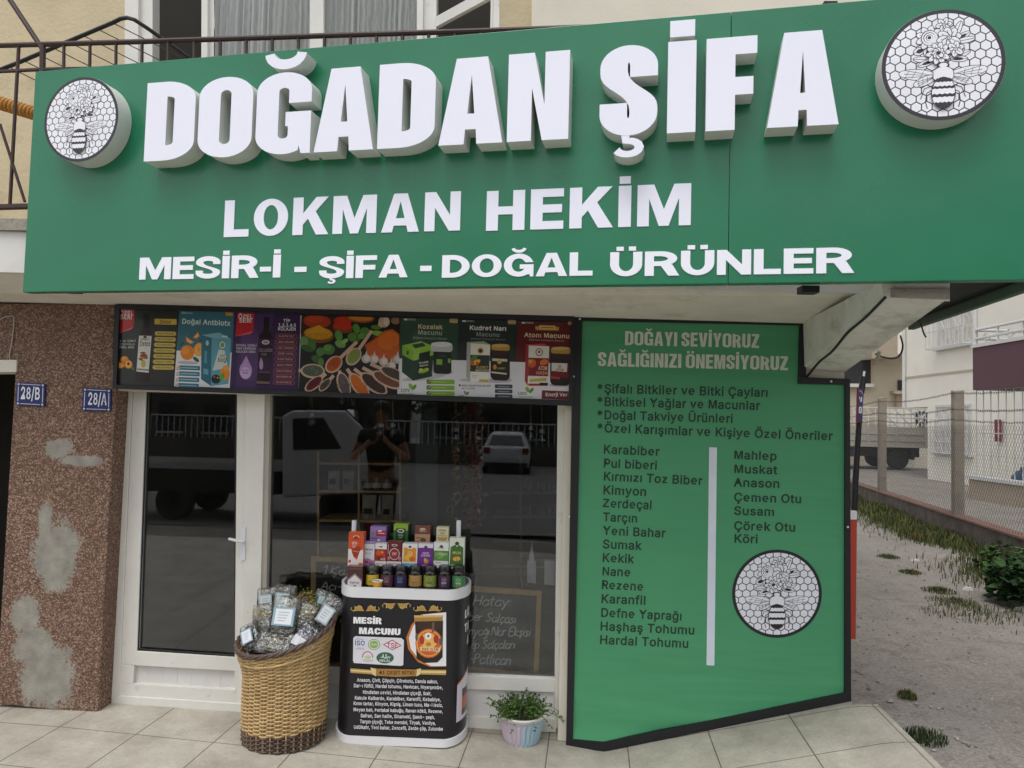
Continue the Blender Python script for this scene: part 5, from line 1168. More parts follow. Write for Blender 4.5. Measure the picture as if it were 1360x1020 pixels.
p.q([(955, 470), (1010, 480), (1040, 640), (900, 660)], '#c9d3cc'); p.e(988, 430, 26, 32, '#d6dccf'); p.e(988, 430, 18, 23, '#7c9a5c'); p.t('bogt', 948, 582, 1035, 40, '#49603a', -.02); p.t('ANT', 965, 540, 1015, 24, '#55707a', 0)
p.e(1010, 690, 44, 60, '#e0862a'); p.e(1020, 640, 30, 26, '#ea9a3c'); p.e(930, 738, 42, 42, '#23282c'); p.e(915, 718, 8, 8, '#c8503a'); p.e(945, 725, 7, 7, '#d8a03a'); p.e(985, 715, 22, 34, '#5d9a3a', 25); p.e(852, 412, 14, 24, '#a9c8d0'); p.q([(818, 640), (862, 650), (860, 700), (816, 690)], '#6f9fb0')
p.q([(826, 480), (850, 485), (848, 600), (824, 590)], '#5a93a6'); p.r(985, 345, 1035, 358, '#c3dbe0')
p.done('poster', PB, YQ, 'teal poster of a carton with oranges')
# 3 purple collagen poster
p = Zp(z3); p.q([(-130, 122), (479, 150), (437, 842), (-170, 825)], '#3a2450'); p.q([(-60, 126), (240, 140), (60, 834), (-120, 828)], '#49305f'); p.e(20, 500, 90, 260, '#54396b')
p.q([(-100, 138), (52, 142), (44, 300), (20, 330), (-118, 352)], '#bf262d'); p.q([(-118, 352), (44, 300), (20, 330)], '#df5d5c'); p.t('ÖZEL', -93, 190, 40, 38, WT, .02); p.t('SERİ', -86, 226, 28, 34, WT, .02)
for i, t in enumerate(('DOĞAL İÇİMLİ', 'İĞDE ÇEKİRDEK', 'KOLAJEN SİRKE')): p.t(t.replace('Ğ', 'G'), -112, 440 + i * 29, 72 - 4 * i, 19, '#cfc8d6', .02)
p.e(-25, 660, 57, 80, '#b08fc0'); p.q([(-80, 640), (-20, 525), (30, 640)], '#b08fc0'); p.e(-28, 680, 46, 52, '#c9aed6'); p.t('DOĞAL', -66, 665, 8, 14, '#6b4a80', .0); p.t('İÇİM', -58, 690, 0, 16, '#6b4a80', .0)
p.q([(140, 178), (190, 180), (188, 300), (136, 298)], '#241a1c'); p.q([(136, 298), (188, 300), (222, 360), (190, 798), (76, 790), (92, 352)], '#21161f'); p.q([(95, 372), (216, 378), (212, 432), (92, 428)], '#3a2138'); p.e(155, 405, 34, 20, '#d8d0dc'); p.e(155, 405, 26, 13, '#8a7a90')
p.t('COLLAGEN', 92, 492, 215, 30, '#8f8494', .0); p.t('PLUS', 118, 522, 165, 16, '#a597aa', .0); p.q([(84, 540), (204, 545), (196, 690), (78, 684)], '#3b1f3d'); p.e(115, 610, 17, 42, '#b294bd'); p.q([(98, 590), (115, 540), (132, 590)], '#b294bd'); p.l([(95, 672), (188, 676)], 4, '#8a7690'); p.q([(76, 755), (192, 762), (190, 782), (74, 778)], '#7a5c4e')
p.t('TİP', 312, 222, 378, 26, WT, .03); p.t('1,2,3,4,5', 268, 262, 430, 28, WT, .02); p.t('KOLAJEN', 265, 297, 428, 28, WT, .02)
for i in range(9):
    y = 328 + 52 * i; x = 247 - 3.3 * i; p.rr(x, y, x + 196, y + 42, 20, '#a0564e', .02); p.rr(x + 4, y + 4, x + 192, y + 38, 17, '#43243c' if i not in (2, 6) else '#552a38', .02)
    p.t(('ELASTİK CİLT', 'SAÇ BAKIMI', 'CİLT SAĞLIK', 'KEMİK YAPISI', 'HÜCRE YENİLER', 'GÜÇLÜ TIRNAK', 'KALP DOLU', 'BAĞIŞIKLIK', 'EKLEM SAĞLIĞI')[i].replace('Ğ', 'G').replace('Ü', 'U').replace('Ç', 'C'), x + 26, y + 29, x + 168, 15, '#c79a92', .02)
p.done('poster', PB, YQ, 'purple poster of a collagen bottle')
# 4 spice picture
p = Zp(z3); p.q([(479, 155), (1372, 178), (1345, 868), (450, 846)], '#191917'); p.q([(440, 842), (452, 842), (483, 155), (471, 152)], '#cfcfcf')
p.q([(479, 156), (900, 165), (890, 330), (470, 330)], '#3a2018')
p.e(620, 215, 125, 62, '#a3381c', 4); p.e(600, 195, 80, 34, '#b8431f'); p.e(850, 220, 80, 55, '#b02a16'); p.q([(760, 260), (850, 165), (945, 270), (900, 300)], '#b8301a'); p.e(850, 285, 92, 36, '#7a3c1c', 5); p.e(845, 262, 84, 28, '#b93218', 5); p.e(1015, 185, 125, 45, '#8c4f1e', 3); p.e(1012, 180, 108, 33, '#c97a22', 3)
p.e(632, 340, 140, 72, '#7c4a1c', 5); p.e(632, 325, 128, 56, '#c08a1e', 4); p.q([(520, 320), (600, 262), (640, 250), (740, 320)], '#cf9c28'); p.speck(632, 320, 110, 48, ['#b37a14', '#e0ae3a', '#c99222'], 70, 9)
p.e(1225, 220, 52, 52, '#b9a28e'); p.e(1245, 215, 26, 44, '#d2bda8'); p.e(1330, 210, 42, 34, '#8a6a55'); p.e(1190, 250, 20, 30, '#c7ae98')
for x, y, rx, ry, c, r in ((960, 360, 60, 48, '#3f6b2e', 0), (935, 355, 40, 36, '#557f3c', 0), (1050, 310, 45, 40, '#4f7d38', 0), (975, 280, 30, 44, '#4f8a3c', -20), (815, 345, 34, 50, '#5b8f45', -15), (830, 420, 50, 34, '#6c9c52', 20), (725, 470, 56, 48, '#44702f', 0), (715, 455, 36, 30, '#5d8b42', 0), (650, 490, 40, 38, '#4c7a36', 0), (555, 430, 55, 62, '#476f35', -20), (500, 400, 38, 50, '#6d8f5c', 10), (530, 460, 60, 28, '#365a2a', 20), (625, 560, 60, 36, '#3b5e33', 20), (655, 590, 24, 40, '#557a46', 0), (1170, 325, 62, 24, '#7ea63c', 10), (1150, 270, 46, 20, '#517e34', 5), (870, 395, 34, 18, '#8ab36a', -30), (1020, 350, 30, 26, '#5e8d3f', 0)): p.e(x, y, rx, ry, c, r)
p.q([(1050, 430), (1130, 380), (1230, 300), (1300, 285), (1372, 330), (1365, 560), (1250, 580), (1080, 520)], '#b5541a'); p.e(1225, 470, 160, 110, '#bf5a1c', -15); p.e(1265, 390, 100, 80, '#cd6a26', -20); p.speck(1220, 440, 140, 120, ['#a54a14', '#d67832', '#c2601f'], 110, 9, 3)
for x, y in ((1062, 555), (1135, 560), (1220, 580), (1290, 620), (1345, 560)): p.e(x, y, 42, 40, '#b7aca8'); p.e(x + 8, y - 6, 26, 30, '#d3cac6'); p.q([(x - 14, y - 26), (x + 6, y - 78), (x + 14, y - 24)], '#c9bfba')
def scoop(hx, hy, bx, by, L, w, c, seed, wood='#c3a48e'):
    a = math.degrees(math.atan2(by - hy, bx - hx)); p.l([(hx, hy), (bx, by)], 30, wood); p.e(bx, by, L, w, wood, a); p.e(bx + 2, by - 3, L * .86, w * .78, c[0], a); p.speck(bx, by - 2, L * .62, w * .55, c, 60, 8, seed)
scoop(980, 400, 770, 605, 90, 66, ['#a8481a', '#c8602a', '#8f3a12'], 4); scoop(1115, 300, 950, 535, 88, 62, ['#7c8a44', '#97a35c', '#5f6e30'], 5); scoop(440, 660, 580, 665, 110, 66, ['#4f5c48', '#78856a', '#2f3a2a', '#8b957c'], 6)
scoop(700, 690, 590, 780, 100, 48, ['#5a1a1c', '#7f2428', '#3a1414'], 7); scoop(770, 705, 690, 790, 74, 36, ['#4d433c', '#6d6158', '#2c2622'], 8); scoop(820, 660, 860, 790, 120, 58, ['#5b4f50', '#8a7c7a', '#2d2627'], 9); scoop(890, 645, 1000, 800, 140, 62, ['#c0601a', '#dd7f2c', '#98440f'], 10)
scoop(955, 645, 1130, 780, 150, 66, ['#3a2a24', '#5a4238', '#1f1613'], 11); scoop(1030, 635, 1250, 745, 150, 60, ['#6a4434', '#8a5c48', '#40271c'], 12); scoop(1100, 600, 1320, 695, 150, 52, ['#4a3a30', '#33271f', '#6d5646'], 13)
it2 = []
for loops, c, l in p.P.it:                  # trim what runs past the edge of the sheet
    q = loops[0]; xs0, xs1, y0, y1 = z3(452, 0)[0], z3(1362, 0)[0], z3(0, 160)[1], z3(0, 856)[1]
    q = [(min(max(a, xs0), xs1), min(max(b, y0 + (a - xs0) * .027), y1 - 1.5 + (a - xs0) * .035)) for a, b in q]
    it2.append(([q] + loops[1:], c, l))
p.P.it = it2
p.done('poster', PB, YQ, 'photo poster of spices on wooden scoops')
# 5-7 paste posters
def paste(x0, x1, b0, b1, col, title, tcol, tx0, tx1, ty, lab):
    p = Zp(z4); sl = .028
    yt = lambda x: 62 + (x - 60) * sl; yb = lambda x: 592 + (x - 40) * .036
    p.q([(x0, yt(x0)), (x1, yt(x1)), (b1, yb(b1)), (b0, yb(b0))], '#d9d9de'); f = .55
    xm0, xm1 = x0 + (b0 - x0) * f, x1 + (b1 - x1) * f
    p.q([(x0, yt(x0)), (x1, yt(x1)), (xm1, 345 + (xm1 - 50) * .03), (xm0, 345 + (xm0 - 50) * .03)], col)
    p.r(x0 + 22, yt(x0) + 6, x0 + 46, yt(x0) + 18, '#c8ccc8'); p.t('DIMES', x0 + 50, yt(x0) + 18, x0 + 104, 12, '#a8b6b0', sl)
    p.t(title, tx0, ty, tx1, 30, tcol, sl); return p
p = paste(65, 470, 40, 440, '#2f4a39', 'Kozalak', '#d6c39a', 182, 355, 138, '')
p.rr(402, 68, 460, 98, 8, '#b89a70'); p.t('Macunu', 182, 178, 352, 30, '#9fb0a0', .03); p.t('Bitkisel Karışımlı Macun', 148, 208, 384, 14, '#87988a', .03)
p.e(220, 480, 150, 18, '#b4b6ba', -6); p.q([(75, 255), (152, 295), (150, 500), (72, 440)], '#26402c'); p.q([(152, 295), (295, 262), (282, 470), (150, 500)], '#22382a'); p.q([(75, 255), (205, 226), (295, 262), (152, 295)], '#8fbf3a'); p.q([(75, 255), (152, 295), (152, 362), (74, 320)], '#7fae34'); p.q([(152, 295), (295, 262), (292, 322), (152, 362)], '#8dbb3c'); p.q([(140, 250), (215, 236), (240, 258), (165, 276)], '#2a3a2c')
p.q([(192, 310), (268, 292), (262, 428), (182, 446)], '#16211a'); p.t('Kozalak', 192, 384, 258, 14, '#cfd6c4', -.15); p.t('Macunu', 196, 404, 256, 14, '#cfd6c4', -.15); p.e(222, 432, 38, 14, '#8fae3a', -15); p.e(205, 425, 14, 11, '#b4cc5a'); p.e(245, 420, 14, 10, '#a8c24c'); p.e(112, 306, 9, 14, '#3d5a2a')
p.e(352, 440, 74, 20, '#a9abaf'); p.rr(290, 285, 416, 450, 26, '#1a2320'); p.rr(272, 234, 424, 296, 22, '#b9bfc0'); p.e(348, 248, 72, 18, '#d6dadb'); p.rr(312, 350, 352, 388, 4, '#7fae3c'); p.rr(392, 346, 410, 376, 3, '#7fae3c'); p.rr(354, 340, 392, 420, 3, '#222c26'); p.l([(330, 325), (380, 330)], 5, '#4b5751')
for i in range(3): p.rr(243, 492 + 40 * i, 438, 524 + 40 * i, 6, '#7fa63e', .01); p.e(258, 507 + 40 * i, 13, 13, '#2d3a20'); p.l([(252, 507 + 40 * i), (257, 512 + 40 * i), (266, 500 + 40 * i)], 4, '#e6ead8'); p.l([(285, 508 + 40 * i), (380, 509 + 40 * i)], 5, '#a9c777')
p.t('100%', 62, 575, 128, 20, '#23301f', .02); p.t('ORGANIC', 66, 595, 165, 11, '#7fae3c', .03); p.e(135, 540, 14, 24, '#7fae3c', -30); p.e(158, 545, 12, 22, '#5f8f34', 35); p.l([(146, 575), (148, 555)], 3, '#5f8f34')
p.done('poster', PB, YQ, 'green poster of a carton and jar')
p = paste(470, 882, 440, 846, '#262f2e', 'Kudret Narı', '#e6e6e4', 540, 798, 146, '')
p.rr(808, 78, 864, 106, 8, '#b89a70'); p.t('Macunu', 586, 190, 752, 28, '#8d9694', .03); p.t('Bitkisel Karışımlı Macun', 550, 214, 790, 13, '#77807e', .03)
p.e(650, 500, 180, 14, '#b4b6ba', 2); p.q([(524, 232), (550, 240), (546, 512), (518, 470)], '#a9aaa2'); p.q([(550, 240), (686, 250), (676, 500), (546, 512)], '#e2e2dc'); p.q([(524, 232), (640, 226), (686, 250), (550, 240)], '#9aab86'); p.q([(548, 320), (682, 324), (678, 440), (546, 436)], '#2e3630'); p.e(618, 292, 22, 22, '#c9a93a'); p.e(618, 292, 13, 13, '#2f2c1a'); p.e(572, 350, 20, 34, '#5a7a34', 30); p.e(590, 372, 30, 16, '#e0b634', -30); p.e(562, 380, 14, 14, '#d2562a'); p.e(595, 380, 12, 12, '#c94f26'); p.t('KUDRET', 588, 416, 672, 18, '#c9b04a', .02); p.t('MACUNU', 582, 434, 676, 13, '#d9d1a8', .02); p.rr(608, 490, 672, 506, 5, '#c9ab34'); p.l([(560, 462), (600, 466)], 3, '#9a9a90'); p.l([(560, 474), (590, 477)], 3, '#9a9a90')
p.e(758, 494, 80, 12, '#a9abaf'); p.rr(688, 290, 822, 496, 34, '#2c1c16'); p.rr(700, 272, 812, 320, 20, '#3a241a'); p.rr(694, 246, 822, 288, 16, '#b58f4a'); p.e(758, 256, 60, 12, '#cba964'); p.q([(700, 345), (804, 350), (800, 458), (694, 446)], '#1f2420'); p.q([(700, 345), (804, 350), (803, 368), (699, 362)], '#c9c4b4'); p.e(750, 368, 16, 16, '#c9a93a'); p.e(718, 405, 12, 18, '#d08a2a'); p.t('KUDRET', 735, 420, 792, 12, '#c9b04a', .02); p.q([(694, 436), (800, 448), (800, 458), (694, 446)], '#d8d3c6')
p.e(474, 532, 7, 7, '#222'  + '222'); p.t('MİDE RAHATSIZLIKLARI', 486, 540, 690, 12, '#33363a', .01); p.t('HAFİFLETİR', 486, 560, 578, 12, '#33363a', .01)
for i in range(3): p.rr(718, 525 + 34 * i, 840, 552 + 34 * i, 6, '#40454a', .02); p.l([(740, 541 + 34 * i), (820, 543 + 34 * i)], 7, '#8d9298')
p.t('100%', 465, 612, 508, 14, '#23301f', .02); p.e(512, 584, 9, 16, '#7f9a6c', -30); p.e(528, 588, 8, 14, '#5f7f54', 35)
p.done('poster', PB, YQ, 'charcoal poster of a carton and amber jar')
p = paste(882, 1252, 846, 1228, '#5c1c1e', 'Atom Macunu', '#d8c3a0', 920, 1238, 196, '')
p.rr(1225, 86, 1250, 112, 6, '#b89a70'); p.q([(998, 122), (1165, 128), (1160, 152), (1002, 148)], '#b4934a'); p.q([(1025, 114), (1140, 118), (1138, 146), (1028, 142)], '#d0b160'); p.l([(1040, 130), (1125, 133)], 6, '#7a5a2a'); p.t('Bitkisel Karışımlı Macun', 955, 222, 1200, 13, '#a8807c', .03)
p.q([(932, 248), (954, 256), (945, 540), (926, 500)], '#9a2a26'); p.q([(954, 256), (1096, 262), (1086, 534), (945, 540)], '#d8d8d2'); p.q([(932, 248), (1060, 242), (1096, 262), (954, 256)], '#b8443c'); p.q([(952, 340), (1092, 344), (1088, 470), (948, 466)], '#7c1e1e'); p.e(1026, 302, 26, 28, '#8a4a48'); p.e(1026, 302, 19, 21, '#e4dfd8'); p.e(1026, 300, 9, 10, '#6a3a38'); p.e(978, 380, 26, 30, '#cf5a28', 20); p.e(1058, 372, 30, 20, '#d8722a', -20); p.e(965, 366, 14, 14, '#e09a3a'); p.t('ATOM', 1020, 426, 1082, 26, '#e3c9b8', .01); p.t('KARIŞIM', 1004, 456, 1084, 20, '#d8a088', .01); p.q([(960, 490), (1078, 480), (1074, 504), (962, 508)], '#c9a34a'); p.r(950, 520, 1086, 536, '#a82a28', .0); p.r(1028, 514, 1086, 534, '#2a2524', .0)
p.e(1170, 530, 78, 12, '#a9abaf'); p.rr(1102, 310, 1240, 532, 34, '#271613'); p.rr(1112, 290, 1240, 340, 20, '#33201a'); p.rr(1108, 266, 1244, 310, 16, '#b58f4a'); p.e(1176, 276, 64, 12, '#cba964'); p.q([(1112, 376), (1234, 382), (1230, 496), (1108, 484)], '#6d1a1c'); p.q([(1112, 376), (1222, 380), (1218, 440), (1112, 432)], '#d4cfc8'); p.e(1168, 402, 14, 14, '#b8a0a0'); p.t('ATOM', 1140, 432, 1196, 16, '#7a2a2a', .02); p.q([(1108, 470), (1170, 476), (1170, 490), (1108, 484)], '#b83030'); p.q([(1170, 476), (1230, 482), (1230, 496), (1170, 490)], '#221c1c')
p.t('100%', 875, 598, 942, 20, '#23301f', .02); p.t('ORGANIC', 880, 618, 985, 11, '#7fae3c', .03); p.e(945, 562, 13, 22, '#7fae3c', -30); p.e(972, 568, 11, 22, '#5f8f34', 35); p.q([(1045, 566), (1230, 574), (1227, 634), (1042, 626)], '#6e2326'); p.t('Enerji Ver', 1068, 608, 1222, 24, '#e8e4e2', .01)
p.done('poster', PB, YQ, 'dark red poster of a carton and jar')

# ------------------------------------------------------------------ house number plates
def plate(txt, q, tx, lab):
    y = D - .012
    c = sum((Vector((a, b, 0)) for a, b in q), Vector()) / 4
    T = thing('address_plate', lab, 'house number', FP(c.x, c.y, y), 'blue house number plates')
    mb = MB(); slabq(mb, q, y, .01); mb.build('plate', mat('blue_enamel', '#20265f', .35, .05, 8), T, bevel=.003)
    P = Print(); w = 'bcc2da'
    def ins(k): return [((a - c.x) * k + c.x, (b - c.y) * k + c.y) for a, b in q]
    P.poly([ins(.88), ins(.82)], '#' + w)
    for a, b in ins(.80): P.ell(a, b, 2.6, 2.6, '#20265f', 10)
    for a, b in ins(.84): P.ell(a, b, 1.5, 1.5, '#' + w, 8)
    P.text(txt, tx[0], tx[1], tx[2], '#e2e4ee')
    P.build('number', lambda u, v, l: FP(u, v, y - .001 - l), 'gloss', T)
plate('28/B', [(21.8, 507.5), (60, 509.5), (59, 540), (20.5, 538)], ((26.5, 529.5), (53, 530.5), 15.5), 'blue number plate reading 28/B beside the dark doorway')
plate('28/A', [(110, 515), (147.5, 517), (147, 546.5), (108.5, 545)], ((116, 537), (141.5, 538), 15.5), 'blue number plate reading 28/A under the poster board corner')

# ------------------------------------------------------------------ cables
def cable(name, pts, r, m, label, cat='cable'):
    mb = MB(); P = [Vector(p) for p in pts]; Q = []
    for i in range(len(P) - 1):
        p0, p1, p2, p3 = P[max(0, i - 1)], P[i], P[i + 1], P[min(len(P) - 1, i + 2)]
        for k in range(6):
            t = k / 6; Q.append(.5 * ((2 * p1) + (p2 - p0) * t + (2 * p0 - 5 * p1 + 4 * p2 - p3) * t * t + (3 * p1 - p0 - 3 * p2 + p3) * t ** 3))
    Q.append(P[-1]); mb.tube(Q, r, 6)
    return tag(mb.build(name, m, smooth=True, origin=P[0]), label, cat)
def on_edge(t, o=-.006): 
    a, b = W[1] + Vector((0, -.25, 0)), F[1]
    p = a.lerp(b, t); return p + Vector((-.004, o, -.004))
cable('black_cable', [on_edge(-.02), on_edge(.2) + Vector((0, 0, .012)), on_edge(.4), on_edge(.6) + Vector((0, 0, .012)), on_edge(.8), on_edge(1.0)], .006, 'black_iron', 'black cable running along the lower edge of the plaster bracket')
cable('hanging_cable', [FP(1163, 470, 4.0), FP(1172, 474, 4.02), FP(1185, 476, 4.05), FP(1195, 472, 4.05), FP(1199, 460, 4.0), FP(1196, 446, 3.9)], .005, 'black_iron', 'black cable loop hanging behind the plaster bracket')
cable('cable_end', [FP(1168, 466, 3.9), FP(1166, 474, 3.92), FP(1161, 484, 3.95)], .009, 'pvc_side', 'short pale cable stub hanging under the bracket')
cable('loose_wire', [FP(1221, 424, 3.4), FP(1224, 433, 3.4), FP(1227, 443, 3.4), FP(1230, 448, 3.4)], .004, 'iron', 'short loose wire dangling from the green side panel')
cable('wall_wire', [FP(-6, 430, D - .006), FP(4, 422, D - .006), FP(14, 420, D - .006), FP(18.5, 424, D - .006), FP(16, 452, D - .006), FP(12.5, 474, D - .006), FP(17, 480, D - .006)], .0028, 'pvc_side', 'thin beige wire looped on the granite wall above the doorway')
# ------------------------------------------------------------------ promotion counter
M['kraft'] = mat('kraft_paper', '#a08c6c', .8, .1, 8)
M['amber'] = mat('dark_jar_glass', '#1d1512', .12, .1, 4, spec=.6)
M['lid_black'] = mat('black_lid', '#17171a', .35, .1, 10)
M['panel_black'] = mat('black_vinyl_panel', '#17161d', .38, .06, 3)
cf = GG(540, 992); CZ = cf.z; yf = cf.y
CRX, CRY = .11, .19
cl, cr2 = FP(452.5, 880, yf + CRY), FP(622.5, 880, yf + CRY)
CXc, CA = (cl.x + cr2.x) / 2, (cr2.x - cl.x) / 2
CT = FP(540, 782, yf).z; RT = FP(540, 796, yf).z; RB = FP(540, 980.5, yf).z; RBB = FP(540, 991, yf).z
PC = thing('promo_counter', 'rounded black promotion counter with white rims and a jar advert', 'promotion counter', (CXc, yf + CRY, CZ))
def outline(g=0.0, n=14):
    pts = []
    for sx, a0 in ((1, -90), (1, 0), (-1, 90), (-1, 180)):
        for i in range(n + 1):
            a = R_(a0 + 90 * i / n)
            pts.append((CXc + sx * (CA - CRX) + (CRX + g) * math.cos(a), yf + CRY + (CRY + g) * math.sin(a)))
    return pts
def ring_mesh(z0, z1, g0, g1=None, inner=None):
    mb = MB(); o = outline(g0)
    if inner is None: mb.hexa([(x, y, z0) for x, y in o], [(x, y, z1) for x, y in o])
    else:
        i_ = outline(inner); n = len(o)
        vs = [(x, y, z0) for x, y in o] + [(x, y, z1) for x, y in o] + [(x, y, z1) for x, y in i_] + [(x, y, z0) for x, y in i_]
        fs = []
        for a in range(n):
            b = (a + 1) % n
            for k in range(3): fs.append([k * n + a, k * n + b, (k + 1) * n + b, (k + 1) * n + a])
        mb.add(vs, fs)
    return mb
ring_mesh(RB - .01, RT + .01, -.006).build('counter_body', 'panel_black', PC, smooth=True)
ring_mesh(RT, CT, 0, inner=-.012).build('rim', 'white_gloss', PC, smooth=True)
ring_mesh(RBB, RB, .004).build('rim', 'white_gloss', PC, smooth=True)
ring_mesh(RT + .012, RT + .02, -.013).build('counter_top', 'white_gloss', PC)
for x, y in ((-.2, .07), (.2, .07), (-.2, .31), (.2, .31)):
    mb = MB(); mb.lathe([(.0, 0), (.022, .0), (.026, .012), (.02, .05), (0, .05)], (CXc + x, yf + y, CZ - .004), 12); mb.build('foot', 'lid_black', PC, smooth=True)
def surf_y(x):
    dx = abs(x - CXc) - (CA - CRX)
    if dx <= 0: return yf
    t = min(1, dx / CRX); return yf + CRY * (1 - math.sqrt(max(0, 1 - t * t)))
def CPm(px, py, l):
    y = yf
    for _ in range(14):
        p = FP(px, py, y); y = .5 * y + .5 * surf_y(p.x)
    p = FP(px, py, y); return p + Vector((0, .0055 - l - .002, 0)) + (Vector((0, -.0045, 0)))
z6 = Z(430, 780, 974 / 210)
class Cp(Zp):
    def done(s, name, par, y=None, label=None): return s.P.build(name, CPm, 'gloss', par, label)
p = Cp(z6)
GO, GD, GL = '#b3924e', '#8a6a30', '#dcc68e'
def swirl(cx, cy, w, flip=1):
    for sg in (-1, 1):
        pts = [(cx + sg * (w * .16 * t) * math.cos(t * 6 + .5), cy - flip * (w * .16 * t) * math.sin(t * 6 + .5)) for t in [i / 18 for i in range(3, 19)]]
        p.l([(a + sg * w * .2, b) for a, b in pts], 4.5, GL)
        p.l([(cx + sg * w * .05, cy + flip * 22), (cx + sg * w * .25, cy + flip * 20), (cx + sg * w * .42, cy + flip * 24), (cx + sg * w * .5, cy + flip * 12), (cx + sg * w * .47, cy)], 5, GO)
        p.q([(cx + sg * w * .02, cy + flip * 24), (cx + sg * w * .3, cy + flip * 22), (cx + sg * w * .44, cy + flip * 26), (cx + sg * w * .32, cy - flip * 2), (cx + sg * w * .2, cy - flip * 14)], GO)
        for k in range(4): p.l([(cx + sg * w * (.06 + .08 * k), cy + flip * 20), (cx + sg * w * (.1 + .07 * k), cy - flip * (4 - 3 * k))], 3, GD)
for cx, f in ((255, 1), (448, -1), (640, 1)): swirl(cx, 122, 175, f)
p.t('MESİR', 182, 222, 356, 40, '#ecebee', .03, heavy=(.66, .26, .22, .3)); p.t('MACUNU', 217, 287, 472, 40, '#ecebee', .03, heavy=(.66, .26, .22, .3))
p.q([(196, 300), (478, 312), (494, 326), (490, 478), (476, 484), (186, 466), (180, 450), (182, 312)], '#d9d9e0')
p.t('ISO', 190, 356, 254, 28, '#23458c', .03); p.l([(196, 322), (214, 316), (244, 322)], 3, '#6d86b8'); p.t('9001', 190, 382, 250, 11, '#6d86b8', .02)
p.e(310, 352, 38, 34, '#6f8f52'); p.e(310, 352, 34, 30, '#d7dfcb'); p.e(310, 352, 27, 24, '#8fae62'); p.t('ORGANIC', 290, 356, 332, 9, '#e6ebdc', .0)
p.q([(364, 352), (422, 322), (480, 358), (422, 388)], '#b03038'); p.q([(374, 352), (422, 328), (470, 357), (422, 382)], '#d9d9e0'); p.t('TSE', 388, 372, 458, 30, '#b03038', .03)
p.l(arc(270, 432, 32, 36, 180, 360, 14), 6, '#b8484a'); p.e(272, 430, 22, 12, '#b6cf9c'); p.l([(240, 446), (306, 450)], 4, '#c4848a'); p.l([(246, 456), (302, 460)], 3, '#a9a9ae')
p.e(378, 434, 54, 35, '#27523d'); p.e(378, 434, 50, 31, '#2f6148'); p.t('HELAL', 342, 458, 412, 15, '#dce6de', .02); p.l([(352, 432), (362, 428), (368, 434), (366, 412)], 5, '#e2eae4'); p.l([(370, 434), (392, 436), (396, 424), (404, 436), (410, 426)], 5, '#e2eae4'); p.l([(384, 432), (384, 410)], 5, '#e2eae4')
# jar picture
p.q([(754, 152), (600, 166), (540, 230), (508, 310), (520, 380), (580, 460), (655, 490), (754, 488)], '#c1732f'); p.q([(754, 154), (612, 168), (552, 236), (524, 312), (536, 378), (592, 452), (662, 484), (754, 484)], '#e3e3e8')
p.q([(562, 205), (735, 205), (732, 430), (700, 462), (620, 466), (572, 440)], '#211512'); p.q([(575, 205), (725, 205), (722, 260), (578, 262)], '#38231c'); p.q([(556, 172), (735, 172), (732, 206), (560, 210)], '#a8803e'); p.q([(556, 172), (735, 172), (734, 184), (558, 186)], '#cfae66')
p.e(648, 345, 84, 90, '#c76a2c'); p.e(648, 345, 78, 82, '#e0a04a'); p.e(648, 345, 70, 74, '#c9582c'); p.e(646, 330, 52, 50, '#e3b25a'); p.e(644, 300, 20, 22, '#e6e2da'); p.e(644, 300, 7, 8, '#6a5e50'); p.e(606, 325, 14, 28, '#a92a2a'); p.e(692, 318, 16, 26, '#a92a2a'); p.e(572, 305, 8, 26, '#4a5a4a'); p.e(720, 335, 10, 24, '#4a5a4a'); p.q([(592, 365), (718, 372), (714, 396), (598, 390)], '#e2cf9a'); p.t('MESİR', 604, 388, 708, 18, '#a03a2a', .04); p.e(645, 350, 16, 12, '#b8742a'); p.q([(668, 215), (682, 215), (680, 275), (666, 275)], '#6a5248')
# ribbon
p.q([(165, 498), (300, 508), (300, 536), (165, 526)], GO); p.q([(165, 506), (300, 516), (300, 526), (165, 516)], GL); p.q([(590, 506), (754, 508), (752, 540), (590, 536)], GO); p.q([(590, 514), (754, 516), (753, 528), (590, 526)], GL)
p.q([(288, 494), (325, 502), (322, 548), (300, 536)], GL); p.q([(600, 498), (566, 506), (570, 548), (592, 538)], GL); p.q([(322, 500), (575, 506), (570, 546), (450, 552), (322, 544)], '#a4793c'); p.t('41 ÇEŞİT BİTKİ', 340, 534, 556, 20, '#231808', .01)
rowsC = [('Anason, Çivit, Çöpçin, Çörekotu, Damla sakızı,', 204, 580, 704), ('Dar-ı fülfül, Hardal tohumu, Havlıcan, Hıyarşembe,', 184, 615, 734), ('Hindistan cevizi, Hindistan çiçeği, Iksir,', 240, 655, 664), ('Kakule Kalbarde, Karabiber, Karanfil, Kebabiye,', 190, 690, 722), ('Kırım tartar, Kimyon, Kişniş, Limon tuzu, Ma-i leziz,', 182, 724, 734),
         ('Meyan balı, Portakal kabuğu, Ravan kökü, Rezene,', 182, 762, 734), ('Safran, Sarı halile, Sinameki, Şamlı- şaşlı,', 226, 800, 684), ('Tarçın çiçeği, Teke mersini, Tiryak, Vanilya,', 222, 836, 690), ('Udülkahr, Yeni bahar, Zencefil, Zerde çöp, Zulumba', 184, 870, 734)]
for t, x0, y, x1 in rowsC: p.t(t, x0, y, x1, 21, '#e4e3e8', .022)
p.done('advert_print', PC)
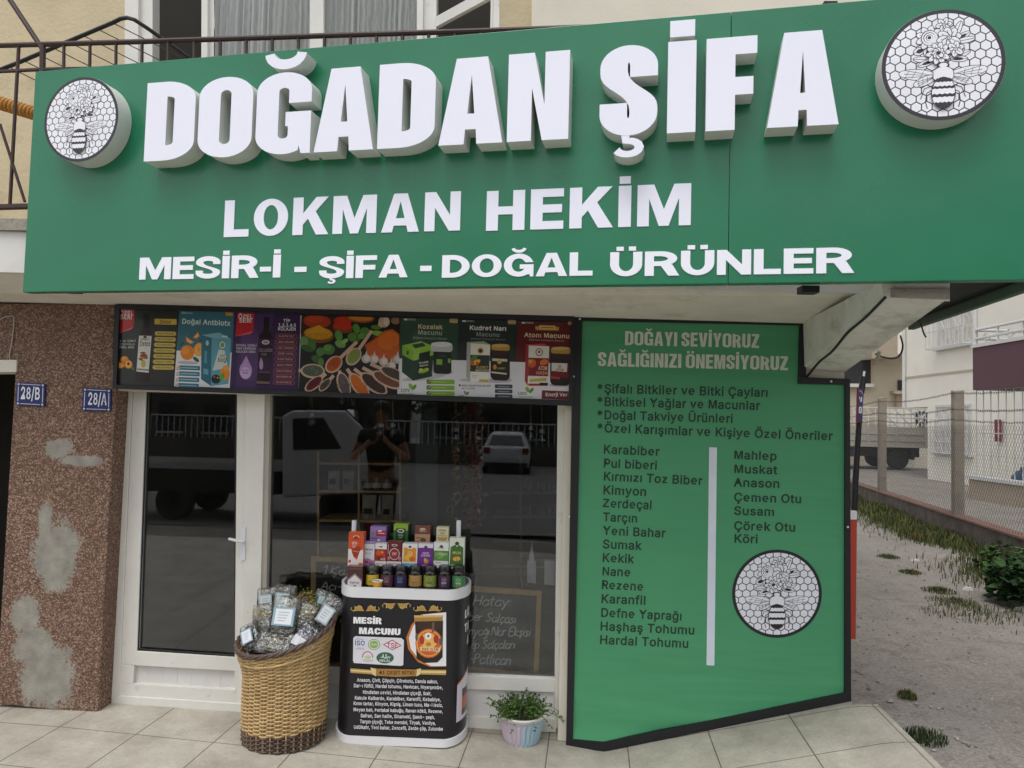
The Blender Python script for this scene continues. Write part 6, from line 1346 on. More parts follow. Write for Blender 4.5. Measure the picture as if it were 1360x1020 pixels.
# print wrapped round the end of the counter
def side_map(s_, z, l):                      # s_: angle along the right-hand end
    a = R_(-90 + s_)
    return Vector((CXc + CA - CRX + (CRX - .0042 + l) * math.cos(a), yf + CRY + (CRY - .0042 + l) * math.sin(a), z))
P = Print()
for t, z in (('LÜ', RT - .11), ('TA', RT - .18), ('BA', RT - .25)): P.heavy(t, (60, z), (86, z), .042, '#e6e5ea', (.6, .25, .2, .25), up=1)
zz = RB + .015
for k in range(10): P.poly([[(40 + 8 * k, zz + .05), (48 + 8 * k, zz + .05), (48 + 8 * k, zz + .24 + .008 * k), (40 + 8 * k, zz + .23 + .008 * k)]], '#dfd8e4'); P.poly([[(40 + 8 * k, zz + .23 + .008 * k), (48 + 8 * k, zz + .24 + .008 * k), (48 + 8 * k, zz + .25 + .008 * k), (40 + 8 * k, zz + .24 + .008 * k)]], '#b86a2c')
for k in range(6): P.poly([[(58 + 6 * k, zz + .07), (64 + 6 * k, zz + .07), (64 + 6 * k, zz + .20), (58 + 6 * k, zz + .20)]], '#241612'); P.poly([[(58 + 6 * k, zz + .10), (64 + 6 * k, zz + .10), (64 + 6 * k, zz + .16), (58 + 6 * k, zz + .16)]], '#c4582e')
P.build('side_print', side_map, 'gloss', PC)
# steps and posts on the top
YJ, YM, YK = yf + .075, yf + .15, yf + .26
zj = CT - .018; zm = FP(540, 752.5, YM).z; zk = FP(540, 723, YK).z
mb = MB(); mb.box((CXc - .26, YM - .012, RT + .02), (CXc + .275, YM + .105, zm - .001)); mb.build('display_step', 'panel_black', PC, bevel=.003)
mb = MB(); mb.box((CXc - .24, YK - .004, RT + .02), (CXc + .25, YK + .09, zk - .001)); mb.build('display_step', 'panel_black', PC, bevel=.003)
for x in (469.5, 608.5):
    p0 = FP(x, 720, YK + .045); mb = MB(); zt_ = FP(x, 691, YK + .045).z
    mb.lathe([(.0125, zk - .12), (.0125, zt_ - .004), (.010, zt_), (0, zt_)], (p0.x, p0.y, 0), 14); mb.build('header_post', 'white_gloss', PC, smooth=True)
# cartons -------------------------------------------------------------
def carton(label, x0, x1, yt, yb, y, dep, front, side, top, art, zbase, group):
    a, b = FP(x0, yb, y), FP(x1, yb, y); zt = FP((x0 + x1) / 2, yt, y).z
    w = b.x - a.x; h = zt - zbase
    mb = MB(); X0, X1 = a.x + .0008, b.x - .0008
    F = lambda u, v, o=0.0: (X0 + (X1 - X0) * u, y - o, zbase + h * (1 - v))
    mb.add([F(0, 1), F(1, 1), F(1, 0), F(0, 0)], [[0, 1, 2, 3]], front)
    Bk = [(X0, y + dep, zbase), (X1, y + dep, zbase), (X1, y + dep, zt), (X0, y + dep, zt)]
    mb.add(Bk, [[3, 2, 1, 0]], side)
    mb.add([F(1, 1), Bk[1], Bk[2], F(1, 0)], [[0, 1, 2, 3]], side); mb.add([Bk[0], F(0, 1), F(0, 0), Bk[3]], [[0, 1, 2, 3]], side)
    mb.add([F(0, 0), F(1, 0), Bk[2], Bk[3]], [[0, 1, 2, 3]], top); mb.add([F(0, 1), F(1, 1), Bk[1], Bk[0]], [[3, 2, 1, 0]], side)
    P = Print(.0001); r = w / h
    art(P, r)
    for loops, c, l in P.it: mb.poly([[F(u / r if False else u, v, .0006 + l * .0001) for u, v in lp] for lp in loops], c)
    o = mb.build('herbal_carton', 'gloss', label=label, origin=((X0 + X1) / 2, y + dep / 2, zbase))
    return tag(o, label, 'carton', group)
def oval(P, u, v, ru, rv, c): P.ell(u, v, ru, rv, c, 18)
def words(P, t, u0, v, u1, h, c): P.text(t, (u0, v), (u1, v), h, c)
def brand(P, c='#e8e6e0'): oval(P, .5, .14, .2, .045, '#ffffff'); oval(P, .5, .14, .17, .032, '#4a3a3a')
G2, G1 = 'small herbal cartons on the counter', 'small herbal cartons on the upper step'
def a_orange(P, r):
    P.poly([[(0, .5), (.28, .5), (.35, .72), (.6, .82), (.75, .55), (1, .5), (1, 1), (0, 1)]], '#e4d8d4'); brand(P); oval(P, .5, .42, .3, .32, '#a2371c'); P.rect(.2, .2, .8, .42, '#c9502c'); words(P, 'DETOX', .24, .36, .62, .08, '#f0d8d0'); words(P, 'CAY', .24, .46, .5, .07, '#f0d8d0'); oval(P, .12, .86, .09, .045, '#b8342a'); oval(P, .85, .95, .16, .06, '#d9742a'); P.line([(.3, .55), (.7, .58)], .015, '#e0b090')
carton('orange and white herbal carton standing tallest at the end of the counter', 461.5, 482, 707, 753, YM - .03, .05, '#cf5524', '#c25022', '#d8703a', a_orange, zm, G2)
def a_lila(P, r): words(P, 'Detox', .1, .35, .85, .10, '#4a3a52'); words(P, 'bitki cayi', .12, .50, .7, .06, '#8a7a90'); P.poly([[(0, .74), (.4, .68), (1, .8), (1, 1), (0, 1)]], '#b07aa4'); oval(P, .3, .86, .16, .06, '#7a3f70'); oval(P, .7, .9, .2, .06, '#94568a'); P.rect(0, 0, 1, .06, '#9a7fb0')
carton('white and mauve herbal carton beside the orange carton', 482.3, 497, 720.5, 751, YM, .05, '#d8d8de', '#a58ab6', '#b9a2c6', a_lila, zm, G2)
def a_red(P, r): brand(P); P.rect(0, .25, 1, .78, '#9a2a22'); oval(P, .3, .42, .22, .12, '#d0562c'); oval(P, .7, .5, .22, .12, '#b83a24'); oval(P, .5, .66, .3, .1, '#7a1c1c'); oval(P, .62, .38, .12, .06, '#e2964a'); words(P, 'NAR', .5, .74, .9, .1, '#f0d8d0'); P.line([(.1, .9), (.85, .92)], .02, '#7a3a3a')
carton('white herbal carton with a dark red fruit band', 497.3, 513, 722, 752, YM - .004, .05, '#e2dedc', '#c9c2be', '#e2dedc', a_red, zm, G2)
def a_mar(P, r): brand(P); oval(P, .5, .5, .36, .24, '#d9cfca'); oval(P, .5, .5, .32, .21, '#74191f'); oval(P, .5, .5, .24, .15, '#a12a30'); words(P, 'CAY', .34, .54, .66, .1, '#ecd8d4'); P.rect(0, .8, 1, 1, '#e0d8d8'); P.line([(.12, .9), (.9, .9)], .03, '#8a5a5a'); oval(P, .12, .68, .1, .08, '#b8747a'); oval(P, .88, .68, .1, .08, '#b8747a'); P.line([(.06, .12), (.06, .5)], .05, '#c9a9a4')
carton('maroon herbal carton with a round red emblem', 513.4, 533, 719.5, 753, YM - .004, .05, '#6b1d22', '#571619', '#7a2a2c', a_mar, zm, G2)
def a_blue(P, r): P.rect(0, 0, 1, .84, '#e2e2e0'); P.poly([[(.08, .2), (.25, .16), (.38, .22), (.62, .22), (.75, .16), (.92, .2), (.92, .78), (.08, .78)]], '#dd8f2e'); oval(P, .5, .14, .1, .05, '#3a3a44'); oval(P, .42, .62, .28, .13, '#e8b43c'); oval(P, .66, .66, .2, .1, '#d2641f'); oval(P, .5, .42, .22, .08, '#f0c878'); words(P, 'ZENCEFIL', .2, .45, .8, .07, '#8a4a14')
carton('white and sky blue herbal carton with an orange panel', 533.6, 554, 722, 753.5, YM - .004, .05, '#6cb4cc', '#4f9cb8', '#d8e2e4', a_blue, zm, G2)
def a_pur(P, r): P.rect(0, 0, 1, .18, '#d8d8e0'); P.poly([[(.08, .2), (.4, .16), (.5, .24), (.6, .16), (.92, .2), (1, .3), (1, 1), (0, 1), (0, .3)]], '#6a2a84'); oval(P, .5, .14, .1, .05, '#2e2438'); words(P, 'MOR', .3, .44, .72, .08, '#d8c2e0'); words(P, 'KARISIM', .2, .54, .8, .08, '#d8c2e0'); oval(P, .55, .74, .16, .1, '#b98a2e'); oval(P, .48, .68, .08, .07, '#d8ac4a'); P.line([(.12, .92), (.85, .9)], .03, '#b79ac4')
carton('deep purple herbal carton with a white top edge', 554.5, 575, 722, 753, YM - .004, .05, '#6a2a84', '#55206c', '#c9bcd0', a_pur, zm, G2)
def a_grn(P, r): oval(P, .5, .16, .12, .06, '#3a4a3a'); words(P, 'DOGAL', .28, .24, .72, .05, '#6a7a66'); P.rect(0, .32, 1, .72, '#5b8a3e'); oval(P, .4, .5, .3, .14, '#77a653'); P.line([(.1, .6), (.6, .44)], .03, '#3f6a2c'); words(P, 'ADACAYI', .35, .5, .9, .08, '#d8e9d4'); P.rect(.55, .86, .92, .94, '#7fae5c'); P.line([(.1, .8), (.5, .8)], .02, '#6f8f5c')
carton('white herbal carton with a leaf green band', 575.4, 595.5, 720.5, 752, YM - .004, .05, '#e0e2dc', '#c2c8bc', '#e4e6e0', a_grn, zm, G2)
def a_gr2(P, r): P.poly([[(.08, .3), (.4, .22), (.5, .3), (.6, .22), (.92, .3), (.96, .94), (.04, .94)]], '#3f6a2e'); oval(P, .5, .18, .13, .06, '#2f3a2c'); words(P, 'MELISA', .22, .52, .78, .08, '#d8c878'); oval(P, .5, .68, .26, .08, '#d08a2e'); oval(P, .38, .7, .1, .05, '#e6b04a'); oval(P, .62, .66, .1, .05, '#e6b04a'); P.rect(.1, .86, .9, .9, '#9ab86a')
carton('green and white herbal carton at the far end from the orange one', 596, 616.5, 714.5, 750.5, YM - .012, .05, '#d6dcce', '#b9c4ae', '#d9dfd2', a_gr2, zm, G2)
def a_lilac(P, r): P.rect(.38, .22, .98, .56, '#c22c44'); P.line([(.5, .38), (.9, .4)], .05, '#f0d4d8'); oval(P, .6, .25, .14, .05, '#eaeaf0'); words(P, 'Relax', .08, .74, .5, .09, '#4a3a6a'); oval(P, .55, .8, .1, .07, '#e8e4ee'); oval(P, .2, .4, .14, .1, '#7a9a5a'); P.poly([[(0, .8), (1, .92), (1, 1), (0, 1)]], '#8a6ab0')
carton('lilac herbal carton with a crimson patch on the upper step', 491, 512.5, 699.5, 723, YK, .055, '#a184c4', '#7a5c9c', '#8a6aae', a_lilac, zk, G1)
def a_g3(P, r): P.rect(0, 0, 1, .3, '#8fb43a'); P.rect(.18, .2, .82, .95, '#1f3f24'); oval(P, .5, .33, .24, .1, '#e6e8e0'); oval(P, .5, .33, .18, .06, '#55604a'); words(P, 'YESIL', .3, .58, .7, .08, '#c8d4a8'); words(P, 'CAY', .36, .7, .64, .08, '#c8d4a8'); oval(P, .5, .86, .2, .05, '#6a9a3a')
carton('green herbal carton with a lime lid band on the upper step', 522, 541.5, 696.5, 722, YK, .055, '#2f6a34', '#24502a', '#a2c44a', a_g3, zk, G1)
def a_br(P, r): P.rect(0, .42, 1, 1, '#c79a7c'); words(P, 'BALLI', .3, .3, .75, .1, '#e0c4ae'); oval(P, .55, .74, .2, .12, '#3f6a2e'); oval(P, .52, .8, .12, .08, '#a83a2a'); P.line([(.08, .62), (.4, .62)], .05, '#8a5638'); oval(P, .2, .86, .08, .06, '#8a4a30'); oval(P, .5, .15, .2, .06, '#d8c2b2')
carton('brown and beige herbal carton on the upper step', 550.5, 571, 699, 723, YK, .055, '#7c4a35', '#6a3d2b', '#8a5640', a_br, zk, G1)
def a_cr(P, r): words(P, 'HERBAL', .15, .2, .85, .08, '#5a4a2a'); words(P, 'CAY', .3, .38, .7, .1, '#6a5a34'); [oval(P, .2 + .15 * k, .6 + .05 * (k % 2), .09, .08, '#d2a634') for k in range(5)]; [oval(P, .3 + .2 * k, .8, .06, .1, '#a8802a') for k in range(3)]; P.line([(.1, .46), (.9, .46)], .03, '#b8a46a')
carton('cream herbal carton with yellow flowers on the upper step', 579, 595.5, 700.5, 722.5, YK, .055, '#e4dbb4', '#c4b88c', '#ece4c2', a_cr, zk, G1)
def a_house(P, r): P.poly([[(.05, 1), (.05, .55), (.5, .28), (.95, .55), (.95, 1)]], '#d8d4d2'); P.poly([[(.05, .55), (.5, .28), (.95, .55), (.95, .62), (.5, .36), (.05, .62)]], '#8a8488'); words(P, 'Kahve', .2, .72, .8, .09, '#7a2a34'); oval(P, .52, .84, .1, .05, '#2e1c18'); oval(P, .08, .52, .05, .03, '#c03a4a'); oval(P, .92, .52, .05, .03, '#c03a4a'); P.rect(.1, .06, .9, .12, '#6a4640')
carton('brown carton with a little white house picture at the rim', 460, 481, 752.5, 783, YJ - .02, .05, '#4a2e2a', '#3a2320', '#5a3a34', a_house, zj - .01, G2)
# jars ----------------------------------------------------------------
GJ = 'small dark jars in a row at the front of the counter'
def jar(label, x, col, top, col2, ink):
    c = FP(x, 780, YJ); h = FP(x, 752.5, YJ).z - zj; r = .0335
    J = thing('spread_jar', label, 'jar', (c.x, YJ + r, zj), GJ)
    b = (c.x, YJ + r, zj)
    mb = MB(); mb.lathe([(0, 0), (r * .93, 0), (r, .006), (r, h * .66), (r * .9, h * .76), (r * .84, h * .78), (0, h * .78)], b, 28); mb.build('jar_body', 'amber', J, smooth=True)
    mb = MB(); mb.lathe([(r * .9, h * .78), (r * .93, h * .79), (r * .93, h * .97), (r * .86, h), (0, h)], b, 28, col=top); mb.build('lid', 'gloss', J, smooth=True)
    P = Print(.0001); mb = MB(); n = 20
    def mp(u, v, o): a = R_(-90 - 75 + 150 * u); return (b[0] + (r + .0008 + o) * math.cos(a), b[1] + (r + .0008 + o) * math.sin(a), zj + h * (.12 + .48 * v))
    for k in range(n): P.poly([[(k / n, 0), ((k + 1) / n, 0), ((k + 1) / n, 1), (k / n, 1)]], col)
    P.ell(.5, .68, .13, .17, '#d8d4c8', 14); P.ell(.5, .68, .09, .1, ink, 12); P.text('MACUN', (.36, .3), (.64, .3), .16, ink, up=1); P.ell(.42, .16, .05, .1, col2, 10); P.ell(.56, .16, .07, .09, col2, 10)
    P.build('jar_label', mp, 'gloss', J)
for a in (('jar with a bright yellow label behind the paper cup', 492.6, '#cdb22e', '#3a4030', '#b8742a', '#7a3a1c'), ('jar with a plum label between the yellow and the navy jar', 512.3, '#55303f', '#191a1e', '#8a5a6a', '#b7a2a8'),
          ('navy blue jar in the middle of the jar row', 530.6, '#23264a', '#15161c', '#3a3e6a', '#8a8eb0'), ('jar with a dull gold label', 550.2, '#a8834a', '#15161a', '#6a4a22', '#5a3c1a'),
          ('jar with an olive green label', 569.8, '#7d8a3a', '#15161a', '#d8c89a', '#2c3218'), ('jar with a dark violet label', 589.3, '#3c2440', '#15161a', '#a58aa8', '#d8ccd8'), ('jar with a mid green label at the row end', 608.2, '#3f7a48', '#17181a', '#d0a04a', '#d8e8dc')): jar(*a)
c = FP(501, 782, YJ - .035)
CU = thing('paper_cup', 'small yellow and white paper cup before the jars', 'cup', (c.x, YJ - .035, zj - .004))
mb = MB(); b = (c.x, YJ - .035, zj - .004)
mb.lathe([(0, .002), (.019, .0), (.025, .044)], b, 22, col='#d99c22'); mb.build('cup_body', 'gloss', CU, smooth=True)
mb = MB(); mb.lathe([(.0255, .044), (.0275, .046), (.0275, .05), (.024, .05), (.0225, .044)], b, 22, col='#e6e4dc'); mb.build('cup_rim', 'gloss', CU, smooth=True)

# ------------------------------------------------------------------ wicker basket with herb bags
def wicker(name, c1, c2):
    m = mat(name, c1, .55, .28, 22, .15, 90, dirt=(c2, 14, .52, .7, .5)); return m
M['willow'] = wicker('light_willow', '#b99c6c', '#7d6240'); M['willow_dark'] = wicker('brown_willow', '#54423a', '#2e231e')
def plastic():
    m, nt, b = newmat('clear_crinkled_film'); out = nt.nodes['Material Output']
    tr = N(nt, 'ShaderNodeBsdfTransparent'); tr.inputs[0].default_value = (.93, .95, .95, 1)
    gl = N(nt, 'ShaderNodeBsdfGlossy'); gl.inputs['Roughness'].default_value = .16
    fr = N(nt, 'ShaderNodeFresnel', IOR=1.5); ma = N(nt, 'ShaderNodeMath', operation='MULTIPLY_ADD'); ma.use_clamp = True
    nt.links.new(fr.outputs[0], ma.inputs[0]); ma.inputs[1].default_value = 1.2; ma.inputs[2].default_value = .07
    bn = N(nt, 'ShaderNodeBump', Strength=.9, Distance=.012); nt.links.new(noise_out(nt, 38, 3, .6), bn.inputs['Height'])
    nt.links.new(bn.outputs[0], gl.inputs['Normal']); nt.links.new(bn.outputs[0], fr.inputs['Normal'])
    mx = N(nt, 'ShaderNodeMixShader'); nt.links.new(ma.outputs[0], mx.inputs[0]); nt.links.new(tr.outputs[0], mx.inputs[1]); nt.links.new(gl.outputs[0], mx.inputs[2])
    nt.links.new(mx.outputs[0], out.inputs['Surface']); nt.nodes.remove(b); return m
M['film'] = plastic()
bf = GG(376, 1000); BR = .181; BYM = bf.y + BR * .92; BZ = bf.z
bx0, bx1 = FP(325.5, 985, BYM).x, FP(428, 985, BYM).x
BCM = (bx0 + bx1) / 2; BR = (bx1 - bx0) / 2
BK = thing('wicker_basket', 'tall golden wicker basket with a slanted rim full of bagged herbs', 'basket', (BCM, BYM, BZ))
rl, rrt = FP(318, 845, BYM), FP(444, 822, BYM); rfz = FP(372, 866, BYM - BR * 1.1).z
def rim_z(x, y):
    k = (rrt.z - rl.z) / (rrt.x - rl.x); zc = rl.z + k * (BCM - rl.x); ky = (zc + k * .0 - rfz) / (BR * 1.1)
    return zc + k * (x - BCM) + ky * (y - BYM)
RTOP = (rrt.x - rl.x) / 2; SHX = (rrt.x + rl.x) / 2 - BCM
def bpoint(th, t, dr=0.0):                   # t 0 base .. 1 rim
    r0 = BR * (1 + .03 * math.sin(math.pi * t)) + (RTOP - BR) * max(0, (t - .62) / .38) ** 1.6
    cx = BCM + SHX * max(0, (t - .62) / .38) ** 1.5
    ex, ey = math.cos(th), math.sin(th)
    zt = rim_z(cx + r0 * ex, BYM + r0 * ey)
    return Vector((cx + (r0 + dr) * ex, BYM + (r0 + dr) * ey, BZ + .006 + (zt - BZ - .006) * t))
NS = 34
def weave(t0, t1, rows, mat_, name):
    mb = MB(); n = NS * 4
    for j in range(rows):
        t = t0 + (t1 - t0) * (j + .5) / rows
        pts = []
        for i in range(n):
            th = 2 * math.pi * i / n; ph = NS * th / 2 + (math.pi if j % 2 else 0)
            wob = .0012 * noise.noise(Vector((i * .2, j * 3.1, 0)))
            pts.append(bpoint(th, t + wob, .0062 * math.sin(ph)))
        b = len(mb.v); seg = 5; hh = (t1 - t0) / rows * .62 * (.62 / 1.0)
        rad = .0047
        mb.tube(pts, [rad * (1 + .18 * noise.noise(Vector((i * .13, j * 1.7, 9)))) for i in range(n)], 5, closed=True)
    return mb.build(name, mat_, BK, smooth=True)
weave(.0, .15, 7, 'willow_dark', 'woven_base'); weave(.15, .965, 44, 'willow', 'woven_wall')
mb = MB()
for i in range(NS):
    th = 2 * math.pi * (i + .5) / NS
    mb.tube([bpoint(th, t / 10) for t in range(11)], .0042, 5)
mb.build('upright_canes', 'willow', BK, smooth=True)
mb = MB(); n = 80
for k in range(3):
    mb.tube([bpoint(2 * math.pi * i / n, .985 + .004 * math.sin(i * .9 + k * 2.1), .006 * math.cos(i * .9 + k * 2.1)) + Vector((0, 0, .006 * math.sin(i * .9 + k * 2.1))) for i in range(n)], .0075, 6, closed=True)
mb.build('basket_rim', 'willow_dark', BK, smooth=True)
mb = MB(); mb.tube([bpoint(2 * math.pi * i / 80, .86, .008) for i in range(80)], .0055, 6, closed=True); mb.build('woven_band', 'willow', BK, smooth=True)
mb = MB(); mb.add([bpoint(2 * math.pi * i / 40, .80, -.012) for i in range(40)], [list(range(40))]); mb.build('basket_filler', 'dark', BK)  # added dark filler disc, standing in for the herbs under the bags
RG = random.Random(11)
def leafs(mb, n, fn, size, cols, g, elong=2.2):
    for _ in range(n):
        p = fn(g); a = Vector((g.uniform(-1, 1), g.uniform(-1, 1), g.uniform(-1, 1))).normalized(); b = a.orthogonal().normalized()
        b.rotate(Matrix.Rotation(g.uniform(0, 6.28), 3, a)); s = size * g.uniform(.5, 1.3)
        mb.add([p - a * s * elong / 2, p + b * s * .5, p + a * s * elong / 2, p - b * s * .5], [[0, 1, 2, 3]], g.choice(cols))
HERB = ['#85856a', '#999674', '#6f7456', '#a8a080', '#62664c', '#b0a688']
def herb_bag(label, px, py, w, h, yo, tilt, lean, cols, card=None, film=True, seed=1, top=None, name='herb_bag', cat='herb bag'):
    g = random.Random(seed)
    c = FP(px, py, BYM + yo); sc = (BYM + yo) / FPX * 1.32; W_, H_ = w * sc / 2, h * sc / 2; T_ = min(W_, H_) * .55
    Mx = Matrix.Translation(c) @ Matrix.Rotation(R_(tilt), 4, 'Y') @ Matrix.Rotation(R_(lean), 4, 'X')
    B_ = thing(name, label, cat, c, 'bagged dried herbs in the basket')
    def inside(g):
        while True:
            p = Vector((g.uniform(-1, 1), g.uniform(-1, 1), g.uniform(-1, 1)))
            if p.length < 1: return Mx @ Vector((p.x * W_ * .88, p.y * T_ * .62, p.z * H_ * .9))
    mb = MB(); leafs(mb, 420, inside, .0095, cols, g, 2.6)
    for _ in range(26):
        p = inside(g); q = inside(g); q = p.lerp(q, .6); mb.tube([p, q], .0011, 4, g.choice(cols))
    if top:
        def tp(g): return Mx @ Vector((g.gauss(0, .42) * W_, g.gauss(0, .4) * T_, H_ * (.62 + g.gauss(0, .18))))
        leafs(mb, 260, tp, .0085, top, g, 1.3)
    mb.build('dried_herbs', 'matte', B_)
    if film:
        mb = MB(); nu, nv = 22, 18
        for j in range(nv + 1):
            v = -1 + 2 * j / nv
            for i in range(nu):
                a = 2 * math.pi * i / nu
                wv = (1 - abs(v) ** 5) * .98 + .02; tk = (1 - v * v) ** .5 if abs(v) < 1 else 0
                k = 1 + .22 * noise.noise(Vector((math.cos(a) * 1.6, math.sin(a) * 1.6 + seed * 5.1, v * 2.4)))
                k2 = 1 + .12 * noise.noise(Vector((math.cos(a) * 5, math.sin(a) * 5, v * 6 + seed)))
                ca = math.copysign(abs(math.cos(a)) ** .65, math.cos(a))
                mb.v.append(tuple(Mx @ Vector((ca * W_ * (.86 + .14 * wv) * (.75 + .25 * k) * 1.02, math.sin(a) * T_ * .82 * (tk ** .7 * .95 + .03) * k * k2, v * H_ * 1.12))))
        for j in range(nv):
            for i in range(nu): mb.f.append([j * nu + i, j * nu + (i + 1) % nu, (j + 1) * nu + (i + 1) % nu, (j + 1) * nu + i]); mb.c.append(None)
        mb.build('clear_wrap', 'film', B_, smooth=True)
    if card:
        cu, cv, cw, chh, ccol, fcol = card; P = Print(.0002)
        P.rect(-1, -1, 1, 1, fcol); P.rect(-.78, -.82, .78, .82, ccol)
        for k in range(4): P.line([(-.5, .45 - .3 * k), (.5 - .1 * k, .45 - .3 * k)], .06, '#8a9098')
        P.build('label_card', lambda u, v, l: Mx @ Vector((W_ * (cu + cw * u), -T_ * 1.12 - l, H_ * (cv + chh * v))), 'gloss', B_)
YEL = ['#b39a2e', '#c9b23c', '#8f8436', '#d4bf56']
herb_bag('clear herb bag with a pale card at the basket rear beside the door', 356, 806, 22, 34, .12, -8, -10, HERB, (0, .3, .6, .42, '#c9ced4', '#a8b8c0'), seed=1)
herb_bag('clear herb bag with a pale green card standing at the rear of the basket', 376, 804, 24, 36, .13, 4, -10, HERB, (0, .3, .6, .4, '#d8dedc', '#9fb8b4'), seed=2)
herb_bag('unwrapped bundle of dried stems tied with twine on top of the basket', 402, 806, 34, 34, .10, 55, -15, ['#8a7a5a', '#a08e68', '#6f6246', '#b09c74'], None, False, 3, ['#8a8a3a', '#a09a48', '#70713a'], 'herb_bundle', 'herb bundle')
herb_bag('clear herb bag with a teal corner near the counter', 424, 806, 16, 30, .11, 14, -10, HERB, (.2, .5, .6, .3, '#bfd0d0', '#5f9a98'), seed=4)
herb_bag('clear bag with yellow flowers low at the door side of the basket', 350, 833, 22, 42, .0, -12, -22, HERB, None, True, 5, YEL)
herb_bag('clear herb bag with a large blue bordered card in the basket centre', 377, 831, 28, 52, -.02, 2, -18, HERB, (.05, .32, .78, .34, '#e0e4e8', '#86a9b4'), seed=6)
herb_bag('clear bag topped by golden yellow flowers', 402, 833, 24, 46, .0, 12, -20, HERB, None, True, 7, YEL + ['#c99a2a'])
herb_bag('clear herb bag with a slanted white card against the rim near the counter', 431, 822, 22, 44, .03, 30, -16, HERB, (-.1, .2, .6, .4, '#d8dee2', '#a4b4bc'), seed=8)
herb_bag('dark packet with a white card at the low door side of the rim', 333, 846, 20, 26, -.05, -28, -30, ['#3a3f42', '#4a5054', '#2c3032'], (-.1, 0, .62, .55, '#d4dade', '#7f95a4'), seed=9)
herb_bag('clear bag of grey green leaves in front of the basket opening', 366, 855, 40, 20, -.10, 8, -40, HERB, None, seed=10)
herb_bag('clear bag of violet lavender with a wide white label on the rim', 408, 848, 26, 26, -.07, 28, -35, ['#7d7f9a', '#9496ae', '#60627a', '#a9a8bc'], (.1, -.62, .95, .36, '#d8dce2', '#d0d0d8'), seed=12)
herb_bag('small clear bag of green leaves tucked between the two yellow flower bags', 388, 856, 24, 22, -.09, -10, -35, ['#5a6340', '#6f7a4c', '#474f34'], None, seed=13)

# ------------------------------------------------------------------ potted plant
pb = GG(692, 992); PR = (FP(714, 985, pb.y + .07).x - FP(670, 985, pb.y + .07).x) / 2; py_ = pb.y + PR * .95
prt = (FP(725.5, 945, py_).x - FP(661, 945, py_).x) / 2; pz1 = FP(693, 945, py_ ).z; 
def potmat():
    m, nt, b = newmat('faded_painted_plastic')
    tc = N(nt, 'ShaderNodeTexCoord').outputs['Object']; sp = N(nt, 'ShaderNodeSeparateXYZ'); nt.links.new(tc, sp.inputs[0])
    ad = N(nt, 'ShaderNodeMath', operation='MULTIPLY_ADD'); nt.links.new(sp.outputs[0], ad.inputs[0]); ad.inputs[1].default_value = 6.0
    nt.links.new(noise_out(nt, 7, 4), ad.inputs[2])
    o = mixc(nt, ramp(nt, ad.outputs[0], .40, .75), lin('#c4b6c2'), lin('#9db8c6'))
    o = mixc(nt, ramp(nt, noise_out(nt, 18, 6, .7), .6, .75, (0,) * 3, (.5,) * 3), o, lin('#8a8488'))
    nt.links.new(o, b.inputs['Base Color']); b.inputs['Roughness'].default_value = .5; return m
M['pot'] = potmat(); M['pot_rim'] = mat('chalky_white_plastic', '#d2cfca', .6, .08, 12, dirt=('#8f8a82', 16, .55, .72, .5)); M['soil'] = mat('potting_soil', '#2b211a', .95, .3, 40, .6, 60)
PL = thing('potted_plant', 'small green trailing plant in a pale fluted plastic pot', 'potted plant', (pb.x, py_, pb.z))
mb = MB(); seg = 72; H_ = pz1 - pb.z
for j in range(9):
    t = j / 8; r = PR + (prt * .9 - PR) * t ** .85
    for i in range(seg):
        a = 2 * math.pi * i / seg; fl = (.004 * (1 if (i // 1) % 3 else -1)) * (1 if .08 < t < .86 else 0)
        mb.v.append((pb.x + (r + fl) * math.cos(a), py_ + (r + fl) * math.sin(a), pb.z + H_ * .9 * t))
for j in range(8):
    for i in range(seg): mb.f.append([j * seg + i, j * seg + (i + 1) % seg, (j + 1) * seg + (i + 1) % seg, (j + 1) * seg + i]); mb.c.append(None)
mb.build('pot', 'pot', PL, smooth=False)
mb = MB(); mb.lathe([(prt * .9, H_ * .84), (prt * .98, H_ * .88), (prt * 1.02, H_ * .97), (prt, H_), (prt * .93, H_), (prt * .9, H_ * .93)], (pb.x, py_, pb.z), 48); mb.build('pot_rim', 'pot_rim', PL, smooth=True)
mb = MB(); mb.lathe([(prt * .91, H_ * .92), (prt * .5, H_ * .95), (0, H_ * .95)], (pb.x, py_, pb.z), 32); mb.build('soil', 'soil', PL)
g = random.Random(5); mb = MB(); ms = MB()
GR = ['#3a5528', '#4a6a30', '#2c431f', '#5c7c3a', '#34502a', '#6a8a44']
